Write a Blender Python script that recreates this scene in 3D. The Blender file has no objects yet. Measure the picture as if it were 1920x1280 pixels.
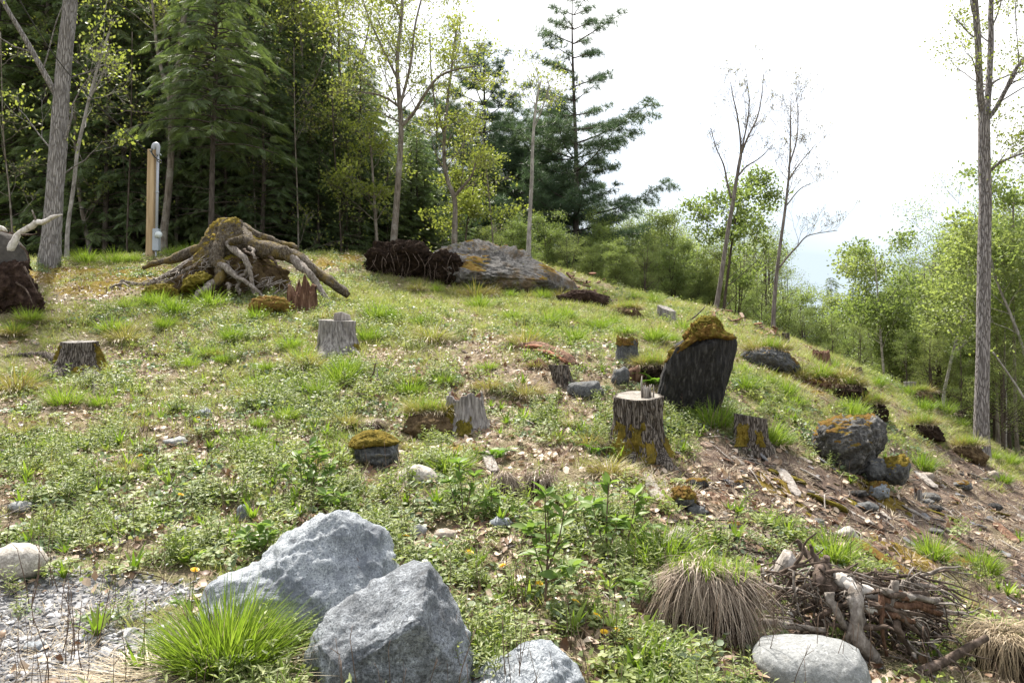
import bpy, math, random
import numpy as np
from mathutils import Vector, Matrix

rng = np.random.default_rng(11)
random.seed(11)
SC = bpy.context.scene
COL = SC.collection
PI = math.pi

# ------------------------------------------------------------------ camera, sky, sun, exposure
F, PITCH, EYE = 1547.0, math.radians(2.22), 1.55
cam_d = bpy.data.cameras.new("camera")
cam_d.sensor_width = 36.0
cam_d.lens = 36.0 * F / 1920.0
cam_d.clip_start, cam_d.clip_end = 0.05, 3000
cam = bpy.data.objects.new("camera", cam_d)
cam.location = (0, 0, EYE)
cam.rotation_euler = (PI / 2 + PITCH, 0, 0)
COL.objects.link(cam)
SC.camera = cam

SUN_AZ, SUN_EL = math.radians(-24), math.radians(57)
world = bpy.data.worlds.new("World")
SC.world = world
world.use_nodes = True
wn, wl = world.node_tree.nodes, world.node_tree.links
bg = wn["Background"]
sky = wn.new("ShaderNodeTexSky")
sky.sky_type = 'NISHITA'
sky.sun_disc = False
sky.sun_elevation = SUN_EL
sky.sun_rotation = SUN_AZ % (2 * PI)
tc = wn.new("ShaderNodeTexCoord")
mp = wn.new("ShaderNodeMapping")
mp.inputs['Scale'].default_value = (1.0, 1.0, 2.6)
mp.inputs['Location'].default_value = (0.35, 0.2, 0.0)
nz = wn.new("ShaderNodeTexNoise")
nz.inputs['Scale'].default_value = 2.2
nz.inputs['Detail'].default_value = 5
nz.inputs['Roughness'].default_value = 0.5
rp = wn.new("ShaderNodeValToRGB")
rp.color_ramp.elements[0].position = 0.33
rp.color_ramp.elements[0].color = (0.52, 0.52, 0.52, 1)
rp.color_ramp.elements[1].position = 0.55
rp.color_ramp.elements[1].color = (1, 1, 1, 1)
mx = wn.new("ShaderNodeMix")
mx.data_type = 'RGBA'
CLOUD = mx.inputs[7]
CLOUD.default_value = (6.0, 6.05, 6.1, 1)
wl.new(tc.outputs['Generated'], mp.inputs['Vector'])
wl.new(mp.outputs['Vector'], nz.inputs['Vector'])
wl.new(nz.outputs['Fac'], rp.inputs['Fac'])
wl.new(rp.outputs['Color'], mx.inputs[0])
wl.new(sky.outputs['Color'], mx.inputs[6])
# thinner blue grey cloud low over the horizon all round
sp = wn.new("ShaderNodeSeparateXYZ")
wl.new(tc.outputs['Generated'], sp.inputs[0])
nz2 = wn.new("ShaderNodeTexNoise")
nz2.inputs['Scale'].default_value = 3.5
nz2.inputs['Detail'].default_value = 4
wl.new(mp.outputs['Vector'], nz2.inputs['Vector'])
ad = wn.new("ShaderNodeMath"); ad.operation = 'MULTIPLY_ADD'
ad.inputs[1].default_value = 0.16; ad.inputs[2].default_value = -0.08
wl.new(nz2.outputs['Fac'], ad.inputs[0])
a2 = wn.new("ShaderNodeMath"); a2.operation = 'ADD'
wl.new(sp.outputs['Z'], a2.inputs[0]); wl.new(ad.outputs[0], a2.inputs[1])
rp2 = wn.new("ShaderNodeValToRGB")
rp2.color_ramp.elements[0].position = 0.13
rp2.color_ramp.elements[0].color = (1, 1, 1, 1)
rp2.color_ramp.elements[1].position = 0.24
rp2.color_ramp.elements[1].color = (0, 0, 0, 1)
wl.new(a2.outputs[0], rp2.inputs['Fac'])
mx2 = wn.new("ShaderNodeMix"); mx2.data_type = 'RGBA'
mx2.inputs[7].default_value = (3.0, 3.5, 3.95, 1)
wl.new(rp2.outputs['Color'], mx2.inputs[0])
wl.new(mx.outputs[2], mx2.inputs[6])
wl.new(mx2.outputs[2], bg.inputs['Color'])
bg.inputs['Strength'].default_value = 0.085

sun_d = bpy.data.lights.new("sun", 'SUN')
sun_d.energy = 4.0
sun_d.angle = math.radians(2.5)
sun_d.color = (1.0, 0.94, 0.84)
sun = bpy.data.objects.new("sun", sun_d)
S = Vector((math.sin(SUN_AZ) * math.cos(SUN_EL), math.cos(SUN_AZ) * math.cos(SUN_EL), math.sin(SUN_EL)))
sun.rotation_euler = (-S).to_track_quat('-Z', 'Y').to_euler()
sun.location = (0, 0, 40)
COL.objects.link(sun)

SC.view_settings.view_transform = 'Standard'
SC.view_settings.look = 'None'
SC.view_settings.gamma = 1
SC.view_settings.exposure = 1.7
SC.view_settings.use_curve_mapping = False
SC.cycles.max_bounces = 5
SC.cycles.diffuse_bounces = 3
SC.cycles.transmission_bounces = 3

# ------------------------------------------------------------------ small helpers
def tag(o, label=None, cat=None, group=None, kind=None):
    if label: o["label"] = label
    if cat: o["category"] = cat
    if group: o["group"] = group
    if kind: o["kind"] = kind
    return o

def thing(name, label, cat, loc=(0, 0, 0), group=None, rz=0):
    o = bpy.data.objects.new(name, None)
    o.empty_display_size = 0.1
    o.location = loc
    o.rotation_euler = (0, 0, rz)
    COL.objects.link(o)
    return tag(o, label, cat, group)

def link(name, me, parent=None, loc=None):
    o = bpy.data.objects.new(name, me)
    COL.objects.link(o)
    if parent: o.parent = parent
    if loc is not None: o.location = loc
    return o

def dup(o, loc, rz=0, sc=1.0, label=None, group=None, parent=None):
    c = o.copy()
    COL.objects.link(c)
    if parent is None:
        c.location = loc
        c.rotation_euler = (0, 0, rz)
        c.scale = (sc, sc, sc) if not isinstance(sc, tuple) else sc
        if label: c["label"] = label
        if group: c["group"] = group
    else:
        c.parent = parent
    for ch in o.children:
        dup(ch, None, parent=c)
    return c

def nrm(a):
    a = np.asarray(a, float)
    return a / np.maximum(np.linalg.norm(a, axis=-1, keepdims=True), 1e-9)

# hashed value noise, vectorised
def _hash(i, j, k, s):
    h = (i * 374761393 + j * 668265263 + k * 2147483647 + s * 974634777) & 0xFFFFFFFF
    h = ((h ^ (h >> 13)) * 1274126177) & 0xFFFFFFFF
    h = (h ^ (h >> 16)) & 0xFFFFFFFF
    return h.astype(np.float64) / 2147483648.0 - 1.0

def vnoise(p, s=0):
    p = np.asarray(p, float)
    fl = np.floor(p).astype(np.int64)
    f = p - fl
    f = f * f * (3 - 2 * f)
    i, j, k = fl[:, 0], fl[:, 1], fl[:, 2]
    x, y, z = f[:, 0], f[:, 1], f[:, 2]
    def L(a, b, t): return a + (b - a) * t
    a = L(_hash(i, j, k, s), _hash(i + 1, j, k, s), x)
    b = L(_hash(i, j + 1, k, s), _hash(i + 1, j + 1, k, s), x)
    c = L(_hash(i, j, k + 1, s), _hash(i + 1, j, k + 1, s), x)
    d = L(_hash(i, j + 1, k + 1, s), _hash(i + 1, j + 1, k + 1, s), x)
    return L(L(a, b, y), L(c, d, y), z)

def fbm(p, octv=4, s=0, gain=0.5):
    p = np.asarray(p, float)
    t, a = np.zeros(len(p)), 1.0
    for o in range(octv):
        t += a * vnoise(p * 2.03 ** o + 17.3 * o, s + o)
        a *= gain
    return t

def ridged(p, octv=4, s=0):
    p = np.asarray(p, float)
    t, a = np.zeros(len(p)), 1.0
    for o in range(octv):
        t += a * (1 - 2 * np.abs(vnoise(p * 2.03 ** o + 9.1 * o, s + o)))
        a *= 0.5
    return t

class MB:
    """collects vertices and faces and links them as one mesh"""
    def __init__(s):
        s.v, s.f, s.n, s.a = [], [], 0, []
    def add(s, v, faces, var=0.0):
        v = np.asarray(v, float).reshape(-1, 3)
        if not isinstance(faces, list): faces = [faces]
        for f in faces:
            f = np.asarray(f, np.int64)
            if len(f): s.f.append(f + s.n)
        s.v.append(v)
        s.a.append(np.broadcast_to(np.asarray(var, float), (len(v),)))
        s.n += len(v)
        return s
    def tube(s, pts, rad, sides=8, cap=True, rough=0.0, var=0.0, seed=0):
        pts = np.asarray(pts, float)
        n = len(pts)
        rad = np.broadcast_to(np.asarray(rad, float), (n,))
        t = nrm(np.gradient(pts, axis=0))
        m = nrm(pts[-1] - pts[0])
        ref = np.eye(3)[np.argmin(np.abs(m))]
        u = nrm(np.cross(t, ref))
        w = np.cross(t, u)
        th = np.arange(sides) / sides * 2 * PI
        r = rad[:, None] * np.ones(sides)
        if rough:
            q = np.stack([np.cos(th)[None] * np.ones((n, 1)) * 1.6, np.sin(th)[None] * np.ones((n, 1)) * 1.6,
                          np.linspace(0, n * 0.35, n)[:, None] * np.ones(sides)], -1).reshape(-1, 3)
            r = r * (1 + rough * fbm(q + seed * 3.7, 3, seed).reshape(n, sides))
        v = pts[:, None] + r[..., None] * (np.cos(th)[None, :, None] * u[:, None] + np.sin(th)[None, :, None] * w[:, None])
        i = np.arange(n - 1)[:, None] * sides
        j = np.arange(sides)[None]
        k = (j + 1) % sides
        q = np.stack([i + j, i + k, i + sides + k, i + sides + j], -1).reshape(-1, 4)
        fs = [q]
        vv = v.reshape(-1, 3)
        if cap:
            c = np.arange(sides)
            vv = np.concatenate([vv, pts[-1:], pts[:1]])
            e = n * sides
            fs.append(np.stack([(n - 1) * sides + c, (n - 1) * sides + (c + 1) % sides, np.full(sides, e)], -1))
            fs.append(np.stack([(c + 1) % sides, c, np.full(sides, e + 1)], -1))
        return s.add(vv, fs, var)
    def scatter(s, T, TF, pos, fr, sc, var=None):
        """copies of template (T, TF): pos (N,3), frames (N,3,3) rows = x,y,z axes, sc (N,)"""
        T = np.asarray(T, float)
        pos = np.asarray(pos, float)
        N, k = len(pos), len(T)
        v = pos[:, None] + np.einsum('kj,nji->nki', T, fr) * np.asarray(sc, float).reshape(-1, 1, 1)
        fs = []
        for f in (TF if isinstance(TF, list) else [TF]):
            f = np.asarray(f)
            fs.append((f[None] + (np.arange(N) * k)[:, None, None]).reshape(-1, f.shape[1]))
        if var is None: var = rng.random(N)
        return s.add(v.reshape(-1, 3), fs, np.repeat(var, k))
    def mesh(s, name, mat, off=(0, 0, 0), smooth=True):
        V = np.concatenate(s.v) - np.asarray(off, float)
        me = bpy.data.meshes.new(name)
        me.vertices.add(len(V))
        me.vertices.foreach_set('co', V.astype(np.float32).ravel())
        loops = np.concatenate([f.ravel() for f in s.f])
        lens = np.concatenate([np.full(len(f), f.shape[1]) for f in s.f])
        me.loops.add(len(loops))
        me.loops.foreach_set('vertex_index', loops.astype(np.int32))
        me.polygons.add(len(lens))
        me.polygons.foreach_set('loop_start', np.concatenate([[0], np.cumsum(lens)[:-1]]).astype(np.int32))
        me.polygons.foreach_set('use_smooth', np.full(len(lens), bool(smooth)))
        A = me.attributes.new('var', 'FLOAT', 'POINT')
        A.data.foreach_set('value', np.concatenate(s.a).astype(np.float32))
        me.update(calc_edges=True)
        me.validate()
        if mat: me.materials.append(mat)
        return me
    def build(s, name, mat, parent=None, smooth=True, off=None):
        if off is None: off = parent.location if parent else (0, 0, 0)
        o = link(name, s.mesh(name, mat, off, smooth), parent)
        if parent is None and tuple(off) != (0, 0, 0): o.location = off
        return o

def smooth_line(pts, n=16):
    p = np.asarray(pts, float)
    if len(p) < 3:
        t = np.linspace(0, 1, n)[:, None]
        return p[0] * (1 - t) + p[-1] * t
    P_ = np.concatenate([2 * p[:1] - p[1:2], p, 2 * p[-1:] - p[-2:-1]])
    out = []
    m = len(p) - 1
    for x in np.linspace(0, m, n):
        i = min(int(x), m - 1)
        t = x - i
        a, b, c, d = P_[i], P_[i + 1], P_[i + 2], P_[i + 3]
        out.append(0.5 * (2 * b + (c - a) * t + (2 * a - 5 * b + 4 * c - d) * t * t + (3 * b - a - 3 * c + d) * t ** 3))
    return np.array(out)

# ------------------------------------------------------------------ telling repeats apart in words
MARKS = [(148, 660, 'left mossy footed stump'), (430, 490, 'uprooted stump'), (632, 630, 'splinter edged stump'), (872, 780, 'broken grey stump'), (1197, 790, 'mossy footed tall stump'), (1310, 690, 'leaning slab'), (1595, 840, 'mottled outcrop'), (1408, 810, 'small slant cut stump'), (280, 400, 'utility post'), (745, 500, 'dark root mat'), (930, 505, 'grey rock outcrop'), (1840, 800, 'furrowed right tree'), (1600, 1150, 'root tangle'), (1325, 1140, 'hanging grass mound'), (590, 1050, 'pale boulder'), (1250, 590, 'low crest stump'), (1706, 710, 'far right skyline stump'), (1035, 675, 'red brown log'), (700, 850, 'golden mossed ledge'), (20, 500, 'torn root plate'), (787, 895, 'round white stone')]
_used = {}
def where(prefix, px, py, marks=None):
    m = sorted(marks or MARKS, key=lambda q: (q[0] - px) ** 2 + ((q[1] - py) * 1.3) ** 2)
    a, b = m[0], m[1]
    dx, dy = px - a[0], py - a[1]
    far = math.hypot(dx, dy) > 110
    if abs(dx) > 2.2 * abs(dy): rel = 'left of' if dx < 0 else 'right of'
    elif abs(dy) > 2.2 * abs(dx): rel = 'above' if dy < 0 else 'below'
    else: rel = ('above and ' if dy < 0 else 'below and ') + ('left of' if dx < 0 else 'right of')
    for t in (f"{prefix} {'some way ' if far else ''}{rel} the {a[2]}", f"{prefix} {rel} the {a[2]}, towards the {b[2]}", f"{prefix} near the {a[2]} and the {b[2]}"):
        if len(t.split()) > 16: continue
        if t not in _used:
            _used[t] = 1
            return t
    return f"{prefix} near the {a[2]}"

# ------------------------------------------------------------------ pixels of the survey photo to places in the world
def ray(px, py):
    x, y = (px - 960.0) / F, -(py - 640.0) / F
    c, s = math.cos(PITCH), math.sin(PITCH)
    d = np.array([x, c - y * s, s + y * c])
    return d / d[1]

def W(px, py, d):
    return np.array([0, 0, EYE]) + ray(px, py) * d

# ------------------------------------------------------------------ terrain: surveyed points, thin-plate interpolation
CPX = [  # photo x, photo y, metres ahead
    (0, 1280, 4.1), (250, 1280, 4.1), (500, 1280, 4.1), (750, 1280, 4.15), (1000, 1280, 4.2), (1250, 1280, 4.25), (1450, 1290, 4.4), (1700, 1310, 4.6), (1920, 1330, 4.8),
    (0, 1075, 5.5), (250, 1090, 5.3), (560, 1130, 5.0), (800, 1110, 5.2), (1050, 1110, 5.3), (1300, 1120, 5.5), (1600, 1150, 5.9), (1920, 1200, 6.4),
    (0, 930, 7.0), (300, 925, 7.1), (600, 920, 7.1), (787, 905, 7.3), (1000, 940, 7.0), (1280, 950, 7.0), (1500, 1000, 7.5), (1750, 1060, 8.0), (1920, 1100, 8.2),
    (0, 800, 9.0), (300, 795, 9.4), (600, 800, 9.3), (870, 805, 9.5), (1195, 862, 8.5), (1310, 785, 10.4), (1440, 845, 9.5), (1660, 905, 10.8), (1800, 950, 11.4), (1920, 1000, 11.6),
    (0, 690, 11.8), (150, 695, 12.0), (400, 680, 12.3), (630, 668, 12.5), (1000, 730, 10.8), (1140, 690, 11.6), (1420, 740, 12.0), (1560, 770, 13.0), (1750, 850, 14.0), (1920, 930, 14.4),
    (0, 590, 14.0), (200, 600, 14.4), (400, 600, 14.8), (700, 590, 15.8), (900, 600, 15.8), (1100, 640, 14.2), (1250, 605, 18.5), (1480, 675, 16.2), (1640, 745, 16.5), (1790, 820, 17.0), (1840, 872, 17.5), (1920, 900, 17.8),
    (60, 515, 18.5), (130, 492, 20.5), (280, 484, 21.5), (430, 545, 17.5), (440, 481, 22.5), (600, 481, 23), (690, 483, 24), (700, 540, 20), (860, 540, 21.5), (860, 482, 25.5), (950, 480, 26.5), (1040, 505, 26.5), (1100, 552, 23), (1150, 540, 26), (1250, 562, 25.5), (1340, 582, 24.5),
    (1450, 622, 23.5), (1560, 672, 22), (1650, 705, 21.2), (1720, 740, 20.5), (1800, 800, 19.8), (1860, 846, 19.4), (1930, 885, 19.2),
]
CPW = [(-8, 0, .05), (8, 0, -.5), (0, 0, 0), (0, -8, 0), (-15, -5, .4), (15, -5, -1.6), (-40, -30, 1), (40, -30, -4), (-10, 8, 1.0), (-12, 14, 2.8), (-20, 20, 4.3),
       (-22, 32, 4.5), (-10, 32, 4.4), (-4, 31, 4.2), (2, 33, 3.9), (-30, 60, 7), (0, 55, 4), (8, 33, 2.4), (14, 36, 0.0), (22, 32, -3.6), (30, 50, -5), (16, 28, -0.6),
       (13, 22.5, -0.7), (20, 22, -3.6), (16, 18, -2.2), (15, 12, -1.9), (12, 7, -1.3), (60, 80, -6), (0, 100, 5), (-60, 100, 9), (-60, 30, 6), (-40, 5, 1.5), (50, 10, -6), (80, 40, -7)]
cp = np.array([W(*c) for c in CPX] + [np.array(c, float) for c in CPW])
def _U(r2): return 0.5 * r2 * np.log(r2 + 1e-9)
_d2 = ((cp[:, None, :2] - cp[None, :, :2]) ** 2).sum(-1)
_n = len(cp)
_A = np.zeros((_n + 3, _n + 3))
_A[:_n, :_n] = _U(_d2) + np.eye(_n) * 0.6
_A[:_n, _n] = 1
_A[:_n, _n + 1:] = cp[:, :2]
_A[_n:, :_n] = _A[:_n, _n:].T
_w = np.linalg.solve(_A, np.concatenate([cp[:, 2], np.zeros(3)]))

def gz(x, y):
    x, y = np.atleast_1d(np.asarray(x, float)), np.atleast_1d(np.asarray(y, float))
    out = np.empty(len(x))
    for a in range(0, len(x), 20000):
        X, Y = x[a:a + 20000], y[a:a + 20000]
        r2 = (X[:, None] - cp[None, :, 0]) ** 2 + (Y[:, None] - cp[None, :, 1]) ** 2
        z = _U(r2) @ _w[:_n] + _w[_n] + _w[_n + 1] * X + _w[_n + 2] * Y
        r = np.hypot(X, Y)
        k = np.clip((r - 75) / 60, 0, 1)
        k = k * k * (3 - 2 * k)
        far = 2.0 - 0.05 * X
        z = z * (1 - k) + np.clip(far, -8, 9) * k
        p = np.stack([X, Y, X * 0], -1)
        amp = np.clip((r - 3.0) / 4, 0.25, 1)
        z = z + amp * (0.06 * fbm(p * 0.8, 3, 3) + 0.035 * fbm(p * 2.6, 2, 9) + 0.018 * fbm(p * 8.0, 2, 21))
        out[a:a + 20000] = z
    return out

def gz1(x, y): return float(gz([x], [y])[0])

_ts = 2.2 * (70 / 2.2) ** np.linspace(0, 1, 420)
_cache = {}
def P(px, py):
    """where the line of sight through a photo pixel meets the ground"""
    key = (round(px, 1), round(py, 1))
    if key in _cache: return _cache[key].copy()
    r = ray(px, py)
    X, Y, Z = r[0] * _ts, _ts, EYE + r[2] * _ts
    h = Z - gz(X, Y)
    b = np.nonzero(h < 0)[0]
    if len(b) == 0:
        i = int(np.argmin(h)); t = _ts[i]
    else:
        i = max(b[0], 1)
        t = _ts[i - 1] + (_ts[i] - _ts[i - 1]) * h[i - 1] / (h[i - 1] - h[i])
    q = np.array([r[0] * t, t, 0.0])
    q[2] = gz1(q[0], q[1])
    _cache[key] = q
    return q.copy()

def on_ground(px, d):
    x = (px - 960.0) / F * d
    return np.array([x, d, gz1(x, d)])

def slope_frames(x, y, yaw, tilt):
    e = 0.15
    dx = (gz(x + e, y) - gz(x - e, y)) / (2 * e)
    dy = (gz(x, y + e) - gz(x, y - e)) / (2 * e)
    n = nrm(np.stack([-dx, -dy, np.ones_like(dx)], -1) + tilt)
    a = np.stack([np.cos(yaw), np.sin(yaw), 0 * yaw], -1)
    xx = nrm(a - (a * n).sum(-1, keepdims=True) * n)
    yy = np.cross(n, xx)
    return np.stack([xx, yy, n], 1)

def euler_of(fr):
    R = np.transpose(fr, (0, 2, 1))
    return np.stack([np.arctan2(R[:, 2, 1], R[:, 2, 2]), -np.arcsin(np.clip(R[:, 2, 0], -1, 1)), np.arctan2(R[:, 1, 0], R[:, 0, 0])], -1)

def blobs(x, y, L):
    out = np.zeros(len(x))
    for px, py, r in L:
        q = P(px, py)
        out = np.maximum(out, np.exp(-((x - q[0]) ** 2 + (y - q[1]) ** 2) / (r * r)))
    return out

GRAVEL = [(60, 1200, .5), (200, 1140, .35), (100, 1110, .35), (0, 1279, .6), (230, 1260, .45), (-80, 1180, .8), (-100, 1100, .6), (300, 1120, .22), (-200, 1279, .8)]
DIRT = [(1450, 950, .8), (1550, 960, .8), (1400, 1000, .5), (1380, 880, .6), (1650, 960, .8), (1500, 880, .5), (1480, 1040, .4), (1800, 930, 1.3), (1880, 960, 1.4), (1740, 1000, .9), (1900, 1060, 1.2), (1680, 1020, .5), (1850, 885, .9), (1960, 950, 2), (1600, 1000, .5), (1760, 950, .7), (1800, 1030, .7), (1920, 1150, .5), (1120, 560, .8), (1400, 600, .8)]
MOSS = [(130, 520, 1.8), (250, 510, 1.4), (190, 540, 1.0), (650, 487, 1.4), (600, 490, 1), (1480, 712, .7), (1540, 716, .5), (1690, 1030, .35), (1460, 910, .3), (1650, 925, .4), (1660, 1090, .35), (1800, 1050, .3), (330, 545, .7), (200, 710, .4), (870, 850, .4), (1160, 890, .35), (1250, 565, .8), (1770, 760, .5)]
LUSH = [(900, 570, 2.6), (1100, 605, 1.6), (750, 570, 1.5), (1450, 725, .9), (1760, 790, 1.1), (1600, 750, 1), (1200, 570, 1.6), (200, 490, .8), (300, 590, 1.3), (150, 600, 1.0), (520, 640, 1.2), (1850, 850, .7), (500, 720, 1.2), (1700, 745, 1), (1560, 790, .6), (700, 620, 1.2)]
HERB = [(1080, 1180, .8), (1180, 1230, .7), (1000, 1020, .7), (1350, 1250, .5), (850, 1000, .5), (1000, 1150, 1.0), (700, 960, .9), (300, 930, 1.4), (1150, 1000, .8), (100, 850, 1.5), (1300, 830, .8), (500, 880, 1.0), (950, 1230, .8), (1250, 1220, .7), (500, 780, 1.4), (1400, 1000, .6), (450, 1000, .6), (200, 960, .8), (1100, 800, 1.), (1100, 1240, .8), (1550, 1030, .5)]
LITTER = [(1300, 900, .7), (1200, 960, .5), (1050, 850, .6), (450, 800, .9), (150, 770, .9), (250, 680, .8), (720, 680, .8), (560, 980, .4), (200, 900, .6), (1340, 960, .6), (850, 700, 1.2), (1000, 700, 1.0), (180, 570, 1.2), (400, 900, .8), (520, 660, .7), (1080, 780, .8), (300, 700, .8), (60, 900, .6), (700, 760, .6), (950, 650, .8), (850, 1010, .5), (1120, 1130, .5), (1380, 900, .8), (640, 720, .6), (1480, 960, .8)]
# ------------------------------------------------------------------ materials
class NT:
    def __init__(s, name):
        s.m = bpy.data.materials.new(name)
        s.m.use_nodes = True
        s.N, s.L = s.m.node_tree.nodes, s.m.node_tree.links
        s.b = s.N["Principled BSDF"]
        s.out = s.N["Material Output"]
        s.b.inputs['Roughness'].default_value = 0.85
        s.b.inputs['Specular IOR Level'].default_value = 0.25
    def node(s, t, **kw):
        n = s.N.new(t)
        for k, v in kw.items(): setattr(n, k, v)
        return n
    def link(s, a, b): s.L.new(a, b)
    def coord(s, kind='Object', scale=(1, 1, 1), rot=(0, 0, 0)):
        t = s.node("ShaderNodeTexCoord")
        m = s.node("ShaderNodeMapping")
        m.inputs['Scale'].default_value = scale
        m.inputs['Rotation'].default_value = rot
        s.link(t.outputs[kind], m.inputs['Vector'])
        return m.outputs['Vector']
    def noise(s, vec, scale, detail=4, rough=0.55, dist=0.0):
        n = s.node("ShaderNodeTexNoise")
        n.inputs['Scale'].default_value = scale
        n.inputs['Detail'].default_value = detail
        n.inputs['Roughness'].default_value = rough
        n.inputs['Distortion'].default_value = dist
        if vec is not None: s.link(vec, n.inputs['Vector'])
        return n.outputs['Fac']
    def voro(s, vec, scale, feature='F1', out='Distance'):
        n = s.node("ShaderNodeTexVoronoi", feature=feature)
        n.inputs['Scale'].default_value = scale
        s.link(vec, n.inputs['Vector'])
        return n.outputs[out]
    def ramp(s, fac, stops):
        r = s.node("ShaderNodeValToRGB")
        e = r.color_ramp.elements
        while len(e) < len(stops): e.new(0.5)
        for k, (p_, c) in zip(e, stops):
            k.position = p_
            k.color = (*c, 1) if not np.isscalar(c) else (c, c, c, 1)
        s.link(fac, r.inputs['Fac'])
        return r.outputs['Color']
    def mix(s, fac, a, b, mode='MIX'):
        n = s.node("ShaderNodeMix", data_type='RGBA', blend_type=mode)
        for sock, v in ((n.inputs[0], fac), (n.inputs[6], a), (n.inputs[7], b)):
            if hasattr(v, 'links'): s.link(v, sock)
            elif np.isscalar(v): sock.default_value = v
            else: sock.default_value = (*v, 1)
        return n.outputs[2]
    def math(s, op, a, b=0.0):
        n = s.node("ShaderNodeMath", operation=op)
        for sock, v in zip(n.inputs, (a, b)):
            if hasattr(v, 'links'): s.link(v, sock)
            else: sock.default_value = v
        return n.outputs[0]
    def attr(s, name):
        n = s.node("ShaderNodeAttribute", attribute_name=name)
        return n.outputs['Fac']
    def rand(s):
        return s.node("ShaderNodeObjectInfo").outputs['Random']
    def bump(s, h, dist, strength=1.0):
        n = s.node("ShaderNodeBump")
        n.inputs['Distance'].default_value = dist
        n.inputs['Strength'].default_value = strength
        s.link(h, n.inputs['Height'])
        s.link(n.outputs['Normal'], s.b.inputs['Normal'])
        return n
    def color(s, c): s.link(c, s.b.inputs['Base Color'])

def noise_mat(name, stops, scale=6, detail=6, rough=0.9, bump=0.01, bscale=None, stretch=(1, 1, 1), rot=(0, 0, 0), spots=None, spec=0.2, vary=0.0):
    t = NT(name)
    v = t.coord('Object', stretch, rot)
    f = t.noise(v, scale, detail, 0.62)
    c = t.ramp(f, stops)
    if spots:
        for col, sc, lo, hi in spots:
            k = t.noise(t.coord('Object'), sc, 5, 0.65)
            c = t.mix(t.ramp(k, [(lo, 0.0), (hi, 1.0)]), c, col)
    if vary:
        k = t.math('ADD', t.math('MULTIPLY', t.rand(), vary), 1 - vary / 2)
        g = t.node("ShaderNodeCombineColor")
        for i in range(3): t.link(k, g.inputs[i])
        c = t.mix(1.0, c, g.outputs[0], 'MULTIPLY')
    t.color(c)
    if bump: t.bump(t.noise(v, bscale or scale * 3, 6, 0.65), bump)
    t.b.inputs['Roughness'].default_value = rough
    t.b.inputs['Specular IOR Level'].default_value = spec
    return t.m

def leaf_mat(name, cols, trans=0.4, tcol=None, rough=0.5, spec=0.3, byobj=0.5, third=None):
    """cols: two or three colours picked by the leaf's own variation and the object's"""
    t = NT(name)
    a = t.attr('var')
    k = t.math('ADD', t.math('MULTIPLY', a, 1 - byobj), t.math('MULTIPLY', t.rand(), byobj))
    c = t.ramp(k, [(0.1 + 0.8 * i / (len(cols) - 1), q) for i, q in enumerate(cols)])
    t.color(c)
    t.b.inputs['Roughness'].default_value = rough
    t.b.inputs['Specular IOR Level'].default_value = spec
    if trans:
        tr = t.node("ShaderNodeBsdfTranslucent")
        g = t.mix(1.0, c, tcol or (1.5, 1.55, 0.9), 'MULTIPLY')
        t.link(g, tr.inputs['Color'])
        ms = t.node("ShaderNodeMixShader")
        ms.inputs[0].default_value = trans
        t.link(t.b.outputs[0], ms.inputs[1])
        t.link(tr.outputs[0], ms.inputs[2])
        t.link(ms.outputs[0], t.out.inputs['Surface'])
    return t.m

def plain(name, col, rough=0.6, metal=0.0, spec=0.3):
    t = NT(name)
    v = t.coord('Object')
    t.color(t.mix(t.noise(v, 30, 4), tuple(np.array(col) * 0.85), tuple(np.minimum(np.array(col) * 1.12, 1))))
    t.b.inputs['Roughness'].default_value = rough
    t.b.inputs['Metallic'].default_value = metal
    t.b.inputs['Specular IOR Level'].default_value = spec
    return t.m

def granite(name, lo, hi, dark, patch=(0.45, 0.6), fine=120, bump=0.012, lichen=None):
    t = NT(name)
    v = t.coord('Object')
    c = t.ramp(t.noise(v, 5, 8, 0.7), [(0.3, lo), (0.7, hi)])
    sp = t.ramp(t.noise(v, fine * .75, 3, 0.8), [(0.42, 0.0), (0.52, 1.0)])
    c = t.mix(sp, t.mix(0.72, c, dark), c)
    sp2 = t.ramp(t.noise(v, fine * 0.37, 4, 0.75), [(0.56, 0.0), (0.68, 1.0)])
    c = t.mix(sp2, c, tuple(np.minimum(np.array(hi) * 1.45, 0.8)))
    k = t.ramp(t.noise(v, 3.2, 7, 0.72, 0.4), [(patch[0], 0.0), (patch[1], 1.0)])
    c = t.mix(t.math('MULTIPLY', k, 0.72), c, dark)
    c = t.mix(t.math('MULTIPLY', t.ramp(t.noise(v, 11, 9, 0.78, 0.8), [(0.55, 0.0), (0.63, 1.0)]), 0.5), c, tuple(np.array(dark) * 0.8 + np.array([.02, .014, .006])))
    if lichen:
        c = t.mix(t.math('MULTIPLY', t.ramp(t.noise(v, 7.5, 8, 0.75), [(0.58, 0.0), (0.66, 1.0)]), 0.7), c, lichen)
    t.color(c)
    h = t.math('ADD', t.math('MULTIPLY', t.noise(v, fine * 0.6, 4, 0.7), 0.25), t.noise(v, 14, 8, 0.7))
    t.bump(h, bump, 1.0)
    t.b.inputs['Roughness'].default_value = 0.8
    t.b.inputs['Specular IOR Level'].default_value = 0.35
    return t.m

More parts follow.
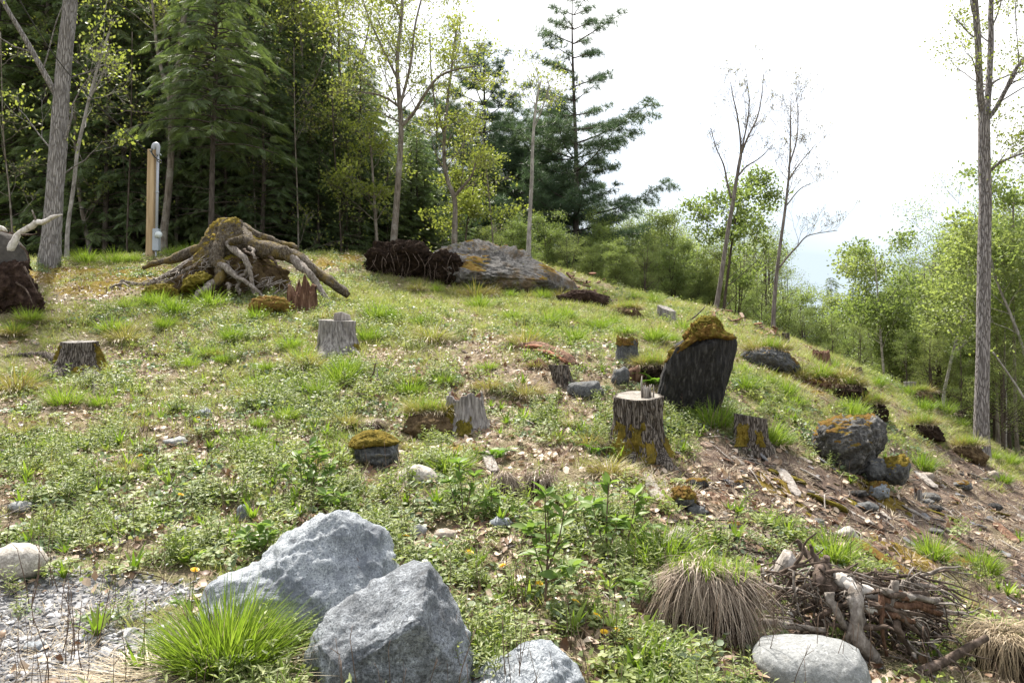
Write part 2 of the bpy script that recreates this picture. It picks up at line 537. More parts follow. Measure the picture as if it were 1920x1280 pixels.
def bark(name, lo, mid, hi, scale=18, stretch=0.16, bump=0.02, moss=None, lichen=None):
    t = NT(name)
    v = t.coord('Object', (1, 1, stretch))
    f = t.noise(v, scale, 6, 0.65, 0.3)
    c = t.ramp(f, [(0.32, lo), (0.5, mid), (0.68, hi)])
    if lichen:
        c = t.mix(t.math('MULTIPLY', t.ramp(t.noise(t.coord('Object'), 2.7, 7, 0.7), [(0.5, 0.0), (0.62, 1.0)]), 0.6), c, lichen)
    if moss:
        c = t.mix(t.math('MULTIPLY', t.ramp(t.noise(t.coord('Object'), 3.1, 6, 0.7), [(0.5, 0.0), (0.6, 1.0)]), 0.85), c, moss)
    t.color(c)
    t.bump(f, bump, 1.0)
    t.b.inputs['Roughness'].default_value = 0.92
    t.b.inputs['Specular IOR Level'].default_value = 0.15
    return t.m

def moss_mat(name, stops):
    t = NT(name)
    v = t.coord('Object')
    c = t.ramp(t.noise(v, 9, 7, 0.7), stops)
    t.color(c)
    t.bump(t.math('ADD', t.noise(v, 70, 5, 0.75), t.math('MULTIPLY', t.noise(v, 14, 3), 1.3)), 0.02, 1.0)
    t.b.inputs['Roughness'].default_value = 1.0
    t.b.inputs['Specular IOR Level'].default_value = 0.05
    return t.m

def bark_plates(name, lo, mid, hi, scale=26, stretch=0.2, bump=0.03, moss=None):
    """thick bark: raised plates parted by dark furrows"""
    t = NT(name)
    v0 = t.coord('Object', (1, 1, stretch))
    w = t.node("ShaderNodeVectorMath", operation='ADD')
    nn = t.node("ShaderNodeTexNoise"); nn.inputs['Scale'].default_value = 9; nn.inputs['Detail'].default_value = 4
    t.link(v0, nn.inputs['Vector'])
    sc = t.node("ShaderNodeVectorMath", operation='SCALE'); sc.inputs['Scale'].default_value = 0.10
    t.link(nn.outputs['Color'], sc.inputs[0]); t.link(v0, w.inputs[0]); t.link(sc.outputs[0], w.inputs[1])
    e = t.voro(w.outputs[0], scale, 'DISTANCE_TO_EDGE')
    f = t.noise(t.coord('Object', (1, 1, .45)), scale * 2.2, 7, 0.7)
    big = t.noise(t.coord('Object'), 3.0, 6, 0.7)
    k = t.ramp(e, [(0.0, 0.0), (0.16, 1.0)])
    c = t.ramp(f, [(0.3, mid), (0.7, hi)])
    c = t.mix(t.ramp(big, [(0.35, 0.0), (0.65, 0.55)]), c, mid)
    c = t.mix(k, lo, c)
    if moss: c = t.mix(t.math('MULTIPLY', t.ramp(big, [(0.52, 0.0), (0.6, 1.0)]), 0.8), c, moss)
    t.color(c)
    t.bump(t.math('ADD', t.math('MULTIPLY', k, 0.8), t.math('MULTIPLY', f, 0.5)), bump, 1.0)
    t.b.inputs['Roughness'].default_value = 0.95
    t.b.inputs['Specular IOR Level'].default_value = 0.12
    return t.m

# leaves and blades
m_grass = leaf_mat('fresh_grass', [(0.13, 0.16, 0.04), (0.205, 0.235, 0.075), (0.31, 0.31, 0.14)], 0.4)
m_tuss = leaf_mat('tussock_green', [(0.08, 0.135, 0.014), (0.135, 0.205, 0.025), (0.21, 0.27, 0.055)], 0.4, byobj=0.35)
m_straw = leaf_mat('dry_straw', [(0.19, 0.14, 0.09), (0.36, 0.29, 0.19), (0.5, 0.43, 0.31)], 0.15, (1.1, 1.05, 0.9), byobj=0.4)
m_straw2 = leaf_mat('grey_dead_grass', [(0.1, 0.07, 0.05), (0.27, 0.21, 0.16), (0.5, 0.42, 0.34)], 0.1, (1.1, 1.05, 0.9), byobj=0.2)
m_olive = leaf_mat('seedy_grass', [(0.19, 0.17, 0.05), (0.25, 0.23, 0.07), (0.2, 0.24, 0.06)], 0.35, (1.3, 1.3, 0.9))
m_herb = leaf_mat('herb_leaf', [(0.10, 0.14, 0.04), (0.175, 0.215, 0.07), (0.28, 0.305, 0.14)], 0.38, byobj=0.4)
m_herb2 = leaf_mat('blue_green_leaf', [(0.085, 0.125, 0.065), (0.15, 0.2, 0.115), (0.24, 0.28, 0.18)], 0.3, (1.3, 1.45, 0.9))
m_sap = leaf_mat('sapling_leaf', [(0.085, 0.15, 0.035), (0.14, 0.215, 0.055), (0.2, 0.275, 0.085)], 0.4, rough=0.5, spec=0.3, byobj=0.7)
m_litter = leaf_mat('dead_leaf', [(0.085, 0.045, 0.028), (0.19, 0.12, 0.075), (0.33, 0.245, 0.17), (0.5, 0.41, 0.32)], 0.12, (1.2, 1.0, 0.8), byobj=0.85)
m_fern = leaf_mat('fern_green', [(0.08, 0.16, 0.02), (0.12, 0.21, 0.03)], 0.4)
m_hem = leaf_mat('hemlock_needles', [(0.052, 0.082, 0.04), (0.088, 0.126, 0.055), (0.135, 0.172, 0.07)], 0.42, (1.3, 1.4, 0.8), byobj=0.4)
m_pine = leaf_mat('pine_needles', [(0.045, 0.078, 0.045), (0.072, 0.115, 0.065), (0.11, 0.155, 0.08)], 0.3, (1.2, 1.3, 0.8), byobj=0.2)
m_spring = leaf_mat('spring_leaf', [(0.115, 0.16, 0.055), (0.17, 0.215, 0.08), (0.235, 0.275, 0.115)], 0.45, byobj=0.6)
m_yell = leaf_mat('young_maple_leaf', [(0.135, 0.165, 0.04), (0.185, 0.215, 0.055), (0.245, 0.255, 0.08)], 0.45, byobj=0.2)
m_shrub = leaf_mat('shrub_leaf', [(0.06, 0.10, 0.035), (0.10, 0.15, 0.06), (0.16, 0.20, 0.09)], 0.35, byobj=0.3)
m_bud = leaf_mat('bud', [(0.14, 0.11, 0.05), (0.2, 0.18, 0.06)], 0.3)
# bark, wood, moss, stone
m_oak = bark_plates('grey_bark', (0.14, 0.128, 0.12), (0.23, 0.215, 0.21), (0.37, 0.352, 0.345), 30, 0.11, 0.03)
m_oak2 = bark_plates('furrowed_grey_bark', (0.12, 0.105, 0.102), (0.22, 0.2, 0.198), (0.38, 0.355, 0.355), 30, 0.14, 0.035)
m_mapl = bark('maple_bark', (0.06, 0.05, 0.04), (0.13, 0.11, 0.09), (0.24, 0.21, 0.18), 14, 0.2, 0.02, lichen=(0.3, 0.29, 0.26))
m_dark = bark('dark_twig_bark', (0.035, 0.027, 0.022), (0.065, 0.052, 0.042), (0.11, 0.09, 0.075), 14, 0.2, 0.01)
m_red = bark('reddish_bark', (0.065, 0.053, 0.05), (0.13, 0.113, 0.105), (0.235, 0.215, 0.2), 14, 0.2, 0.015)
m_con = bark('conifer_bark', (0.03, 0.025, 0.021), (0.065, 0.054, 0.046), (0.12, 0.1, 0.09), 12, 0.25, 0.02)
m_pale = bark('pale_bark', (0.11, 0.10, 0.09), (0.24, 0.225, 0.21), (0.4, 0.38, 0.36), 9, 0.4, 0.01)
m_birch = bark('birch_bark', (0.06, 0.05, 0.045), (0.34, 0.32, 0.3), (0.5, 0.48, 0.46), 7, 1.8, 0.006)
m_stump = bark_plates('stump_bark', (0.052, 0.04, 0.032), (0.115, 0.094, 0.077), (0.31, 0.28, 0.25), 36, 0.13, 0.04)
m_stumpg = bark('grey_stump_wood', (0.05, 0.044, 0.04), (0.19, 0.175, 0.165), (0.36, 0.34, 0.325), 30, 0.12, 0.02)
m_rotten = bark('rotten_wood', (0.04, 0.022, 0.015), (0.12, 0.065, 0.042), (0.24, 0.16, 0.11), 20, 0.14, 0.04)
m_root = bark('root_bark', (0.03, 0.023, 0.017), (0.085, 0.068, 0.05), (0.2, 0.175, 0.145), 30, 0.5, 0.05, moss=(0.145, 0.105, 0.03))
m_rootg = bark('grey_root', (0.07, 0.058, 0.05), (0.18, 0.155, 0.135), (0.33, 0.3, 0.275), 22, 0.6, 0.015)
m_rootd = bark('dark_root', (0.03, 0.022, 0.017), (0.075, 0.055, 0.043), (0.17, 0.13, 0.11), 22, 0.6, 0.01)
m_white = bark('bleached_wood', (0.28, 0.25, 0.22), (0.5, 0.47, 0.44), (0.68, 0.65, 0.63), 16, 0.5, 0.008)
m_moss = moss_mat('golden_moss', [(0.3, (0.05, 0.042, 0.014)), (0.46, (0.135, 0.105, 0.022)), (0.6, (0.2, 0.145, 0.028)), (0.74, (0.27, 0.21, 0.045))])
m_mossg = moss_mat('olive_moss', [(0.3, (0.05, 0.042, 0.013)), (0.5, (0.12, 0.1, 0.018)), (0.7, (0.2, 0.16, 0.025))])
m_mosso = moss_mat('rust_moss', [(0.32, (0.055, 0.04, 0.016)), (0.46, (0.15, 0.085, 0.026)), (0.58, (0.15, 0.115, 0.026)), (0.7, (0.085, 0.085, 0.022))])
m_peat = noise_mat('peat_soil', [(0.3, (0.01, 0.007, 0.006)), (0.55, (0.028, 0.019, 0.014)), (0.75, (0.075, 0.052, 0.04))], 9, 8, 1.0, 0.05, 22, spec=0.05)
m_earth = noise_mat('root_earth', [(0.3, (0.05, 0.034, 0.02)), (0.55, (0.12, 0.085, 0.05)), (0.75, (0.19, 0.14, 0.07))], 9, 8, 1.0, 0.04, 24, spec=0.05)
m_redsoil = noise_mat('red_brown_soil', [(0.3, (0.02, 0.013, 0.011)), (0.55, (0.052, 0.034, 0.027)), (0.75, (0.115, 0.08, 0.064))], 8, 8, 1.0, 0.05, 20, spec=0.05)
m_granA = granite('pale_granite', (0.25, 0.275, 0.305), (0.40, 0.425, 0.45), (0.075, 0.087, 0.11), (0.47, 0.62), 120, 0.03)
m_granB = granite('dark_faced_granite', (0.19, 0.207, 0.235), (0.36, 0.385, 0.415), (0.036, 0.04, 0.048), (0.42, 0.6), 105, 0.032)
m_white_st = granite('white_stone', (0.3, 0.275, 0.24), (0.43, 0.40, 0.36), (0.18, 0.16, 0.14), (0.5, 0.7), 90, 0.012)
m_greyst = granite('smooth_grey_stone', (0.165, 0.17, 0.172), (0.27, 0.275, 0.275), (0.12, 0.125, 0.125), (0.48, 0.7), 80, 0.012)
m_tanst = granite('tan_stone', (0.2, 0.165, 0.135), (0.3, 0.255, 0.215), (0.11, 0.09, 0.075), (0.5, 0.7), 60, 0.004)
m_bluest = granite('blue_grey_stone', (0.12, 0.135, 0.15), (0.26, 0.28, 0.30), (0.06, 0.068, 0.08), (0.5, 0.7), 60, 0.006)
m_slab = noise_mat('dark_schist', [(0.34, (0.010, 0.010, 0.011)), (0.54, (0.03, 0.028, 0.027)), (0.74, (0.10, 0.097, 0.097))], 9, 8, 0.85, 0.06, 12, (3.2, 3.2, 0.35), (0, math.radians(-24), 0), spots=[((0.12, 0.085, 0.045), 2.2, 0.6, 0.72)], spec=0.25)
m_outc = granite('mottled_outcrop', (0.085, 0.08, 0.076), (0.19, 0.185, 0.18), (0.022, 0.022, 0.022), (0.36, 0.56), 40, 0.04, lichen=(0.3, 0.3, 0.28))
m_darkrk = granite('dark_rock', (0.07, 0.072, 0.075), (0.16, 0.165, 0.17), (0.025, 0.026, 0.028), (0.4, 0.6), 40, 0.03, lichen=(0.16, 0.13, 0.05))
m_greyrk = noise_mat('straw_covered_rock', [(0.3, (0.06, 0.055, 0.051)), (0.5, (0.15, 0.142, 0.135)), (0.7, (0.27, 0.257, 0.245))], 14, 9, 0.95, 0.07, 30, (1, 1, 1), spots=[((0.13, 0.095, 0.06), 1.6, 0.5, 0.62), ((0.13, 0.125, 0.04), 2.5, 0.6, 0.68)])
m_slate = noise_mat('slate', [(0.3, (0.10, 0.10, 0.108)), (0.55, (0.2, 0.2, 0.215)), (0.75, (0.33, 0.33, 0.345))], 7, 6, 0.75, 0.006, 30, vary=0.6)
m_gravel = noise_mat('gravel_chip', [(0.3, (0.13, 0.13, 0.14)), (0.55, (0.25, 0.25, 0.26)), (0.75, (0.4, 0.39, 0.38))], 9, 4, 0.8, 0.0, 30, vary=1.0)
m_plank = bark('weathered_wood', (0.09, 0.08, 0.07), (0.23, 0.205, 0.185), (0.38, 0.35, 0.325), 24, 0.12, 0.012)
m_chip = noise_mat('wood_chip', [(0.3, (0.08, 0.052, 0.038)), (0.55, (0.17, 0.122, 0.093)), (0.75, (0.3, 0.24, 0.195))], 12, 4, 0.9, 0.0, 30, vary=1.0)
m_redchip = noise_mat('red_wood_chip', [(0.3, (0.12, 0.05, 0.03)), (0.55, (0.24, 0.11, 0.065)), (0.75, (0.36, 0.2, 0.13))], 12, 4, 0.9, 0.0, 30, vary=0.8)
m_cut = None
def wood_cut(name, lo, hi, ring=28):
    t = NT(name)
    v = t.coord('Object')
    w = t.node("ShaderNodeTexWave", wave_type='RINGS', rings_direction='Z')
    w.inputs['Scale'].default_value = ring
    w.inputs['Distortion'].default_value = 2.5
    w.inputs['Detail'].default_value = 3
    w.inputs['Detail Scale'].default_value = 1.5
    t.link(v, w.inputs['Vector'])
    c = t.mix(w.outputs['Fac'], lo, hi)
    c = t.mix(t.ramp(t.noise(v, 9, 6, 0.7), [(0.4, 0.0), (0.65, 0.8)]), c, tuple(np.array(lo) * 0.6))
    t.color(c)
    t.bump(w.outputs['Fac'], 0.004)
    return t.m
m_cut = wood_cut('sawn_face', (0.25, 0.225, 0.195), (0.42, 0.385, 0.34))
m_cutg = wood_cut('grey_sawn_face', (0.2, 0.185, 0.17), (0.38, 0.355, 0.33))
m_post = bark('post_timber', (0.26, 0.18, 0.1), (0.38, 0.28, 0.17), (0.48, 0.37, 0.24), 12, 0.08, 0.003)
m_pvc = plain('grey_conduit', (0.36, 0.38, 0.43), 0.45)
m_metal = plain('meter_box_grey', (0.33, 0.36, 0.4), 0.4, 0.3)
m_glass = plain('meter_glass', (0.55, 0.6, 0.62), 0.15, 0.0, 0.6)
m_wire = plain('black_cable', (0.03, 0.03, 0.032), 0.6)
m_yellow = leaf_mat('dandelion_yellow', [(0.7, 0.43, 0.01), (0.8, 0.55, 0.015)], 0.2, (1.1, 1.0, 0.5))
m_puff = leaf_mat('seed_white', [(0.75, 0.75, 0.74), (0.85, 0.85, 0.84)], 0.3, (1, 1, 1))
m_stem = plain('brown_stem', (0.1, 0.065, 0.045), 0.8)
m_gstem = plain('green_stem', (0.12, 0.17, 0.05), 0.6)

# ------------------------------------------------------------------ the ground, one sheet to the horizon
def build_ground():
    a1 = np.linspace(-41, 41, 430)
    a2 = np.linspace(41, 319, 90)[1:-1]
    ang = np.radians(np.concatenate([a1, a2]))
    r = np.concatenate([[0.4, 0.8, 1.3, 1.8], np.geomspace(2.2, 36, 560), np.geomspace(36, 900, 60)[1:]])
    A, R = np.meshgrid(ang, r)
    x, y = (np.sin(A) * R).ravel(), (np.cos(A) * R).ravel()
    z = gz(x, y)
    near = np.hypot(x, y) < 32
    p = np.stack([x, y, 0 * x], -1)
    g = np.zeros_like(x); d = g.copy(); ms = g.copy(); lu = g.copy(); li = g.copy()
    g[near] = blobs(x[near], y[near], GRAVEL)
    d[near] = blobs(x[near], y[near], DIRT)
    ms[near] = blobs(x[near], y[near], MOSS)
    lu[near] = blobs(x[near], y[near], LUSH)
    li[near] = blobs(x[near], y[near], LITTER)
    z[near] += ms[near] * 0.03 * np.clip(fbm(p[near] * 5, 3, 31) + 0.2, 0, 1) + g[near] * 0.006 * vnoise(p[near] * 25, 5)
    na = len(ang)
    m = MB()
    i = np.arange(len(r) - 1)[:, None] * na
    j = np.arange(na)[None]
    k = (j + 1) % na
    q = np.stack([i + j, i + na + j, i + na + k, i + k], -1).reshape(-1, 4)
    c = len(x)
    tri = np.stack([np.full(na, c), np.arange(na), (np.arange(na) + 1) % na], -1)
    V = np.concatenate([np.stack([x, y, z], -1), [[0, 0, gz1(0, 0)]]])
    m.add(V, [q, tri])
    t = NT('ground')
    v = t.coord('Object')
    n1 = t.noise(v, 1.6, 9, 0.72)
    n2 = t.noise(v, 14, 8, 0.7)
    n3 = t.noise(v, 60, 5, 0.7)
    soil = t.ramp(n2, [(0.3, (0.075, 0.053, 0.038)), (0.5, (0.18, 0.138, 0.10)), (0.68, (0.32, 0.26, 0.19))])
    soil = t.mix(t.ramp(n3, [(0.5, 0.0), (0.64, 1.0)]), soil, (0.3, 0.24, 0.17))
    green = t.ramp(n3, [(0.3, (0.07, 0.085, 0.028)), (0.55, (0.15, 0.165, 0.055)), (0.75, (0.25, 0.235, 0.105))])
    c = t.mix(t.ramp(n1, [(0.42, 0.0), (0.58, 0.75)]), soil, green)
    c = t.mix(t.math('MULTIPLY', t.attr('lush'), 0.8), c, green)
    tan = t.ramp(n3, [(0.3, (0.11, 0.075, 0.05)), (0.5, (0.24, 0.18, 0.125)), (0.7, (0.36, 0.29, 0.21))])
    c = t.mix(t.math('MULTIPLY', t.attr('litter'), t.ramp(n2, [(0.35, 0.3), (0.6, 1.0)])), c, tan)
    dirt = t.ramp(n2, [(0.3, (0.065, 0.045, 0.036)), (0.55, (0.15, 0.112, 0.09)), (0.72, (0.25, 0.2, 0.165))])
    c = t.mix(t.ramp(t.math('ADD', t.attr('dirt'), t.math('MULTIPLY', t.math('SUBTRACT', n1, 0.5), 0.9)), [(0.3, 0.0), (0.55, 1.0)]), c, dirt)
    moss = t.ramp(n2, [(0.3, (0.08, 0.055, 0.014)), (0.5, (0.18, 0.125, 0.02)), (0.7, (0.24, 0.19, 0.03))])
    c = t.mix(t.ramp(t.math('ADD', t.attr('moss'), t.math('MULTIPLY', t.math('SUBTRACT', n1, 0.5), 1.6)), [(0.4, 0.0), (0.6, 0.9)]), c, moss)
    grav = t.ramp(t.voro(v, 34, 'F1', 'Color'), [(0.2, (0.1, 0.1, 0.11)), (0.5, (0.2, 0.2, 0.21)), (0.8, (0.34, 0.33, 0.32))])
    c = t.mix(t.ramp(t.math('ADD', t.attr('gravel'), t.math('MULTIPLY', t.math('SUBTRACT', n2, 0.5), 0.8)), [(0.3, 0.0), (0.5, 1.0)]), c, grav)
    t.color(c)
    t.bump(t.math('ADD', t.math('MULTIPLY', n2, 0.7), t.math('MULTIPLY', n3, 0.5)), 0.05, 1.0)
    t.b.inputs['Roughness'].default_value = 1.0
    t.b.inputs['Specular IOR Level'].default_value = 0.05
    o = m.build('ground', t.m)
    for nm, arr in (('gravel', g), ('dirt', d), ('moss', ms), ('lush', lu), ('litter', li)):
        a = o.data.attributes.new(nm, 'FLOAT', 'POINT')
        a.data.foreach_set('value', np.append(arr, 0).astype(np.float32))
    tag(o, 'sloping cleared hillside of soil, moss and dry leaves rising to a wooded ridge', kind='structure')
build_ground()
import bmesh
_ico = {}
def ico(level):
    if level not in _ico:
        b = bmesh.new()
        bmesh.ops.create_icosphere(b, subdivisions=level, radius=1.0)
        v = np.array([x.co[:] for x in b.verts])
        f = np.array([[q.index for q in x.verts] for x in b.faces])
        b.free()
        _ico[level] = (nrm(v), f)
    return _ico[level]

def axes_at(px, d):
    w = -np.array([(px - 960) / F, 1.0, 0.0]); w /= np.linalg.norm(w)
    u = np.array([-w[1], w[0], 0.0])
    return u, np.array([0, 0, 1.0]), w

def rock_shape(outline, d, thick, level=5, p=(0.8, 0.8), cuts=(), noise=((0.05, 3.0),), rid=None, center=None, seed=0, stretch=None, lean=0.0, under=0.0):
    """a boulder with the measured silhouette, given real thickness; returns world vertices, faces"""
    o = np.asarray(outline, float)
    c = np.asarray(center if center else o.mean(0), float)
    q = np.concatenate([o, o[:1]])
    dense = np.concatenate([q[i] + (q[i + 1] - q[i]) * np.linspace(0, 1, 40, endpoint=False)[:, None] for i in range(len(o))])
    s = d / F
    a, b = (dense[:, 0] - c[0]) * s, -(dense[:, 1] - c[1]) * s
    ph, R = np.arctan2(b, a), np.hypot(a, b)
    k = np.argsort(ph)
    ph, R = ph[k], R[k]
    n, f = ico(level)
    st = np.hypot(n[:, 0], n[:, 1])
    phi = np.arctan2(n[:, 1], n[:, 0])
    r = np.interp(phi, np.concatenate([ph - 2 * PI, ph, ph + 2 * PI]), np.tile(R, 3))
    A = r * st ** p[0]
    L = np.stack([A * np.cos(phi), A * np.sin(phi), thick / 2 * np.sign(n[:, 2]) * np.abs(n[:, 2]) ** p[1]], -1)
    for cn, h in cuts:
        cn = nrm(np.array(cn, float))
        ex = L @ cn - h
        L -= cn * (np.maximum(ex, 0) * 0.94)[:, None]
    size = R.mean()
    q = L.copy()
    if stretch is not None:
        ax = nrm(np.array(stretch[0], float))
        q = q - ax * ((q @ ax) * (1 - stretch[1]))[:, None]
    dirn = nrm(L / np.array([1, 1, max(thick / (2 * size), 0.2)]))
    disp = np.zeros(len(L))
    for amp, sc in noise:
        disp += amp * size * fbm(q / size * sc + seed * 7.7, 4, seed)
    if rid:
        disp += rid[0] * size * ridged(q / size * rid[1] + seed * 3.3, 4, seed + 5)
    L = L + dirn * disp[:, None]
    vv = L[:, 1]
    L[:, 2] += lean * vv - under * np.clip(-(vv - vv.max() * 0.4), 0, None) * (L[:, 2] > -thick)
    u, v, w = axes_at(c[0], d)
    C = W(c[0], c[1], d)
    return C + L[:, :1] * u + L[:, 1:2] * v + L[:, 2:] * w, f

def moss_skin(V, f, mat, parent, off, thr=.5, amp=.03, seed=0, name='moss', rough=.55, up=(0, 0, 1), zmin=None):
    """a moss pelt over the faces that look up, thinning out to an uneven edge"""
    fn = np.cross(V[f[:, 1]] - V[f[:, 0]], V[f[:, 2]] - V[f[:, 0]])
    n = np.zeros_like(V)
    for k in range(3): np.add.at(n, f[:, k], fn)
    n = nrm(n)
    if ((V - V.mean(0)) * n).sum() < 0: n = -n
    sz = np.ptp(V, axis=0).max()
    a = n @ nrm(np.array(up, float)) + rough * fbm(V / sz * 5 + seed, 4, seed)
    a = np.clip((a - thr) / .45, 0, 1)
    o = -.008 + amp * a ** .8 * (.75 + .5 * fbm(V / sz * 16, 3, seed + 1) + .3 * fbm(V / sz * 50, 2, seed + 2))
    W_ = V + n * o[:, None]
    kf = f[(a[f] > .02).any(1)]
    if len(kf) < 8: return
    ids, inv = np.unique(kf, return_inverse=True)
    tag(MB().add(W_[ids], inv.reshape(-1, 3)).build(name, mat, parent, off=off), kind='stuff')

def rock(name, label, cat, outline, d, thick, mat, group=None, parent=None, moss=(), **kw):
    V, f = rock_shape(outline, d, thick, **kw)
    m = MB().add(V, f)
    if parent:
        o = m.build(name, mat, parent)
        for mm, thr, amp in moss: moss_skin(V, f, mm, o, parent.location, thr, amp, kw.get('seed', 0))
        return o
    c = V.mean(0)
    c[2] = V[:, 2].min()
    o = m.build(name, mat, None, off=tuple(c))
    return tag(o, label, cat, group)

# ---------------------------------------------------------------- the four big boulders at the front
A = [(395, 1125), (420, 1085), (470, 1068), (497, 1058), (530, 1025), (562, 1000), (600, 978), (632, 967), (655, 972), (690, 992), (722, 1015), (733, 1040), (740, 1068), (752, 1100), (765, 1180), (740, 1260), (560, 1250), (450, 1210), (400, 1170)]
rock('boulder', 'large pale grey granite boulder behind the dark faced one in the foreground', 'boulder', A, 4.95, 0.75, m_granA, level=6, center=(590, 1120),
     cuts=[((0.05, 0.55, 0.8), 0.335), ((-0.55, 0.5, 0.5), 0.40), ((0.5, 0.45, 0.6), 0.40)], noise=((0.05, 1.6), (0.028, 5), (0.014, 13), (0.007, 30)), rid=(0.045, 3.6), seed=3)
B = [(560, 1290), (580, 1225), (600, 1178), (620, 1155), (690, 1112), (750, 1078), (778, 1068), (800, 1070), (818, 1088), (840, 1125), (858, 1160), (876, 1195), (883, 1240), (885, 1300), (860, 1400), (600, 1400)]
rock('boulder', 'angular grey granite boulder with a dark lichened front face at the bottom edge', 'boulder', B, 4.2, 0.8, m_granB, level=6, center=(740, 1240),
     cuts=[((0.1, -0.26, 1.0), 0.225), ((-0.45, 0.76, 0.48), 0.295), ((0.8, 0.42, 0.45), 0.335), ((-0.85, 0.1, 0.5), 0.36)], noise=((0.04, 1.8), (0.022, 6), (0.012, 14), (0.007, 32)), rid=(0.03, 4.0), p=(0.85, 0.7), seed=8)
Cc = [(880, 1300), (893, 1268), (925, 1246), (950, 1238), (985, 1218), (1005, 1215), (1030, 1220), (1055, 1236), (1080, 1262), (1105, 1300), (1090, 1360), (900, 1360)]
rock('boulder', 'small pale speckled granite boulder cut by the bottom edge right of the dark faced one', 'boulder', Cc, 4.1, 0.5, m_granA, level=6, center=(995, 1290),
     cuts=[((-0.4, 0.8, 0.4), 0.14)], noise=((0.06, 2.0), (0.03, 6), (0.01, 20)), rid=(0.03, 3), seed=12)
D = [(1418, 1232), (1430, 1212), (1475, 1204), (1530, 1200), (1580, 1206), (1605, 1216), (1618, 1236), (1626, 1270), (1624, 1330), (1440, 1330)]
rock('boulder', 'smooth rounded grey boulder lying under the tangle of dead roots', 'boulder', D, 4.55, 0.55, m_greyst, level=6, center=(1525, 1265), p=(0.75, 0.75), noise=((0.03, 1.6), (0.006, 8)), seed=15)
rock('boulder', 'round white stone on the slope behind the pale boulder', 'boulder', [(742, 905), (748, 885), (765, 874), (785, 871), (808, 878), (822, 892), (827, 912), (815, 925), (760, 922)], 7.25, 0.33, m_white_st, level=5, noise=((0.03, 1.6), (0.008, 9)), seed=18)
rock('boulder', 'round whitish stone on the gravel by the left edge', 'boulder', [(-8, 1052), (0, 1028), (22, 1018), (50, 1020), (72, 1032), (84, 1052), (80, 1072), (60, 1082), (20, 1084), (-2, 1072)], 5.4, 0.3, m_white_st, level=5, noise=((0.03, 1.6), (0.008, 9)), seed=19)

# smaller loose stones: photo x, y of the foot, width, height in photo pixels
def stone(px, py, wp, hp, mat, label, seed, group=None, lvl=4, flat=0.85):
    q = P(px, py)
    d = q[1]
    hh = hp * 1.35
    cy = py - hp + hh / 2
    th = np.linspace(0, 2 * PI, 14, endpoint=False)
    r_ = np.random.default_rng(seed)
    rr = 1 + 0.14 * r_.normal(size=14)
    o = [(px + wp / 2 * math.cos(t) * k, cy - hh / 2 * math.sin(t) * k) for t, k in zip(th, rr)]
    return rock('stone', label, 'stone', o, d, wp * d / F * flat, mat, group, level=lvl, noise=((0.08, 1.8), (0.03, 6)), seed=seed, center=(px, cy))
STONES = [
    (382, 783, 36, 18, m_bluest, 'blue grey stone half sunk in the herbs of the left middle slope'),
    (218, 810, 32, 11, m_greyst, 'flat grey stone among low herbs below the left stump'),
    (330, 832, 48, 13, m_greyst, 'long flat pale stone in the herbs below the blue grey stone'),
    (424, 1012, 26, 24, m_tanst, 'rounded tan stone standing on end left of the pale boulder'),
    (455, 972, 26, 24, m_bluest, 'mottled grey upright stone above the rounded tan one'),
    (240, 985, 55, 22, m_bluest, 'broad broken grey stone among weeds above the gravel'),
    (782, 1006, 36, 24, m_greyst, 'smooth grey stone right of the top of the pale boulder'),
    (835, 1008, 46, 20, m_tanst, 'brownish flat stone beside the smooth grey stone'),
    (340, 1010, 36, 20, m_greyst, 'small grey stone under leaves left of the rounded tan stone'),
    (1080, 1000, 46, 18, m_greyst, 'pale stone behind the leafy sapling'),
    (940, 985, 42, 16, m_bluest, 'low grey stone right of the hanging dead grass clump'),
    (1588, 1006, 38, 18, m_white_st, 'whitish stone on the mossy slope above the root tangle'),
    (40, 955, 46, 16, m_greyst, 'flat pale stone at the left edge above the white stone'),
    (1100, 742, 64, 30, m_darkrk, 'grey green rock left of the mossy stump behind weeds'),
    (1165, 716, 36, 26, m_darkrk, 'small tilted slate rock under the leaning slab'),
    (1192, 712, 30, 26, m_rotten, 'brown rotten knob beside the leaning slab'),
    (1738, 900, 26, 14, m_tanst, 'brown broken stone on the bare dirt left of the right tree'),
    (1862, 897, 24, 14, m_tanst, 'small pale stone at the foot of the right tree'),
    (66, 480 + 90, 40, 10, m_tanst, 'pale stone lying by the torn root plate'),
    (205, 1160, 30, 18, m_bluest, 'angular blue grey stone on the gravel'),
    (70, 1215, 38, 14, m_bluest, 'dark bluish flat stone on the gravel near the left edge'),
    (1222, 860, 0, 0, None, None),
]
for i, (px, py, wp, hp, mt, lb) in enumerate(STONES):
    if mt: stone(px, py, wp, hp, mt, lb, 40 + i)

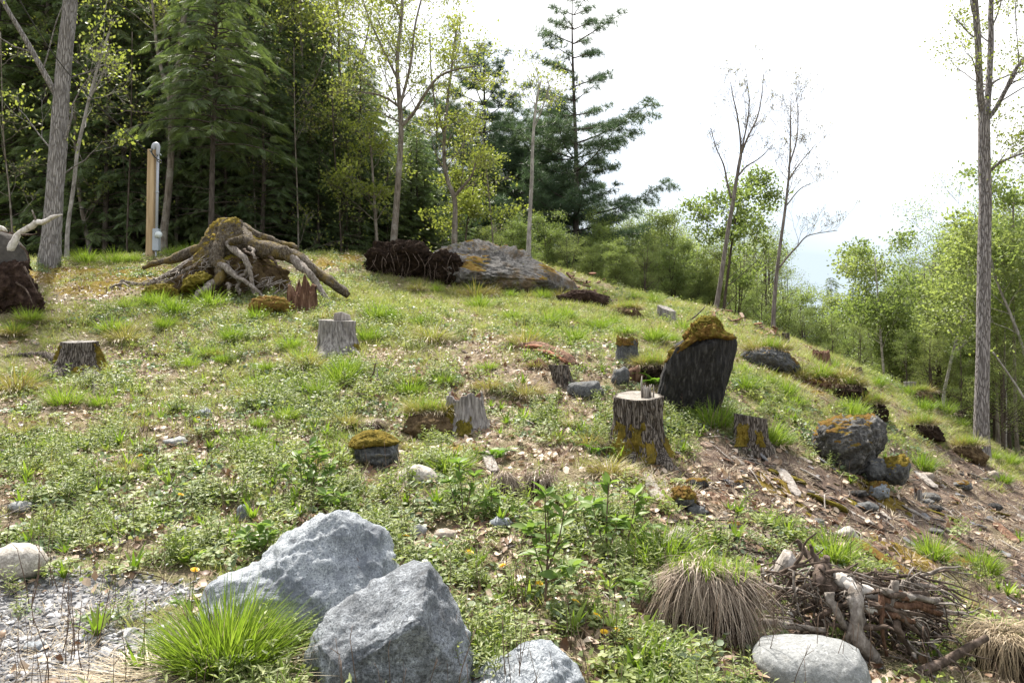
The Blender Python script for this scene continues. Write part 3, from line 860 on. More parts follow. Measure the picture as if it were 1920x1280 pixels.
# the leaning slab with its moss cap
def mass(name, label, cat, px, py):
    q = P(px, py)
    return thing(name, label, cat, tuple(q))
sl = mass('rock_slab', 'tall dark slanting schist slab capped with moss in the right middle', 'rock', 1310, 790)
dS = P(1310, 790)[1]
slab = [(1236, 745), (1244, 705), (1256, 672), (1268, 650), (1292, 640), (1335, 634), (1372, 632), (1378, 645), (1372, 672), (1360, 715), (1350, 748), (1343, 765), (1318, 788), (1300, 800), (1270, 790), (1245, 775)]
rock('slab_face', None, None, slab, dS + 0.3, 0.9, m_slab, parent=sl, level=6, center=(1305, 710), p=(0.6, 0.7), cuts=[((0.0, -0.25, 1.0), 0.26), ((0.8, 0.0, 0.6), 0.4)],
     noise=((0.03, 2.0), (0.012, 9)), rid=(0.05, 4.5), stretch=((0.42, 1.0, 0), 0.16), seed=23, lean=0.05)
cap = [(1246, 684), (1258, 660), (1282, 642), (1292, 622), (1304, 608), (1322, 600), (1338, 601), (1350, 612), (1358, 626), (1378, 635), (1370, 640), (1335, 640), (1305, 644), (1270, 668)]
rock('moss_cap', None, None, cap, dS + 0.36, 1.0, m_mosso, parent=sl, level=6, center=(1318, 632), p=(0.75, 0.75), noise=((0.12, 2.6), (0.09, 7), (0.05, 18), (.03, 40)), seed=24, moss=[(m_mossg, .7, .05)])
cap2 = [(1300, 614), (1307, 602), (1320, 594), (1340, 595), (1350, 605), (1348, 617), (1330, 622), (1312, 620)]
rock('moss_tuft', None, None, cap2, dS + 0.3, 0.7, m_mossg, parent=sl, level=6, noise=((0.14, 3), (0.1, 8), (0.05, 22)), seed=25)

# outcrop on the right slope, its neighbours
oc = mass('rock_outcrop', 'mottled grey outcrop with loose slates and moss on the right slope', 'rock', 1590, 895)
dO = P(1590, 895)[1]
rock('rock_body', None, None, [(1535, 830), (1545, 800), (1575, 790), (1612, 788), (1630, 800), (1634, 830), (1630, 860), (1612, 885), (1580, 905), (1566, 900), (1572, 870), (1540, 850)], dO + 0.5, 1.2, m_outc, parent=oc, level=6, center=(1592, 842), p=(0.65, 0.65), noise=((0.12, 2.2), (0.07, 6), (.035, 14)), rid=(0.1, 3.6), stretch=((.85, .5, 0), .4), seed=27, under=0.35, moss=[(m_mosso, .62, .035)])
rock('rock_shoulder', None, None, [(1612, 800), (1618, 785), (1640, 778), (1655, 795), (1658, 820), (1650, 840), (1635, 858), (1618, 850)], dO + 0.45, 0.7, m_outc, parent=oc, level=5, noise=((0.1, 2.5), (0.06, 7)), rid=(0.08, 4), seed=28, moss=[(m_mosso, .8, .03)])
rock('rock', 'dark grey rounded rock wedged against the outcrop', 'rock', [(1622, 880), (1630, 862), (1655, 858), (1668, 868), (1666, 888), (1650, 902), (1630, 900)], dO + 0.15, 0.42, m_darkrk, level=5, noise=((0.06, 2.5), (0.03, 7)), seed=30)
gm = thing('mossy_rock', 'dark rock with a golden moss top right of the outcrop', 'rock', tuple(P(1678, 905)))
rock('rock_body', None, None, [(1655, 885), (1662, 866), (1690, 858), (1704, 868), (1700, 890), (1690, 908), (1660, 905)], dO + 0.1, 0.5, m_darkrk, parent=gm, level=5, noise=((0.07, 2.5), (0.03, 7)), rid=(0.08, 3), seed=31, under=0.3, moss=[(m_moss, .3, .045)])
g2 = thing('mossy_rock', 'small rust mossed rock on the slope below the outcrop', 'rock', tuple(P(1650, 932)))
rock('rock_body', None, None, [(1630, 925), (1634, 908), (1658, 904), (1667, 914), (1664, 930), (1645, 936)], P(1650, 932)[1], 0.3, m_bluest, parent=g2, level=5, noise=((0.1, 2.5), (.05, 8)), seed=33, moss=[(m_mosso, .45, .03)])

# mossy ledge left of centre
ml = thing('mossy_rock', 'layered dark rock ledge with a bright golden moss cushion above the white stone', 'rock', tuple(P(705, 875)))
dM = P(705, 880)[1]
rock('rock_body', None, None, [(668, 835), (690, 824), (725, 828), (742, 836), (738, 865), (735, 898), (700, 902), (676, 885)], dM + 0.3, 0.8, m_darkrk, parent=ml, level=5, noise=((0.08, 2.5), (0.05, 8)), rid=(0.12, 3), seed=35, under=0.5, stretch=((1, 0, 0), 0.4))
rock('moss_cap', None, None, [(654, 834), (664, 818), (690, 808), (720, 811), (748, 826), (738, 834), (700, 834), (668, 839)], dM + 0.25, 0.75, m_moss, parent=ml, level=6, noise=((0.1, 2.5), (0.06, 8), (.04, 22)), seed=36)
# brown mossy boulder right of the mossy stump
mb = thing('mossy_rock', 'low brown boulder with rusty moss below the mossy stump', 'rock', tuple(P(1278, 950)))
rock('rock_body', None, None, [(1258, 945), (1264, 922), (1285, 918), (1302, 930), (1303, 945), (1280, 955)], P(1278, 950)[1], 0.32, m_darkrk, parent=mb, level=5, noise=((0.1, 2.5), (.05, 8)), seed=37, under=0.3, moss=[(m_mosso, .25, .04)])

# weedy bank ledges further up
LEDGES = []
def ledge(label, outline, foot, thick, mat, mossmat, seed, tuft=True, under=0.5):
    q = P(*foot)
    t = thing('earth_bank', label, 'bank', tuple(q))
    o = np.array(outline, float)
    c = o.mean(0)
    foot_ = o[:, 1].max(); outline_top = o[:, 1].min()
    o = [(c[0] + (x - c[0]) * (1.3 if y > c[1] else 1.12), foot_ + (y - foot_) * .72 + (9 if y > c[1] else 2)) for x, y in outline]
    rock('bank_face', None, None, o, q[1] + thick * 0.55, thick * 1.7, mat, parent=t, level=6, p=(.7, .7), noise=((0.14, 1.8), (0.06, 5), (0.03, 14), (.015, 32)), rid=(0.05, 5), seed=seed, under=under, moss=[(mossmat, .75, .03)] if mossmat else ())
    LEDGES.append((c[0], foot_ + (outline_top - foot_) * .72, np.ptp(np.array(outline)[:, 0]), q[1] + thick * .35, seed, tuft))
    return t
ledge('dark rock step with dead weeds hanging over it right of the slab', [(1400, 655), (1410, 640), (1440, 636), (1470, 650), (1482, 672), (1478, 690), (1440, 692), (1408, 680)], (1440, 690), 0.9, m_darkrk, m_mosso, 50)
ledge('rusty mossed log shaped bank below the ridge stumps', [(1478, 705), (1500, 696), (1540, 698), (1575, 706), (1600, 720), (1590, 732), (1540, 728), (1490, 718)], (1540, 730), 0.8, m_rotten, m_mosso, 52)
ledge('undercut bank of dark roots with grass on top on the right ridge', [(1560, 728), (1570, 712), (1600, 706), (1615, 716), (1618, 738), (1600, 752), (1570, 745)], (1590, 752), 0.8, m_peat, None, 54)
ledge('torn earth bank with pale roots above the outcrop', [(1606, 752), (1620, 738), (1645, 742), (1658, 760), (1652, 782), (1625, 786)], (1635, 785), 0.6, m_peat, None, 56)
ledge('brown eroded bank on the upper right ridge', [(1705, 735), (1715, 722), (1735, 722), (1745, 738), (1738, 752), (1715, 750)], (1725, 752), 0.6, m_earth, None, 58)
ledge('torn brown bank with slate pieces on the far right ridge', [(1705, 798), (1712, 782), (1735, 778), (1752, 790), (1758, 812), (1730, 822), (1710, 815)], (1732, 822), 0.7, m_peat, None, 60)
ledge('shaded earth bank left of the right tree', [(1790, 838), (1800, 820), (1825, 818), (1840, 840), (1835, 862), (1805, 860)], (1815, 862), 0.7, m_earth, None, 62)
ledge('mossy earth step left of the slab under drooping grass', [(1190, 690), (1205, 672), (1240, 668), (1252, 690), (1245, 712), (1210, 714)], (1222, 716), 0.6, m_peat, None, 64)
ledge('earth bank with hanging roots left of the middle stump', [(768, 790), (776, 765), (808, 752), (838, 760), (846, 790), (820, 812), (785, 812)], (810, 815), 0.7, m_earth, None, 66, under=0.2)
ledge('dark earth ridge with a curved root at the end of the outcrop', [(1050, 548), (1070, 538), (1105, 535), (1135, 552), (1138, 568), (1100, 572), (1060, 566)], (1100, 572), 1.0, m_redsoil, None, 68, tuft=False)
ledge('small earth bump under drooping dry grass right of the outcrop', [(1150, 585), (1165, 568), (1190, 570), (1200, 588), (1190, 598), (1160, 598)], (1175, 598), 0.8, m_earth, None, 70)

# the big outcrop and the torn root mats on the ridge
bo = thing('rock_outcrop', 'broad grey rock outcrop matted with dead straw on the ridge', 'rock', tuple(P(930, 545)))
dB = P(930, 545)[1]
rock('rock_body', None, None, [(790, 525), (800, 487), (830, 468), (870, 461), (905, 457), (945, 465), (985, 482), (1025, 503), (1070, 528), (1090, 556), (960, 562), (840, 552)], dB + 1.2, 3.4, m_greyrk, parent=bo, level=6, center=(915, 512), p=(0.9, 0.9), cuts=[((0.1, 0.8, 0.6), 0.75)], noise=((0.06, 2.5), (0.045, 7), (0.03, 18)), rid=(0.03, 7), seed=71, moss=[(m_mosso, .95, .05)])
rock('rock_shelf', None, None, [(915, 530), (925, 515), (960, 514), (1000, 520), (1018, 535), (1012, 552), (960, 552), (925, 548)], dB + 0.2, 1.2, m_greyrk, parent=bo, level=5, noise=((0.06, 2.5), (0.04, 8)), rid=(0.05, 4), seed=72)

def root_mat(name, label, outline, dd, thick, seed, under, strands=60, mat=m_peat, holes=()):
    o = np.array(outline, float)
    c = o.mean(0)
    t = thing(name, label, 'root mat', tuple(on_ground(c[0], dd)))
    V, f = rock_shape(outline, dd, thick, level=6, p=(0.7, 0.75), noise=((0.14, 2.5), (0.09, 6), (0.05, 16), (.03, 34)), rid=(0.06, 6), seed=seed, under=under)
    MB().add(V, f).build('peat_body', mat, t)
    r_ = np.random.default_rng(seed)
    m = MB()
    u, v, w = axes_at(c[0], dd)
    H = (o[:, 1].max() - o[:, 1].min()) * dd / F
    top = V[(V[:, 2] > V[:, 2].min() + 0.45 * H)]
    front = top[((top - top.mean(0)) @ w) > 0.05]
    for k in range(strands):
        s0 = front[r_.integers(len(front))] - w * 0.02
        L = H * r_.uniform(0.3, 0.8)
        e = s0 + u * r_.normal(0, 0.14) + w * r_.uniform(0.05, 0.2) - v * L
        mid = (s0 + e) / 2 + w * 0.12 + u * r_.normal(0, 0.05)
        m.tube(smooth_line([s0, mid + r_.normal(0, .06, 3), e + r_.normal(0, .1, 3)], 7), np.linspace(0.009, 0.003, 7) * r_.uniform(0.6, 1.5), 4)
    m.build('hanging_rootlets', m_rootd, t)
    tag(t.children[-1], kind='stuff')
    return t
root_mat('torn_root_mat', 'dark torn root mat with a black hollow under it on the ridge', [(684, 512), (692, 485), (712, 465), (745, 458), (785, 460), (802, 475), (808, 500), (805, 530), (770, 538), (720, 535), (690, 530)], dB + 0.2, 1.5, 80, 0.75, 30)
root_mat('torn_root_mat', 'smaller dark root mat against the left side of the grey outcrop', [(806, 505), (812, 482), (828, 470), (850, 482), (875, 500), (905, 520), (900, 540), (850, 540), (815, 538)], dB + 0.1, 1.1, 82, 0.5, 30)

# dead root plate cut by the left edge with its bleached branch
rp_ = thing('torn_root_plate', 'torn up stump base with red soil cut by the left edge', 'root plate', tuple(P(30, 585)))
dR = P(30, 585)[1]
rock('cut_end', None, None, [(-60, 490), (-40, 440), (-5, 434), (20, 440), (40, 462), (45, 490), (30, 515), (5, 530), (-40, 535)], dR + 0.1, 0.7, noise_mat('charred_end', [(0.3, (0.035, 0.032, 0.03)), (0.55, (0.075, 0.068, 0.062)), (0.75, (0.13, 0.12, 0.11))], 4, 7, 0.95, 0.01, 30), parent=rp_, level=5, center=(-5, 485), p=(0.9, 0.55), noise=((0.02, 2), (0.01, 8)), seed=84)
rock('soil_clump', None, None, [(-70, 520), (-20, 500), (35, 496), (48, 520), (62, 555), (70, 578), (50, 590), (-10, 590), (-70, 590)], dR, 0.8, m_redsoil, parent=rp_, level=6, center=(5, 545), noise=((0.14, 2.2), (0.09, 6), (0.05, 15), (.03, 35)), rid=(0.1, 4), stretch=((0.3, 1, 0), 0.4), seed=85)
rock('soil_crust', None, None, [(-60, 440), (-10, 425), (18, 436), (48, 470), (55, 505), (40, 500), (20, 450), (-20, 440)], dR + 0.25, 0.6, m_redsoil, parent=rp_, level=5, center=(5, 462), noise=((0.09, 2.5), (0.05, 7)), seed=86)
m = MB()
m.tube(smooth_line([W(14, 475, dR), W(27, 455, dR - .05), W(36, 438, dR - .05), W(58, 426, dR - .1), W(68, 417, dR - .12), W(80, 417, dR - .12), W(98, 407, dR - .15), W(117, 402, dR - .2)], 14), np.array([.09, .075, .06, .055, .048, .046, .05, .055, .045, .042, .034, .036, .022, .006]), 10, rough=0.4, seed=3)
m.build('bleached_branch', m_white, rp_)
m = MB()
m.tube(smooth_line([W(69, 422, dR - .1), W(66, 410, dR - .14), W(60, 394, dR - .2)], 7), np.linspace(.03, .012, 7), 7, rough=.2)
m.build('branch_stub', m_rootg, rp_)
m = MB()
m.tube(smooth_line([W(-10, 435, dR - .2), W(2, 428, dR - .2), W(14, 434, dR - .2)], 6), [.04, .05, .05, .04, .03, .01], 7, rough=.3)
m.build('root_stub', m_white, rp_)
for a in (((38, 460), (48, 470), (52, 482)), ((45, 500), (58, 525), (72, 552)), ((30, 530), (50, 545), (64, 575)), ((40, 440), (60, 440), (70, 437))):
    m = MB()
    m.tube(smooth_line([W(x, y, dR - .25) for x, y in a], 8), np.linspace(.022, .006, 8), 6, rough=.3)
    m.build('root', m_rootd, rp_)
# ------------------------------------------------------------------ stumps
def stump(label, px, py, wp, hp, mat=None, cut=None, flare=0.6, seed=0, ragged=0.0, lobes=5, lean=(0, 0), splinters=0, moss=(), mossm=None, roots=(), fade=0.35, tiltx=0.0, group=None, hollow=0.02, grey=0.05, tilty=0.0, cleft=()):
    mat = mat or m_stump
    cut = cut or m_cutg
    q = P(px, py)
    d = q[1]
    s = d / F
    R, H = wp * s / 2 * .84, hp * s
    t = thing('tree_stump', label, 'stump', tuple(q), group)
    r_ = np.random.default_rng(seed)
    NT_, NH = 108, 40
    th = np.linspace(0, 2 * PI, NT_, endpoint=False)
    hh = np.concatenate([np.linspace(-0.14, 0, 5), np.linspace(0, 1, NH - 5)[1:], [1.0]])
    ph = r_.uniform(0, 6, 3)
    lob = 0.5 + 0.5 * np.cos(lobes * th + ph[0]) * 0.7 + 0.3 * np.cos((lobes - 2) * th + ph[1])
    lob = np.clip(lob, 0, 1.4)
    topz = H * (1 + ragged * fbm(np.stack([np.cos(th) * 2.2, np.sin(th) * 2.2, th * 0 + seed], -1), 4, seed)) + tiltx * np.cos(th) * R + tilty * np.sin(th) * R
    if ragged > 0.1: topz = topz + H * ragged * 0.25 * vnoise(np.stack([np.cos(th) * 9, np.sin(th) * 9, th * 0], -1), seed)
    def surf(TH, HH, LB, off=0.0):
        z = HH
        rr = R * (1 + flare * np.exp(-np.clip(z, -0.05, None) / (fade * H)) * (0.35 + 0.75 * LB))
        qn = np.stack([np.cos(TH) * 3.0, np.sin(TH) * 3.0, z / max(R, .05) * 0.35], -1)
        fine = np.stack([np.cos(TH) * 9.0, np.sin(TH) * 9.0, z / max(R, .05) * 0.6], -1)
        rr = rr * (1 + 0.07 * fbm(qn, 3, seed)) + R * 0.085 * ridged(fine, 3, seed + 3) + R * .05 * fbm(fine * 2.2, 2, seed + 6) + off
        for c0, cw, cd in cleft:
            rr = rr * (1 - cd * np.exp(-((TH - c0 - .25 * np.sin(z / max(R, .05) * 2)) / cw) ** 2))
        rr = rr * (1 + grey * np.cos(2 * TH + ph[2]))
        return np.stack([q[0] + rr * np.cos(TH) + lean[0] * z, q[1] + rr * np.sin(TH) + lean[1] * z, q[2] + z], -1)
    T2, H2 = np.meshgrid(th, hh)
    Z = np.where(H2 < 0, H2 * 1.2, H2 * topz[None])
    V = surf(T2.ravel(), Z.ravel(), np.tile(lob, len(hh)))
    n = len(hh)
    # rim: last ring pulled inwards
    cen = np.array([q[0] + lean[0] * H, q[1] + lean[1] * H, 0])
    last = V[-NT_:].copy()
    last[:, :2] = cen[:2] + (last[:, :2] - cen[:2]) * 0.9
    V[-NT_:] = last
    i = np.arange(n - 1)[:, None] * NT_
    j = np.arange(NT_)[None]
    k = (j + 1) % NT_
    MB().add(V, np.stack([i + j, i + k, i + NT_ + k, i + NT_ + j], -1).reshape(-1, 4)).build('bark', mat, t)
    # the sawn or broken face
    rad = np.linspace(1.0, 0.0, 12)[:-1]
    rings = []
    zc = last[:, 2].mean()
    for a in rad:
        xy = cen[:2] + (last[:, :2] - cen[:2]) * a * 0.995
        zz = zc + (last[:, 2] - zc) * a - hollow * R * 6 * (1 - a) + (1 - a) * 0 + R * (0.03 + ragged * 0.9) * fbm(np.concatenate([xy * 12 / max(R, .1) * 0.2, np.zeros((NT_, 1))], 1), 3, seed + 9) * (a < 0.99)
        rings.append(np.concatenate([xy, zz[:, None]], 1))
    V2 = np.concatenate(rings + [[[cen[0], cen[1], rings[-1][:, 2].mean()]]])
    n2 = len(rad)
    i = np.arange(n2 - 1)[:, None] * NT_
    fs = [np.stack([i + j, i + k, i + NT_ + k, i + NT_ + j], -1).reshape(-1, 4)]
    e = (n2 - 1) * NT_
    fs.append(np.stack([e + np.arange(NT_), e + (np.arange(NT_) + 1) % NT_, np.full(NT_, n2 * NT_)], -1))
    MB().add(V2, fs).build('cut_face', cut, t)
    # splinters left by the break
    for a in range(splinters):
        ang = r_.uniform(-0.9, 0.5) if a else -0.25
        rr = R * r_.uniform(0.15, 0.75)
        x, y = cen[0] + rr * math.cos(ang), cen[1] + rr * math.sin(ang)
        L = H * (0.34 if a == 0 else r_.uniform(0.06, 0.2))
        w_ = R * (0.07 if a == 0 else r_.uniform(0.03, 0.09))
        m = MB().tube([[x, y, zc - 0.03], [x + r_.normal(0, .004), y, zc + L * .6], [x + r_.normal(0, .008), y, zc + L]], [w_, w_ * .8, w_ * .25], 5, rough=.3, seed=a)
        m.build('splinter', m_plank, t)
    # moss: a skin grown out from the same surface over part of it
    for (t0, t1, h0, h1) in moss:
        A_, B_ = np.meshgrid(np.linspace(t0, t1, 90), np.linspace(h0, h1, 70))
        LB = np.interp(A_.ravel() % (2 * PI), np.append(th, 2 * PI), np.append(lob, lob[0]))
        TZ = np.interp(A_.ravel() % (2 * PI), np.append(th, 2 * PI), np.append(topz, topz[0]))
        ea = np.clip(np.minimum(A_ - t0, t1 - A_) / (0.28 * (t1 - t0)), 0, 1).ravel()
        eb = np.clip((h1 - B_) / (0.4 * (h1 - h0)), 0, 1).ravel()
        qn = np.stack([np.cos(A_.ravel()) * 3.5, np.sin(A_.ravel()) * 3.5, B_.ravel() * 3.5], -1)
        off = R * (-0.04 + 0.14 * np.minimum(ea, eb) + 0.14 * fbm(qn, 4, seed + 2) + 0.04 * fbm(qn * 6, 2, seed))
        V3 = surf(A_.ravel(), B_.ravel() * TZ, LB, off)
        i = np.arange(69)[:, None] * 90
        jj = np.arange(89)[None]
        fq = np.stack([i + jj, i + jj + 1, i + 90 + jj + 1, i + 90 + jj], -1).reshape(-1, 4)
        kp = np.minimum(ea, eb) + .5 * fbm(qn * 2.2, 4, seed + 8) + .12 * fbm(qn * 12, 2, seed) > .3
        fq = fq[kp[fq].all(1)]
        ids, inv = np.unique(fq, return_inverse=True)
        tag(MB().add(V3[ids], inv.reshape(-1, 4)).build('moss_patch', mossm or m_moss, t), kind='stuff')
    # surface roots: (list of px points, start radius in px)
    for pts, rp0 in roots:
        w3 = [np.array([q[0] + R * 0.5 * np.sign(pts[0][0] - px), q[1] - R * 0.3, q[2] + H * 0.12])]
        for x, y in pts:
            g = P(x, y)
            w3.append(g + [0, 0, 0.01])
        w3[-1][2] -= 0.05
        L = smooth_line(w3, 14)
        MB().tube(L, np.linspace(rp0 * s, rp0 * s * 0.35, 14), 9, rough=.25, seed=seed).build('root', mat, t)
    return t

stump('bark covered stump with mossy feet on the left middle slope', 148, 698, 66, 58, flare=1.3, seed=1, lobes=5, tilty=.12, cleft=[(4.3, .12, .12)], moss=[(4.85, 5.9, -0.1, 0.42), (5.9, 6.9, 0.0, 0.98), (3.3, 3.9, 0.3, 0.95)],
      roots=[([(95, 672), (40, 668), (-10, 668)], 11), ([(185, 712), (205, 722)], 10), ([(178, 735), (172, 742)], 9)])
stump('stump with a raised splintered back edge right of the big uprooted roots', 632, 660, 68, 60, m_stumpg, flare=0.75, seed=2, lobes=4, tiltx=-0.05, tilty=.1, cleft=[(5.4, .08, .1)], roots=[([(665, 664), (690, 676)], 11)], moss=[(5.6, 6.3, 0.0, 0.3)], mossm=m_mossg)
q = P(632, 660)
rock('wood_slab', 'broken wood piece standing at the back of the splinter edged stump', 'wood piece', [(625, 602), (627, 587), (640, 584), (656, 590), (660, 604)], q[1] + 0.2, 0.09, m_plank, level=4, p=(.6, .4), noise=((.03, 2), (.01, 8)), seed=90)
stump('broken grey stump with crumbling brown left half in the centre of the slope', 872, 806, 74, 62, m_stumpg, m_rotten, flare=0.6, seed=3, ragged=0.16, lobes=4, hollow=0.1, moss=[(3.5, 4.3, 0.0, 0.85), (4.3, 5.2, -.1, 0.42)], mossm=m_mossg, roots=[([(920, 792), (940, 796)], 9)])
stump('tall barked stump with golden moss on its foot and upright splinters in its pale cut', 1197, 850, 92, 108, m_stump, m_cut, flare=0.72, seed=4, lobes=5, fade=0.3, splinters=14, tilty=.2, cleft=[(5.2, .13, .22), (4.5, .06, .08)], moss=[(3.2, 4.95, -0.12, 0.66), (4.5, 5.15, -0.12, 0.34), (5.6, 6.4, -0.12, 0.32)],
      roots=[([(1150, 862), (1132, 868)], 16), ([(1250, 872), (1272, 890), (1290, 905)], 11), ([(1185, 872), (1188, 880)], 13)])
stump('small slant cut stump with mossy bark right of the slab foot', 1408, 835, 66, 54, m_stump, m_cutg, flare=0.5, seed=5, tiltx=-0.18, lobes=4, moss=[(3.6, 4.4, 0.0, 0.8), (4.6, 5.1, 0.0, 0.6)], roots=[([(1436, 850), (1442, 858)], 8)])
stump('low grey stump on the grassy crest above the slab', 1250, 600, 36, 22, m_stumpg, m_cutg, flare=0.15, seed=6, tiltx=-0.3, tilty=.35, lobes=4)
stump('straight grey stump on the far right skyline', 1706, 722, 24, 21, m_stumpg, m_cutg, flare=0.25, seed=7, lobes=4)
stump('brown stump on the right skyline beside a fallen root', 1606, 702, 20, 15, m_stump, m_rotten, flare=0.3, seed=8, lobes=3, roots=[([(1622, 706), (1636, 714)], 4)])
stump('rotten hollow stump with jagged rim on the right skyline', 1540, 682, 34, 24, m_rotten, m_rotten, flare=0.3, seed=9, ragged=0.22, lobes=4, hollow=0.14, roots=[([(1566, 694), (1580, 705)], 5)])
stump('reddish splintered stump under the big uprooted roots', 566, 580, 58, 40, m_rotten, m_rotten, flare=0.15, seed=10, ragged=0.5, lobes=6, hollow=0.12)
stump('small dark rotten stump with rusty moss left of the slab', 1176, 682, 42, 46, m_darkrk, m_rotten, flare=0.25, seed=13, ragged=0.1, lobes=4, moss=[(0, 6.28, 0.72, 1.1)], mossm=m_mosso)
stump('dark chopped log end at the end of the ridge brush pile', 1473, 640, 16, 15, m_stump, m_rotten, flare=0.1, seed=14, lobes=3)
stump('little grey broken stub on the bare dirt of the right slope', 1722, 940, 14, 22, m_stumpg, m_rotten, flare=0.3, seed=15, ragged=0.3, lobes=3)

# reddish rotten log in the middle
lg = thing('rotten_log', 'crumbling red brown log with a sawn block end in the middle of the slope', 'log', tuple(P(1040, 690)))
def log_part(name, pts, mat, parent, rads, rough=.2, n=14, sides=12, seed=0, lift=0.4):
    L = [P(x, y) for x, y in pts]
    s = L[0][1] / F
    L = smooth_line(L, n)
    r = np.interp(np.linspace(0, 1, n), np.linspace(0, 1, len(rads)), rads) * s
    L[:, 2] += r * lift
    return MB().tube(L, r, sides, rough=rough, seed=seed).build(name, mat, parent)
log_part('log_core', [(975, 655), (1010, 662), (1050, 676), (1082, 692)], m_rotten, lg, [9, 13, 14, 8], .4, seed=1)
log_part('log_side', [(992, 690), (1010, 688), (1030, 698)], m_rotten, lg, [8, 12, 6], .4, seed=2)
for k, (a, b) in enumerate((((985, 660), (1040, 668)), ((1000, 668), (1070, 690)), ((1010, 655), (1080, 682)), ((1020, 672), (1060, 688)))):
    A_, B_ = P(*a), P(*b)
    A_[2] += .1; B_[2] += .07
    MB().tube(smooth_line([A_, (A_ + B_) / 2 + [0, 0, .03], B_], 8), [.012, .03, .035, .03, .03, .025, .02, .006], 5, rough=.4, seed=k).build('wood_flake', m_redchip, lg)
stump('short leaning block of grey wood at the end of the red brown log', 1060, 722, 40, 38, m_stump, m_cutg, flare=0.05, seed=16, lean=(-0.35, 0.1), lobes=3)

# ------------------------------------------------------------------ the uprooted stump
up = thing('uprooted_stump', 'big uprooted tree stump with mossy sprawling roots on the left ridge', 'stump', tuple(P(430, 548)))
dU = 17.6
def rt(pts, r0, r1, mat=m_root, name='root', rough=.3, n=34, seed=0, sides=11, parent=up, bulge=None):
    L = smooth_line([W(x, y, dd) for x, y, dd in pts], n)
    t = np.linspace(0, 1, n)
    r = (r0 + (r1 * .8 - r0) * t ** 0.7) * .92 * dU / F
    L = L + 0.035 * np.stack([fbm(np.stack([t * 6, t * 0 + seed, t * 0], -1), 3, seed + 1 + c) for c in range(3)], -1)
    return MB().tube(L, r, sides, rough=rough, seed=seed).build(name, mat, parent)
# central boss
rock('crown', None, None, [(402, 430), (409, 419), (420, 416), (436, 414), (449, 417), (456, 428), (474, 448), (496, 466), (490, 492), (455, 512), (425, 522), (385, 524), (362, 500), (384, 458)], dU - .05, 1.15, m_root, parent=up, level=6, center=(428, 470), p=(.9, .9), noise=((.08, 2), (.05, 6), (.03, 15), (.015, 35)), rid=(.07, 5), stretch=((.05, 1, 0), .3), seed=190, moss=[(m_moss, .42, .03)])
n_ = 26
L = smooth_line([W(432, 408 + 6, dU + .1), W(428, 440, dU + .05), W(420, 475, dU), W(412, 515, dU), W(405, 560, dU)], n_)
MB().tube(L, np.interp(np.linspace(0, 1, n_), [0, .1, .4, .7, 1], [17, 21, 27, 34, 48]) * dU / F, 40, rough=.25, seed=4).build('stump_base', m_root, up)
rt([(418, 428, dU), (395, 448, dU - .2), (372, 468, dU - .3), (335, 482, dU - .2), (300, 492, dU), (268, 502, dU + .1)], 22, 5, seed=1)
rt([(420, 445, dU - .3), (410, 470, dU - .6), (408, 495, dU - .8), (412, 515, dU - .9), (395, 538, dU - 1.1), (372, 548, dU - 1.2)], 20, 9, seed=2)
rt([(440, 440, dU - .1), (478, 462, dU - .4), (520, 470, dU - .5), (552, 484, dU - .5), (592, 510, dU - .5), (625, 532, dU - .5), (650, 556, dU - .5)], 23, 9, seed=3)
rt([(445, 425, dU + .1), (475, 440, dU + .2), (505, 450, dU + .2), (535, 458, dU + .2), (560, 465, dU + .1)], 16, 5, seed=5)
rt([(550, 484, dU - .5), (580, 515, dU - .7), (602, 545, dU - .8), (626, 573, dU - .9)], 10, 5, m_rootg, seed=6)
rt([(560, 480, dU - .3), (590, 505, dU - .4), (620, 530, dU - .3), (655, 548, dU - .2)], 9, 4, m_rootg, seed=16)
rt([(430, 460, dU - .6), (442, 472, dU - .8), (460, 485, dU - .9), (470, 505, dU - 1), (474, 535, dU - 1), (472, 552, dU - 1)], 9, 3, m_rootg, seed=7)
rt([(415, 495, dU - .9), (440, 515, dU - 1), (468, 532, dU - 1.1), (490, 556, dU - 1.1)], 8, 3, m_rootg, seed=8)
rt([(470, 500, dU - .9), (458, 514, dU - .9), (448, 530, dU - .9), (446, 550, dU - .9)], 5, 3, m_rootg, seed=9)
rt([(400, 530, dU - 1.1), (382, 540, dU - 1.3), (366, 556, dU - 1.4)], 8, 5, m_rootg, seed=10)
rt([(425, 462, dU - .5), (440, 455, dU - .8), (455, 446, dU - .8)], 9, 9, seed=11)
rt([(380, 480, dU - .3), (350, 498, dU - .5), (322, 512, dU - .5), (292, 528, dU - .4), (240, 532, dU - .3), (205, 545, dU - .2)], 9, 3, m_rootg, seed=12)
rt([(395, 490, dU - .5), (360, 500, dU - .7), (330, 520, dU - .7), (310, 530, dU - .7)], 6, 2.5, m_rootg, seed=13)
rt([(330, 512, dU - .5), (345, 500, dU - .6), (365, 488, dU - .6)], 4, 3, m_rootg, seed=14)
rt([(225, 545, dU - .5), (228, 528, dU - .5), (240, 530, dU - .5), (252, 545, dU - .5)], 4, 2, m_rootg, seed=15)
rt([(470, 466, dU - .6), (478, 478, dU - .9), (476, 492, dU - .9)], 4, 1.5, m_rootg, seed=17)
rt([(505, 478, dU - .5), (515, 490, dU - .7), (520, 502, dU - .7)], 4, 1.5, m_rootd, seed=18)
rt([(458, 470, dU - .7), (470, 474, dU - .9), (482, 486, dU - .9)], 3, 1.2, m_rootd, seed=19)
rt([(428, 530, dU - 1), (430, 545, dU - 1), (434, 552, dU - 1)], 4, 2, m_rootg, seed=20)
rt([(446, 520, dU - .9), (447, 540, dU - .9), (446, 556, dU - .9)], 4, 3, m_rootg, seed=21)
r_ = np.random.default_rng(5)
m = MB()
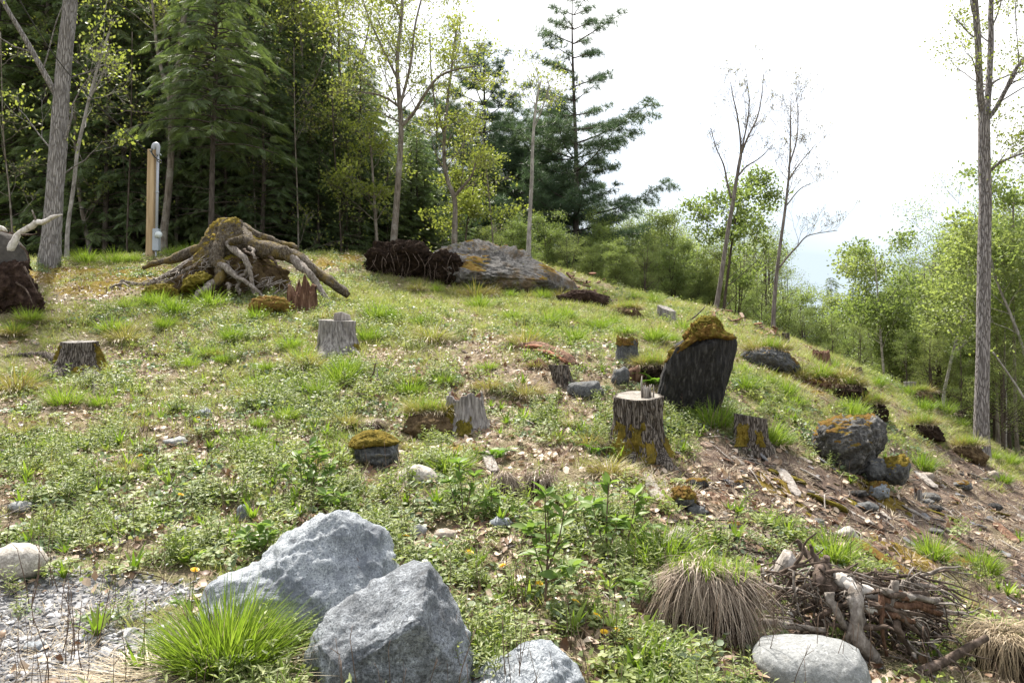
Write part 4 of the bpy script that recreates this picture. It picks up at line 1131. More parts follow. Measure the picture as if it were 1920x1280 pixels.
for k in range(70):
    x = r_.uniform(215, 560); y = 520 + 12 * abs(x - 400) / 200 - 45 * math.exp(-((x - 400) / 90) ** 2) + r_.uniform(0, 25)
    a = [W(x, y, dU - .7), W(x + r_.normal(-10, 14), y + r_.uniform(5, 16), dU - .9), W(x + r_.normal(-18, 20), y + r_.uniform(14, 34), dU - .8)]
    m.tube(smooth_line(a, 6), np.linspace(.014, .005, 6) * r_.uniform(.6, 1.4), 4)
m.build('rootlets', m_rootg, up)
tag(up.children[-1], kind='stuff')
rock('root_earth', None, None, [(290, 562), (330, 530), (375, 492), (410, 470), (445, 475), (490, 488), (525, 505), (545, 535), (530, 565), (430, 580)], dU, 1.7, m_earth, parent=up, level=6, center=(425, 530), noise=((0.12, 2.5), (0.07, 7), (0.04, 18), (.02, 40)), rid=(0.06, 5), seed=91, under=0.35, moss=[(m_mossg, .55, .06)])
rock('moss_patch', None, None, [(340, 545), (355, 520), (378, 512), (395, 518), (388, 530), (360, 548)], dU - 1.0, 0.7, m_mossg, parent=up, level=5, noise=((0.2, 2.2), (0.13, 6), (.06, 16)), seed=93)
rock('moss_patch', None, None, [(265, 560), (280, 538), (310, 532), (335, 545), (330, 560), (300, 566)], dU - 0.9, 0.8, m_mossg, parent=up, level=5, noise=((0.2, 2.2), (0.13, 6), (.06, 16)), seed=94)
rock('moss_clump', 'crumbly rust moss heap under the uprooted stump beside the splintered stump', 'moss', [(468, 582), (476, 562), (500, 556), (530, 560), (548, 572), (545, 588), (500, 592)], P(505, 588)[1], 0.8, m_mosso, level=5, noise=((0.12, 3), (0.08, 9), (0.03, 25)), seed=96)

# ------------------------------------------------------------------ the utility post
dP = 21.3
pb = on_ground(279, dP)
topz = W(279, 281, dP)[2]
post = thing('utility_post', 'square timber service post with grey conduit and meter box on the left ridge', 'utility post', tuple(pb))
def box(name, c, size, mat, parent, bev=0.008, rz=0.0):
    b = bmesh.new()
    bmesh.ops.create_cube(b, size=1.0)
    bmesh.ops.scale(b, vec=size, verts=b.verts)
    if bev: bmesh.ops.bevel(b, geom=b.edges[:], offset=bev, segments=2, affect='EDGES')
    me = bpy.data.meshes.new(name)
    b.to_mesh(me); b.free()
    me.materials.append(mat)
    o = link(name, me, parent)
    o.location = Vector(c) - (parent.location if parent else Vector((0, 0, 0)))
    o.rotation_euler = (0, 0, rz)
    return o
hP = topz - pb[2]
pw = 13.5 * dP / F
box('timber_post', (pb[0], dP, pb[2] + hP / 2 - .2), (pw, pw, hP + .4), m_post, post, 0.01)
cx = pb[0] + 11.5 * dP / F
zb, zt = W(0, 428, dP)[2], W(0, 290, dP)[2]
pz = lambda y: W(0, y, dP)[2]
MB().tube([[cx, dP - .03, pz(432)], [cx, dP - .03, pz(355)], [cx, dP - .03, pz(290)]], 0.034, 12).build('conduit', m_pvc, post)
for y in (361, 300):
    MB().tube([[cx, dP - .03, pz(y) - .02], [cx, dP - .03, pz(y) + .02]], 0.043, 12).build('clamp', m_metal, post)
hd = smooth_line([[cx, dP - .03, pz(292)], [cx, dP - .03, pz(278)], [cx - .03, dP - .03, pz(272)], [cx - .09, dP - .05, pz(275)], [cx - .12, dP - .06, pz(283)]], 14)
MB().tube(hd, np.interp(np.linspace(0, 1, 14), [0, .3, .7, 1], [.04, .06, .07, .045]), 12).build('weatherhead', m_pvc, post)
for k, a in enumerate((((cx - .1, pz(280)), (cx - .16, pz(286)), (cx - .04, pz(297)), (cx + .08, pz(291)), (cx + .12, pz(294))),
                       ((cx - .12, pz(280)), (cx - .1, pz(292)), (cx + .03, pz(301)), (cx + .12, pz(303)), (cx + .13, pz(309)), (cx + .02, pz(304))),
                       ((cx - .18, pz(284)), (cx - .12, pz(288)), (cx + .0, pz(298)), (cx + .05, pz(293))))):
    MB().tube(smooth_line([[x, dP - .1 - .02 * k, z] for x, z in a], 18), .011, 6).build('service_wire', m_wire if k else m_metal, post)
box('meter_box', (cx + .015, dP - .06, (pz(430) + pz(471)) / 2), (.17, .14, pz(430) - pz(471)), m_metal, post, 0.012)
MB().tube([[cx + .06, dP - .12, pz(442)], [cx + .145, dP - .2, pz(442)]], [.085, .08], 20).build('meter', m_glass, post)
MB().tube([[cx + .0, dP - .06, pz(471)], [cx + .01, dP - .06, pz(482)], [cx - .02, dP - .06, pz(488)]], .022, 10).build('ground_pipe', m_pvc, post)
wp = smooth_line([W(276, 284, dP - .1), W(230, 242, dP - .7), W(180, 193, dP - 1.5), W(130, 140, dP - 2.4), W(80, 72, dP - 3.4), W(20, -30, dP - 4.6), W(-60, -190, dP - 6)], 40)
tag(MB().tube(wp, .011, 6).build('overhead_cable', m_wire, None), 'thin dark service cable running from the post up to the left', 'cable')

# ------------------------------------------------------------------ boards, slates and logs lying on the slope
def board(a, b, wpx, mat, label, seed, cat='wood', name='board', th=0.25, lift=0.6, group=None, up_=0.0):
    A_, B_ = P(*a), P(*b)
    s = A_[1] / F
    wd = wpx * s
    ax = B_ - A_
    n = 12
    r_ = np.random.default_rng(seed)
    t = np.linspace(0, 1, n)
    ctr = A_ + ax * t[:, None]
    ctr[:, 2] += wd * th * lift + up_ * t[::-1]
    ax = nrm(ax)
    side = nrm(np.cross(ax, [0, 0, 1.0]))
    up2 = np.cross(side, ax)
    tw = r_.normal(0, 0.35)
    side, up2 = side * math.cos(tw) + up2 * math.sin(tw), -side * math.sin(tw) + up2 * math.cos(tw)
    prof = np.array([(-.5, 0), (-.44, .42), (-.15, .5), (.2, .46), (.47, .35), (.5, -.1), (.3, -.45), (-.3, -.5)])
    wv = wd * (1 + 0.18 * fbm(np.stack([t * 3, t * 0 + seed, t * 0], -1), 2, seed)) * np.interp(t, [0, .06, .9, 1], [.55, 1, .95, .5])
    V = ctr[:, None] + wv[:, None, None] * (prof[None, :, :1] * side + prof[None, :, 1:] * up2 * th)
    V = V.reshape(-1, 3)
    V += 0.05 * wd * np.stack([fbm(V * 14 / max(wd * 8, .3), 2, seed + k) for k in range(3)], -1)
    k8 = np.arange(8)
    i = np.arange(n - 1)[:, None] * 8
    f = [np.stack([i + k8, i + (k8 + 1) % 8, i + 8 + (k8 + 1) % 8, i + 8 + k8], -1).reshape(-1, 4), k8[None, ::-1], (k8 + (n - 1) * 8)[None]]
    m = MB().add(V, f)
    o = m.build(name, mat, None, smooth=False, off=tuple((A_ + B_) / 2))
    return tag(o, label, cat, group)
BOARDS = [
    ((1464, 884), (1497, 934), 20, m_plank, 'long grey weathered board pointing down the slope below the outcrop', 'board'),
    ((1425, 850), (1440, 868), 26, m_slate, 'squarish grey slate leaning below the small slant cut stump', 'slate'),
    ((1512, 930), (1590, 966), 22, m_mossg, 'mossy buried log right of the long weathered board', 'log'),
    ((1440, 884), (1510, 908), 20, m_mossg, 'short mossy log above the long weathered board', 'log'),
    ((1372, 1028), (1428, 1056), 18, m_rootg, 'grey log end left of the dead root tangle', 'log'),
    ((1597, 1014), (1726, 1102), 26, m_mosso, 'long mossy log sunk in the slope above the root tangle', 'log'),
    ((1692, 950), (1754, 984), 14, m_plank, 'grey split log on the bare dirt slope', 'log'),
    ((1722, 890), (1754, 918), 16, m_plank, 'pale split board beside the bare dirt below the ridge', 'board'),
    ((1758, 984), (1792, 1024), 8, m_rootg, 'thin grey branch lying below the grey split log', 'branch'),
    ((1560, 800), (1600, 822), 26, m_slate, 'pale slate slab lying on the moss of the outcrop', 'slate'),
    ((1543, 800), (1540, 840), 18, m_plank, 'upright pale wood slab on the left of the outcrop', 'wood'),
    ((1632, 775), (1648, 784), 14, m_white, 'whitish wood chip on top of the outcrop shoulder', 'wood'),
    ((1130, 874), (1172, 926), 20, m_plank, 'grey rotten plank below the mossy stump', 'plank'),
    ((1206, 890), (1262, 984), 22, m_plank, 'long grey decayed plank right of the saplings', 'plank'),
    ((1246, 848), (1282, 858), 16, m_plank, 'grey wood chunk at the right foot of the mossy stump', 'wood'),
    ((1068, 912), (1090, 944), 14, m_white, 'pale stick end pointing up behind the saplings', 'branch'),
    ((910, 850), (926, 888), 20, m_plank, 'upright grey split wood piece below the broken grey stump', 'wood'),
    ((1278, 996), (1298, 1034), 16, m_plank, 'grey weathered piece left of the leafy fern patch', 'wood'),
    ((1090, 790), (1110, 812), 12, m_plank, 'narrow grey stick left of the mossy stump', 'branch'),
    ((1325, 930), (1380, 950), 20, m_rotten, 'brown rotten log piece in the dead weeds of the right slope', 'log'),
    ((1500, 640 + 240), (1540, 640 + 262), 12, m_plank, 'thin grey board under the outcrop', 'board'),
    ((1445, 945), (1478, 962), 12, m_slate, 'dark slate sliver in the weeds left of the mossy buried log', 'slate'),
    ((1410, 980), (1444, 996), 14, m_slate, 'dark layered slate piece low on the right slope', 'slate'),
    ((1500, 968), (1545, 985), 16, m_slate, 'flat bluish slate among the weeds of the right slope', 'slate'),
    ((1555, 940), (1640, 985), 10, m_plank, 'long thin wood strip crossing the middle of the right slope', 'wood'),
    ((1700, 1080), (1720, 1100), 24, m_plank, 'pale broken wood end beside the top of the root tangle', 'wood'),
    ((1830, 985), (1850, 992), 14, m_slate, 'grey slate on the bare dirt near the right edge', 'slate'),
    ((1770, 1095), (1800, 1110), 12, m_plank, 'short grey wood strip in the grass right of the root tangle', 'wood'),
    ((1420, 650 - 26), (1470, 636), 12, m_rootg, 'grey log lying on the skyline at the foot of the bare tree', 'log'),
    ((1500, 648), (1530, 664), 8, m_rotten, 'brown root lying on the skyline between two stumps', 'root'),
    ((1730, 795), (1752, 790), 14, m_slate, 'grey slate sticking from the far right torn bank', 'slate'),
    ((60, 708), (130, 740), 6, m_plank, 'thin pale broken stick in the grass below the left stump', 'branch'),
    ((1000, 700 + 36), (1025, 742), 16, m_rootd, 'dark wood chunk left of the red brown log', 'wood'),
]
for i, (a, b, w_, mt, lb, ct) in enumerate(BOARDS):
    board(a, b, w_, mt, lb, 200 + i, ct, ct if ct not in ('wood',) else 'wood_piece', th=0.35 if ct != 'slate' else 0.22)
# wood wedge at the edge of the root tangle and triangular wood block left of it
tag(rock('wood_wedge', None, None, [(1445, 1100), (1455, 1062), (1470, 1034), (1482, 1034), (1492, 1052), (1478, 1080), (1462, 1104)], P(1468, 1100)[1], 0.3, m_plank, level=5, p=(.7, .5), stretch=((.5, 1, 0), .2), noise=((.05, 2),), rid=(.05, 6), seed=97), 'upright wedge of splintered grey wood at the left of the root tangle', 'wood')
tag(rock('wood_wedge', None, None, [(1230, 1028), (1270, 990), (1283, 992), (1300, 1022), (1290, 1040), (1250, 1040)], P(1265, 1032)[1], 0.35, m_plank, level=5, p=(.7, .5), stretch=((1, .6, 0), .2), noise=((.05, 2),), rid=(.05, 6), seed=98), 'triangular block of weathered wood above the straw mound', 'wood')

# many small slates, chips and sticks on the right slope and the brush on the crest
r_ = np.random.default_rng(77)
for i in range(230):
    x = r_.uniform(1300, 1915)
    lo = 850 + max(0, (x - 1650)) * 0.2
    y = r_.uniform(lo, lo + 190)
    if 1400 < x < 1760 and y > 1020: continue
    L_ = r_.uniform(9, 30) * r_.choice([1, 1, 1, 1.9])
    mt = [m_slate, m_plank, m_rotten, m_rootg, m_rootd, m_rotten, m_mossg][r_.integers(7)]
    board((x, y), (x + L_ * r_.uniform(.6, 1), y + L_ * r_.uniform(.1, .7)), r_.uniform(3, 9) * (1 + L_ / 60), mt, where('small weathered fragment', x, y), 400 + i, 'fragment', 'slope_fragment', th=.3, group='small fragments strewn on the right slope')
for i in range(60):
    t = r_.uniform(0, 1)
    x, y = (1325 + 140 * t, 583 + 47 * t + r_.uniform(-4, 10)) if i < 42 else (r_.uniform(1060, 1140), r_.uniform(520, 560))
    L_ = r_.uniform(10, 26)
    board((x, y), (x + L_ * r_.uniform(-.8, 1), y + r_.uniform(-7, 7)), r_.uniform(3, 8), [m_redchip, m_rotten, m_chip][r_.integers(3)], where('reddish wood piece', x, y), 600 + i, 'wood', 'brush_piece', th=.5, lift=r_.uniform(.6, 3.5), group='broken wood in the crest brush heaps', up_=r_.uniform(-.05, .12))

for i in range(15):
    x, y = r_.uniform(1290, 1880), r_.uniform(860, 1010)
    w_ = r_.uniform(18, 44)
    mt = [m_darkrk, m_outc, m_slab, m_darkrk][i % 4]
    o = stone(x, y + .1 * (x - 1500), w_, w_ * r_.uniform(.22, .42), mt, where('small rock', x, y), 900 + i, 'small rocks on the right slope')
    if i % 3 == 0:
        V = np.array([v.co[:] for v in o.data.vertices]) + np.array(o.location)
        fq = np.array([p.vertices[:] for p in o.data.polygons])
        moss_skin(V, fq, m_mosso, o, o.location, .5, .02, i)
for i in range(55):
    x, y = r_.uniform(40, 1250), r_.uniform(625, 960)
    L_ = r_.uniform(10, 34)
    board((x, y), (x + L_ * r_.uniform(.5, 1), y + L_ * r_.uniform(-.3, .5)), r_.uniform(4, 10), [m_plank, m_rootg, m_rotten, m_rootd][i % 4], where('half buried wood scrap', x, y), 700 + i, 'wood', 'wood_scrap', th=.4, lift=.2, group='wood scraps on the middle slope')
# ------------------------------------------------------------------ the dead root tangle
tg = thing('root_tangle', 'tangled mass of dead grey roots with bleached limbs at the lower right', 'roots', tuple(P(1600, 1180)))
dT = P(1590, 1190)[1]
def tr(pts, r0, r1, mat, name='root', n=14, seed=0, sides=7, rough=.25, parent=tg):
    L = smooth_line([W(x, y, dT + dd - (.22 if r0 > 5.8 else 0)) for x, y, dd in pts], n)
    t = np.linspace(0, 1, n)
    L = L + 0.012 * np.stack([fbm(np.stack([t * 6, t * 0 + seed * 1.7, t * 0], -1), 2, seed + c) for c in range(3)], -1)
    return MB().tube(L, (r0 + (r1 - r0) * t) * dT / F, sides, rough=rough, seed=seed).build(name, mat, parent)
tr([(1566, 1078, .1), (1580, 1088, 0), (1597, 1098, -.05), (1604, 1112, -.1)], 12, 11, m_white, 'bleached_limb', sides=10, seed=1)
tr([(1598, 1098, -.06), (1607, 1125, -.12), (1610, 1160, -.15), (1608, 1192, -.15), (1625, 1215, -.15), (1640, 1240, -.1)], 12, 13, m_rootg, 'limb', sides=10, seed=2)
tr([(1608, 1104, 0), (1640, 1118, 0), (1670, 1132, 0), (1700, 1150, 0), (1730, 1175, 0)], 11, 5, m_white, 'bleached_limb', sides=9, seed=3)
tr([(1620, 1135, -.1), (1650, 1148, -.1), (1680, 1162, -.1)], 8, 3, m_white, 'bleached_limb', seed=4)
tr([(1420, 1166, -.1), (1470, 1170, -.1), (1520, 1177, -.1), (1548, 1180, -.1)], 6, 5, m_rootg, 'stick', seed=5)
tr([(1482, 1150, -.1), (1486, 1170, -.15), (1492, 1200, -.15)], 4, 4, m_white, 'stick', seed=6)
tr([(1492, 1012, .2), (1512, 1035, .2), (1532, 1060, .1), (1550, 1085, 0)], 3, 13, m_rootd, 'dark_root', seed=7)
tr([(1518, 1020, .1), (1530, 1045, .1), (1545, 1075, 0)], 3, 9, m_rootd, 'dark_root', seed=8)
tr([(1552, 1040, .1), (1548, 1060, .1), (1552, 1090, 0)], 6, 10, m_rootd, 'dark_root', seed=9)
tr([(1535, 1060, .1), (1540, 1085, 0), (1560, 1110, 0)], 9, 13, m_rootd, 'dark_root', seed=10)
tr([(1414, 1098, 0), (1440, 1094, 0), (1470, 1102, -.05), (1500, 1104, 0), (1550, 1110, 0)], 4, 4, m_rootg, 'stick', seed=11)
tr([(1560, 1120, -.05), (1545, 1140, -.1), (1540, 1160, -.1), (1570, 1180, -.1), (1600, 1176, -.1)], 5, 8, m_rootg, seed=12)
rg = np.random.default_rng(9)
for k in range(120):
    x0, y0 = rg.uniform(1450, 1720), rg.uniform(1070, 1190)
    an = rg.normal(0.6, 0.6) if x0 > 1560 else rg.normal(0.2, 0.8)
    L_ = rg.uniform(50, 150)
    x1, y1 = x0 + L_ * math.cos(an), y0 + L_ * math.sin(an) * .8
    dz = rg.uniform(-.25, .2)
    tr([(x0, y0, dz + .1), ((x0 + x1) / 2 + rg.normal(0, 9), (y0 + y1) / 2 - rg.uniform(0, 14), dz), (x1, y1, dz - .05)], rg.uniform(2.2, 6.5), 1.2, [m_rootg, m_rootd, m_rootd][k % 3], seed=20 + k, n=10, sides=6)
for k in range(14):
    x0, y0 = rg.uniform(1500, 1690), rg.uniform(1085, 1180)
    an = rg.normal(.75, .55)
    L_ = rg.uniform(50, 120)
    tr([(x0, y0, -.1), (x0 + L_ * .5 * math.cos(an) + rg.normal(0, 8), y0 + L_ * .45 * math.sin(an), -.14), (x0 + L_ * math.cos(an), y0 + L_ * math.sin(an), -.08)], rg.uniform(5.5, 9.5), rg.uniform(2, 5), [m_rootg, m_rootd, m_rotten][k % 3], 'broken_root', seed=300 + k, n=14, sides=8, rough=.4)
for k in range(46):
    x0, y0 = rg.uniform(1660, 1860), rg.uniform(1140, 1235)
    q = P(x0, y0 + 12)
    an = rg.normal(.5, .7)
    L_ = rg.uniform(35, 110)
    o3 = [W(x0 + L_ * t * math.cos(an) + rg.normal(0, 6), y0 + L_ * t * math.sin(an) * .7 + rg.normal(0, 4), q[1] - .02 + rg.uniform(-.06, .04)) for t in (0, .35, .7, 1)]
    MB().tube(smooth_line(o3, 12), np.linspace(rg.uniform(.006, .017), .004, 12), 7, rough=.3, seed=k).build('root', [m_rootg, m_rootd, m_rootd][k % 3], tg)
m = MB(); m2 = MB()
for k in range(700):
    x0, y0 = rg.uniform(1420, 1770), rg.uniform(1060, 1240)
    if y0 > 1250 - (abs(x0 - 1650) * .3): continue
    an = rg.normal(0.7, 0.9)
    L_ = rg.uniform(20, 75)
    x1, y1 = x0 + L_ * math.cos(an), y0 + L_ * abs(math.sin(an)) * .9
    dz = rg.uniform(-.35, .3)
    (m if k % 2 else m2).tube(smooth_line([W(x0, y0, dT + dz), W((x0 + x1) / 2 + rg.normal(0, 6), (y0 + y1) / 2 - rg.uniform(-4, 12), dT + dz - .03), W(x1, y1, dT + dz)], 6), np.linspace(.006, .002, 6) * rg.uniform(.6, 1.5), 4)
tag(m.build('rootlets', m_rootg, tg), kind='stuff')
tag(m2.build('dark_rootlets', m_rootd, tg), kind='stuff')
rock('root_core', None, None, [(1550, 1100), (1620, 1088), (1700, 1110), (1750, 1150), (1770, 1215), (1710, 1250), (1640, 1255), (1600, 1210), (1550, 1150)], dT + .42, 0.5, m_peat, parent=tg, level=5, noise=((.1, 2.5), (.06, 8), (.03, 20)), rid=(.06, 5), seed=99)
lg2 = thing('dead_log', 'dark barked dead log with a pale broken end at the bottom right edge', 'log', tuple(P(1770, 1250)))
d2 = P(1770, 1262)[1]
MB().tube(smooth_line([W(1704, 1270, d2 - .1), W(1735, 1255, d2 - .05), W(1775, 1238, d2), W(1815, 1212, d2 + .05), W(1850, 1195, d2 + .1)], 14), np.linspace(.034, .022, 14), 9, rough=.2, seed=2).build('log_body', m_rootd, lg2)
MB().tube([W(1703, 1270.5, d2 - .1), W(1700, 1272, d2 - .11)], [.03, .012], 9).build('pale_end', m_white, lg2)
for a in (((1780, 1235), (1800, 1250), (1812, 1280)), ((1760, 1245), (1768, 1262), (1785, 1282)), ((1800, 1222), (1830, 1230), (1860, 1236))):
    MB().tube(smooth_line([W(x, y, d2 - .05) for x, y in a], 8), np.linspace(.008, .003, 8), 5).build('twig', m_rootd, lg2)
# lone sticks
for i, (pts, lb, mt) in enumerate([
    ([(690, 712, 0), (700, 700, 0), (704, 680, -.02)], 'thin dark bent stick standing in the grass of the middle slope', m_rootd),
    ([(708, 735, 0), (708, 712, 0), (707, 690, 0)], 'short straight dead stem beside the bent stick', m_rootg),
    ([(1285, 605, 0), (1305, 592, .1), (1322, 575, .2)], 'dark dead branch leaning at the crest brush heap', m_dark)]):
    q = P(pts[0][0], pts[0][1])
    tag(MB().tube(smooth_line([W(x, y, q[1] + k) for x, y, k in pts], 8), np.linspace(.012, .006, 8) * q[1] / 10, 6).build('stick', mt, None), lb, 'stick')
# ------------------------------------------------------------------ trees
LEAF = np.array([(0, 0, 0), (.34, .42, .07), (0, 1, -.03), (-.34, .42, .07)])
LEAF_F = np.array([(0, 1, 2), (0, 2, 3)])

def rand_frames(n, up=0.6, r_=rng, droop=0.0, dirs=None):
    y = nrm(r_.normal(size=(n, 3)) if dirs is None else dirs + r_.normal(size=(n, 3)) * 0.5)
    y[:, 2] -= droop
    y = nrm(y)
    z = nrm(r_.normal(size=(n, 3)) * (1 - up) + np.array([0, 0, up]))
    x = nrm(np.cross(y, z))
    z = np.cross(x, y)
    return np.stack([x, y, z], 1)

def grow(mb, p, d, L, r, lev, tips, r_, trop=0.25, wob=0.16, kids=(4, 6), ang=(0.5, 1.0), sides=6, minr=0.004):
    n = 7
    pts = [np.array(p, float)]
    d = nrm(d)
    for i in range(n - 1):
        d = nrm(d + r_.normal(0, wob, 3) + np.array([0, 0, trop * 0.18]))
        pts.append(pts[-1] + d * L / (n - 1))
    pts = np.array(pts)
    mb.tube(pts, np.maximum(np.linspace(r, r * 0.3, n), minr), max(sides, 4), cap=False)
    if lev == 0:
        for i in (2, 4, 5, 6): tips.append((pts[i], d))
        return
    for k in range(r_.integers(*kids)):
        t = r_.uniform(0.3, 1.0)
        i = min(int(t * (n - 1)), n - 2)
        f = t * (n - 1) - i
        q = pts[i] * (1 - f) + pts[i + 1] * f
        ax = nrm(np.cross(d, r_.normal(size=3)))
        a = r_.uniform(*ang)
        grow(mb, q, d * math.cos(a) + ax * math.sin(a), L * r_.uniform(.4, .68) * (1.1 - .4 * t), r * (1 - .6 * t) * .6, lev - 1, tips, r_, trop, wob, kids, ang, sides - 1, minr)
    tips.append((pts[-1], d))

def leaves_at(tips, per, spread, size, r_, up=.45, droop=.1, T=LEAF, TF=LEAF_F):
    if not tips: return None
    P0 = np.array([t[0] for t in tips])
    D = np.array([t[1] for t in tips])
    idx = np.repeat(np.arange(len(P0)), int(per)) if per == int(per) else r_.integers(0, len(P0), int(per * len(P0)))
    pos = P0[idx] + r_.normal(0, 1, (len(idx), 3)) * np.array([spread, spread, spread * .6])
    fr = rand_frames(len(idx), up, r_, droop, D[idx])
    cl = r_.random(len(P0))[idx]
    return MB().scatter(T, TF, pos, fr, size * r_.uniform(.6, 1.25, len(idx)), np.clip(cl * .6 + r_.random(len(idx)) * .4, 0, 1))

def poly_tree(name, label, stems, barkm, leafm=None, seed=0, branches=10, L=2.4, lev=2, per=6, spread=.18, size=.12, t0=.35, trop=.3, kids=(3, 5), br=.32, leaf_trunk=0, cat='tree', group=None, ang=(.6, 1.2), wob=.14, rough=.09, minr=.005, extra=()):
    """stems: list of (points (photo x, photo y, metres ahead), px radius at foot, px radius at tip, number of branches)"""
    r_ = np.random.default_rng(seed)
    d0 = stems[0][0][0][2]
    base = on_ground(stems[0][0][0][0], d0)
    t = thing(name, label, cat, tuple(base), group)
    mb, twigs, tips = MB(), MB(), []
    for si, (pts, r0, r1, nb) in enumerate(stems):
        w = [W(*q) for q in pts]
        if si == 0 and base[2] - 0.3 < w[0][2]:
            w = [base + [0, 0, -.3 if base[2] < w[0][2] + .3 else 0]] + (w if w[0][2] - base[2] > 0.3 else w[1:])
        n = 26
        ln = smooth_line(w, n)
        s = d0 / F
        rad = np.linspace(r0 * s, r1 * s, n) * .76
        if si == 0:
            hgt = ln[:, 2] - base[2]
            rad = rad * (1 + 0.35 * np.exp(-np.clip(hgt, 0, None) / (3.5 * rad[0])))
        mb.tube(ln, rad, 18 if r0 > 12 else 9, rough=rough, seed=seed + si)
        tot = np.linalg.norm(ln[-1] - ln[0])
        for k in range(nb):
            u = r_.uniform(t0 if si == 0 else .15, 1.0)
            i = min(int(u * (n - 1)), n - 2)
            tang = nrm(ln[i + 1] - ln[i])
            ax = nrm(np.cross(tang, r_.normal(size=3)))
            a = r_.uniform(*ang)
            grow(twigs, ln[i], tang * math.cos(a) + ax * math.sin(a), L * r_.uniform(.5, 1.15) * (1.15 - .55 * u), max(rad[i] * br, minr * 1.6), lev, tips, r_, trop, wob, kids, minr=minr)
        if leaf_trunk:
            for k in range(leaf_trunk):
                i = r_.integers(5, n - 1)
                tips.append((ln[i] + r_.normal(0, .08, 3), r_.normal(size=3)))
        tips.append((ln[-1], np.array([0, 0, 1.0])))
    tk = mb.build('trunk', barkm, t)
    if twigs.n: tag(twigs.build('branches', barkm, tk, off=t.location), kind='stuff')
    if leafm and per:
        lv = leaves_at(tips, per, spread, size, r_)
        o = lv.build('crown', leafm, t)
    return t

# big grey tree at the left, its companions
poly_tree('broadleaf_tree', 'thick grey barked tree trunk at the left edge of the clearing',
          [([(86, 508, 19.6), (100, 400, 19.6), (109, 260, 19.6), (120, 120, 19.6), (130, 20, 19.6), (140, -120, 19.7), (150, -280, 19.8)], 21, 15, 0),
           ([(112, 190, 19.6), (84, 140, 19.4), (45, 70, 19.2), (15, 20, 19.0), (-30, -60, 18.8)], 8, 4, 3),
           ([(122, 262, 19.5), (133, 225, 19.4), (136, 200, 19.4)], 3.5, 1.5, 0),
           ([(128, -40, 19.6), (160, -150, 20), (230, -260, 20.4)], 9, 5, 6)], m_oak, m_yell, seed=21, per=1.5, L=2.6, size=.12, spread=.25, rough=.06, leaf_trunk=0)
poly_tree('broadleaf_tree', 'grey trunk standing close behind the thick left tree', [([(106, 500, 21.5), (108, 420, 21.5), (122, 260, 21.6), (128, 60, 21.7), (132, -120, 21.8)], 9, 6, 4)], m_oak, m_yell, seed=22, per=1.5, size=.12)
poly_tree('broadleaf_tree', 'slim pale crooked tree between the thick left tree and the post',
          [([(122, 486, 22.5), (127, 430, 22.5), (138, 350, 22.5), (146, 280, 22.5), (158, 225, 22.5), (170, 175, 22.6), (185, 120, 22.7), (205, 60, 22.8)], 5.5, 2.5, 8),
           ([(165, 190, 22.5), (192, 140, 22.4), (203, 90, 22.3)], 2.6, 1.2, 3)], m_pale, m_yell, seed=23, per=.8, L=1.8, size=.1, t0=.5)
poly_tree('broadleaf_tree', 'mottled forked trunk in the shade behind the post',
          [([(306, 452, 27), (314, 380, 27), (320, 300, 27), (322, 220, 27), (330, 150, 27), (342, 60, 27), (350, -40, 27)], 10, 6, 7),
           ([(322, 205, 27), (300, 120, 27), (292, 70, 27), (285, 0, 27)], 5, 3, 5)], m_mapl, m_yell, seed=24, per=2, L=2.8, size=.12, t0=.55)
poly_tree('broadleaf_tree', 'dark slanting trunk in the shade left of the post', [([(168, 470, 29), (155, 400, 29), (145, 320, 29), (140, 200, 29)], 7, 4, 4)], m_mapl, m_yell, seed=25, per=1, L=2)
# maples on the ridge
poly_tree('maple_tree', 'tall forked young maple left of centre on the ridge behind the dark root mat',
          [([(738, 462, 27), (742, 400, 27), (748, 320, 27), (752, 240, 27), (748, 180, 27), (745, 110, 27), (752, 40, 27), (756, -40, 27)], 9.5, 3.5, 13),
           ([(752, 238, 27), (775, 212, 26.8), (800, 172, 26.5), (822, 145, 26.3), (850, 132, 26), (892, 124, 25.8)], 5, 1.6, 8),
           ([(750, 200, 27), (770, 120, 27.2), (778, 50, 27.4), (795, -20, 27.6)], 4, 2, 8),
           ([(748, 200, 27), (720, 182, 26.6), (685, 174, 26.2), (650, 182, 26)], 3.2, 1.2, 6),
           ([(746, 150, 27), (715, 85, 27.2), (690, 30, 27.4), (672, -30, 27.6)], 3.5, 1.4, 8)], m_mapl, m_yell, seed=31, per=2.6, L=2.3, size=.10, spread=.2, t0=.55, leaf_trunk=4)
poly_tree('maple_tree', 'crooked forked maple behind the grey outcrop on the ridge',
          [([(852, 455, 28.5), (853, 410, 28.5), (852, 372, 28.5), (838, 335, 28.4), (832, 280, 28.4), (838, 200, 28.4), (848, 120, 28.4), (855, 60, 28.4)], 8, 2.5, 12),
           ([(853, 368, 28.5), (868, 350, 28.3), (884, 330, 28.2), (893, 300, 28)], 4.5, 1.6, 5),
           ([(836, 320, 28.4), (822, 300, 28.2), (812, 270, 28)], 2.4, 1, 3),
           ([(832, 250, 28.4), (815, 190, 28.5), (808, 130, 28.6), (806, 60, 28.6)], 3, 1.4, 8)], m_mapl, m_yell, seed=32, per=2.6, L=2.0, size=.10, spread=.2, t0=.4)
poly_tree('maple_tree', 'thin pale maple stem in front of the big pine',
          [([(991, 480, 27.5), (993, 420, 27.5), (997, 340, 27.5), (999, 270, 27.5), (1003, 215, 27.5), (1010, 170, 27.5), (1015, 150, 27.6)], 6.5, 2, 11),
           ([(1002, 240, 27.5), (1018, 200, 27.3), (1030, 160, 27.2)], 2, .9, 3)], m_pale, m_yell, seed=33, per=.9, L=1.7, size=.09, t0=.6, trop=.1)
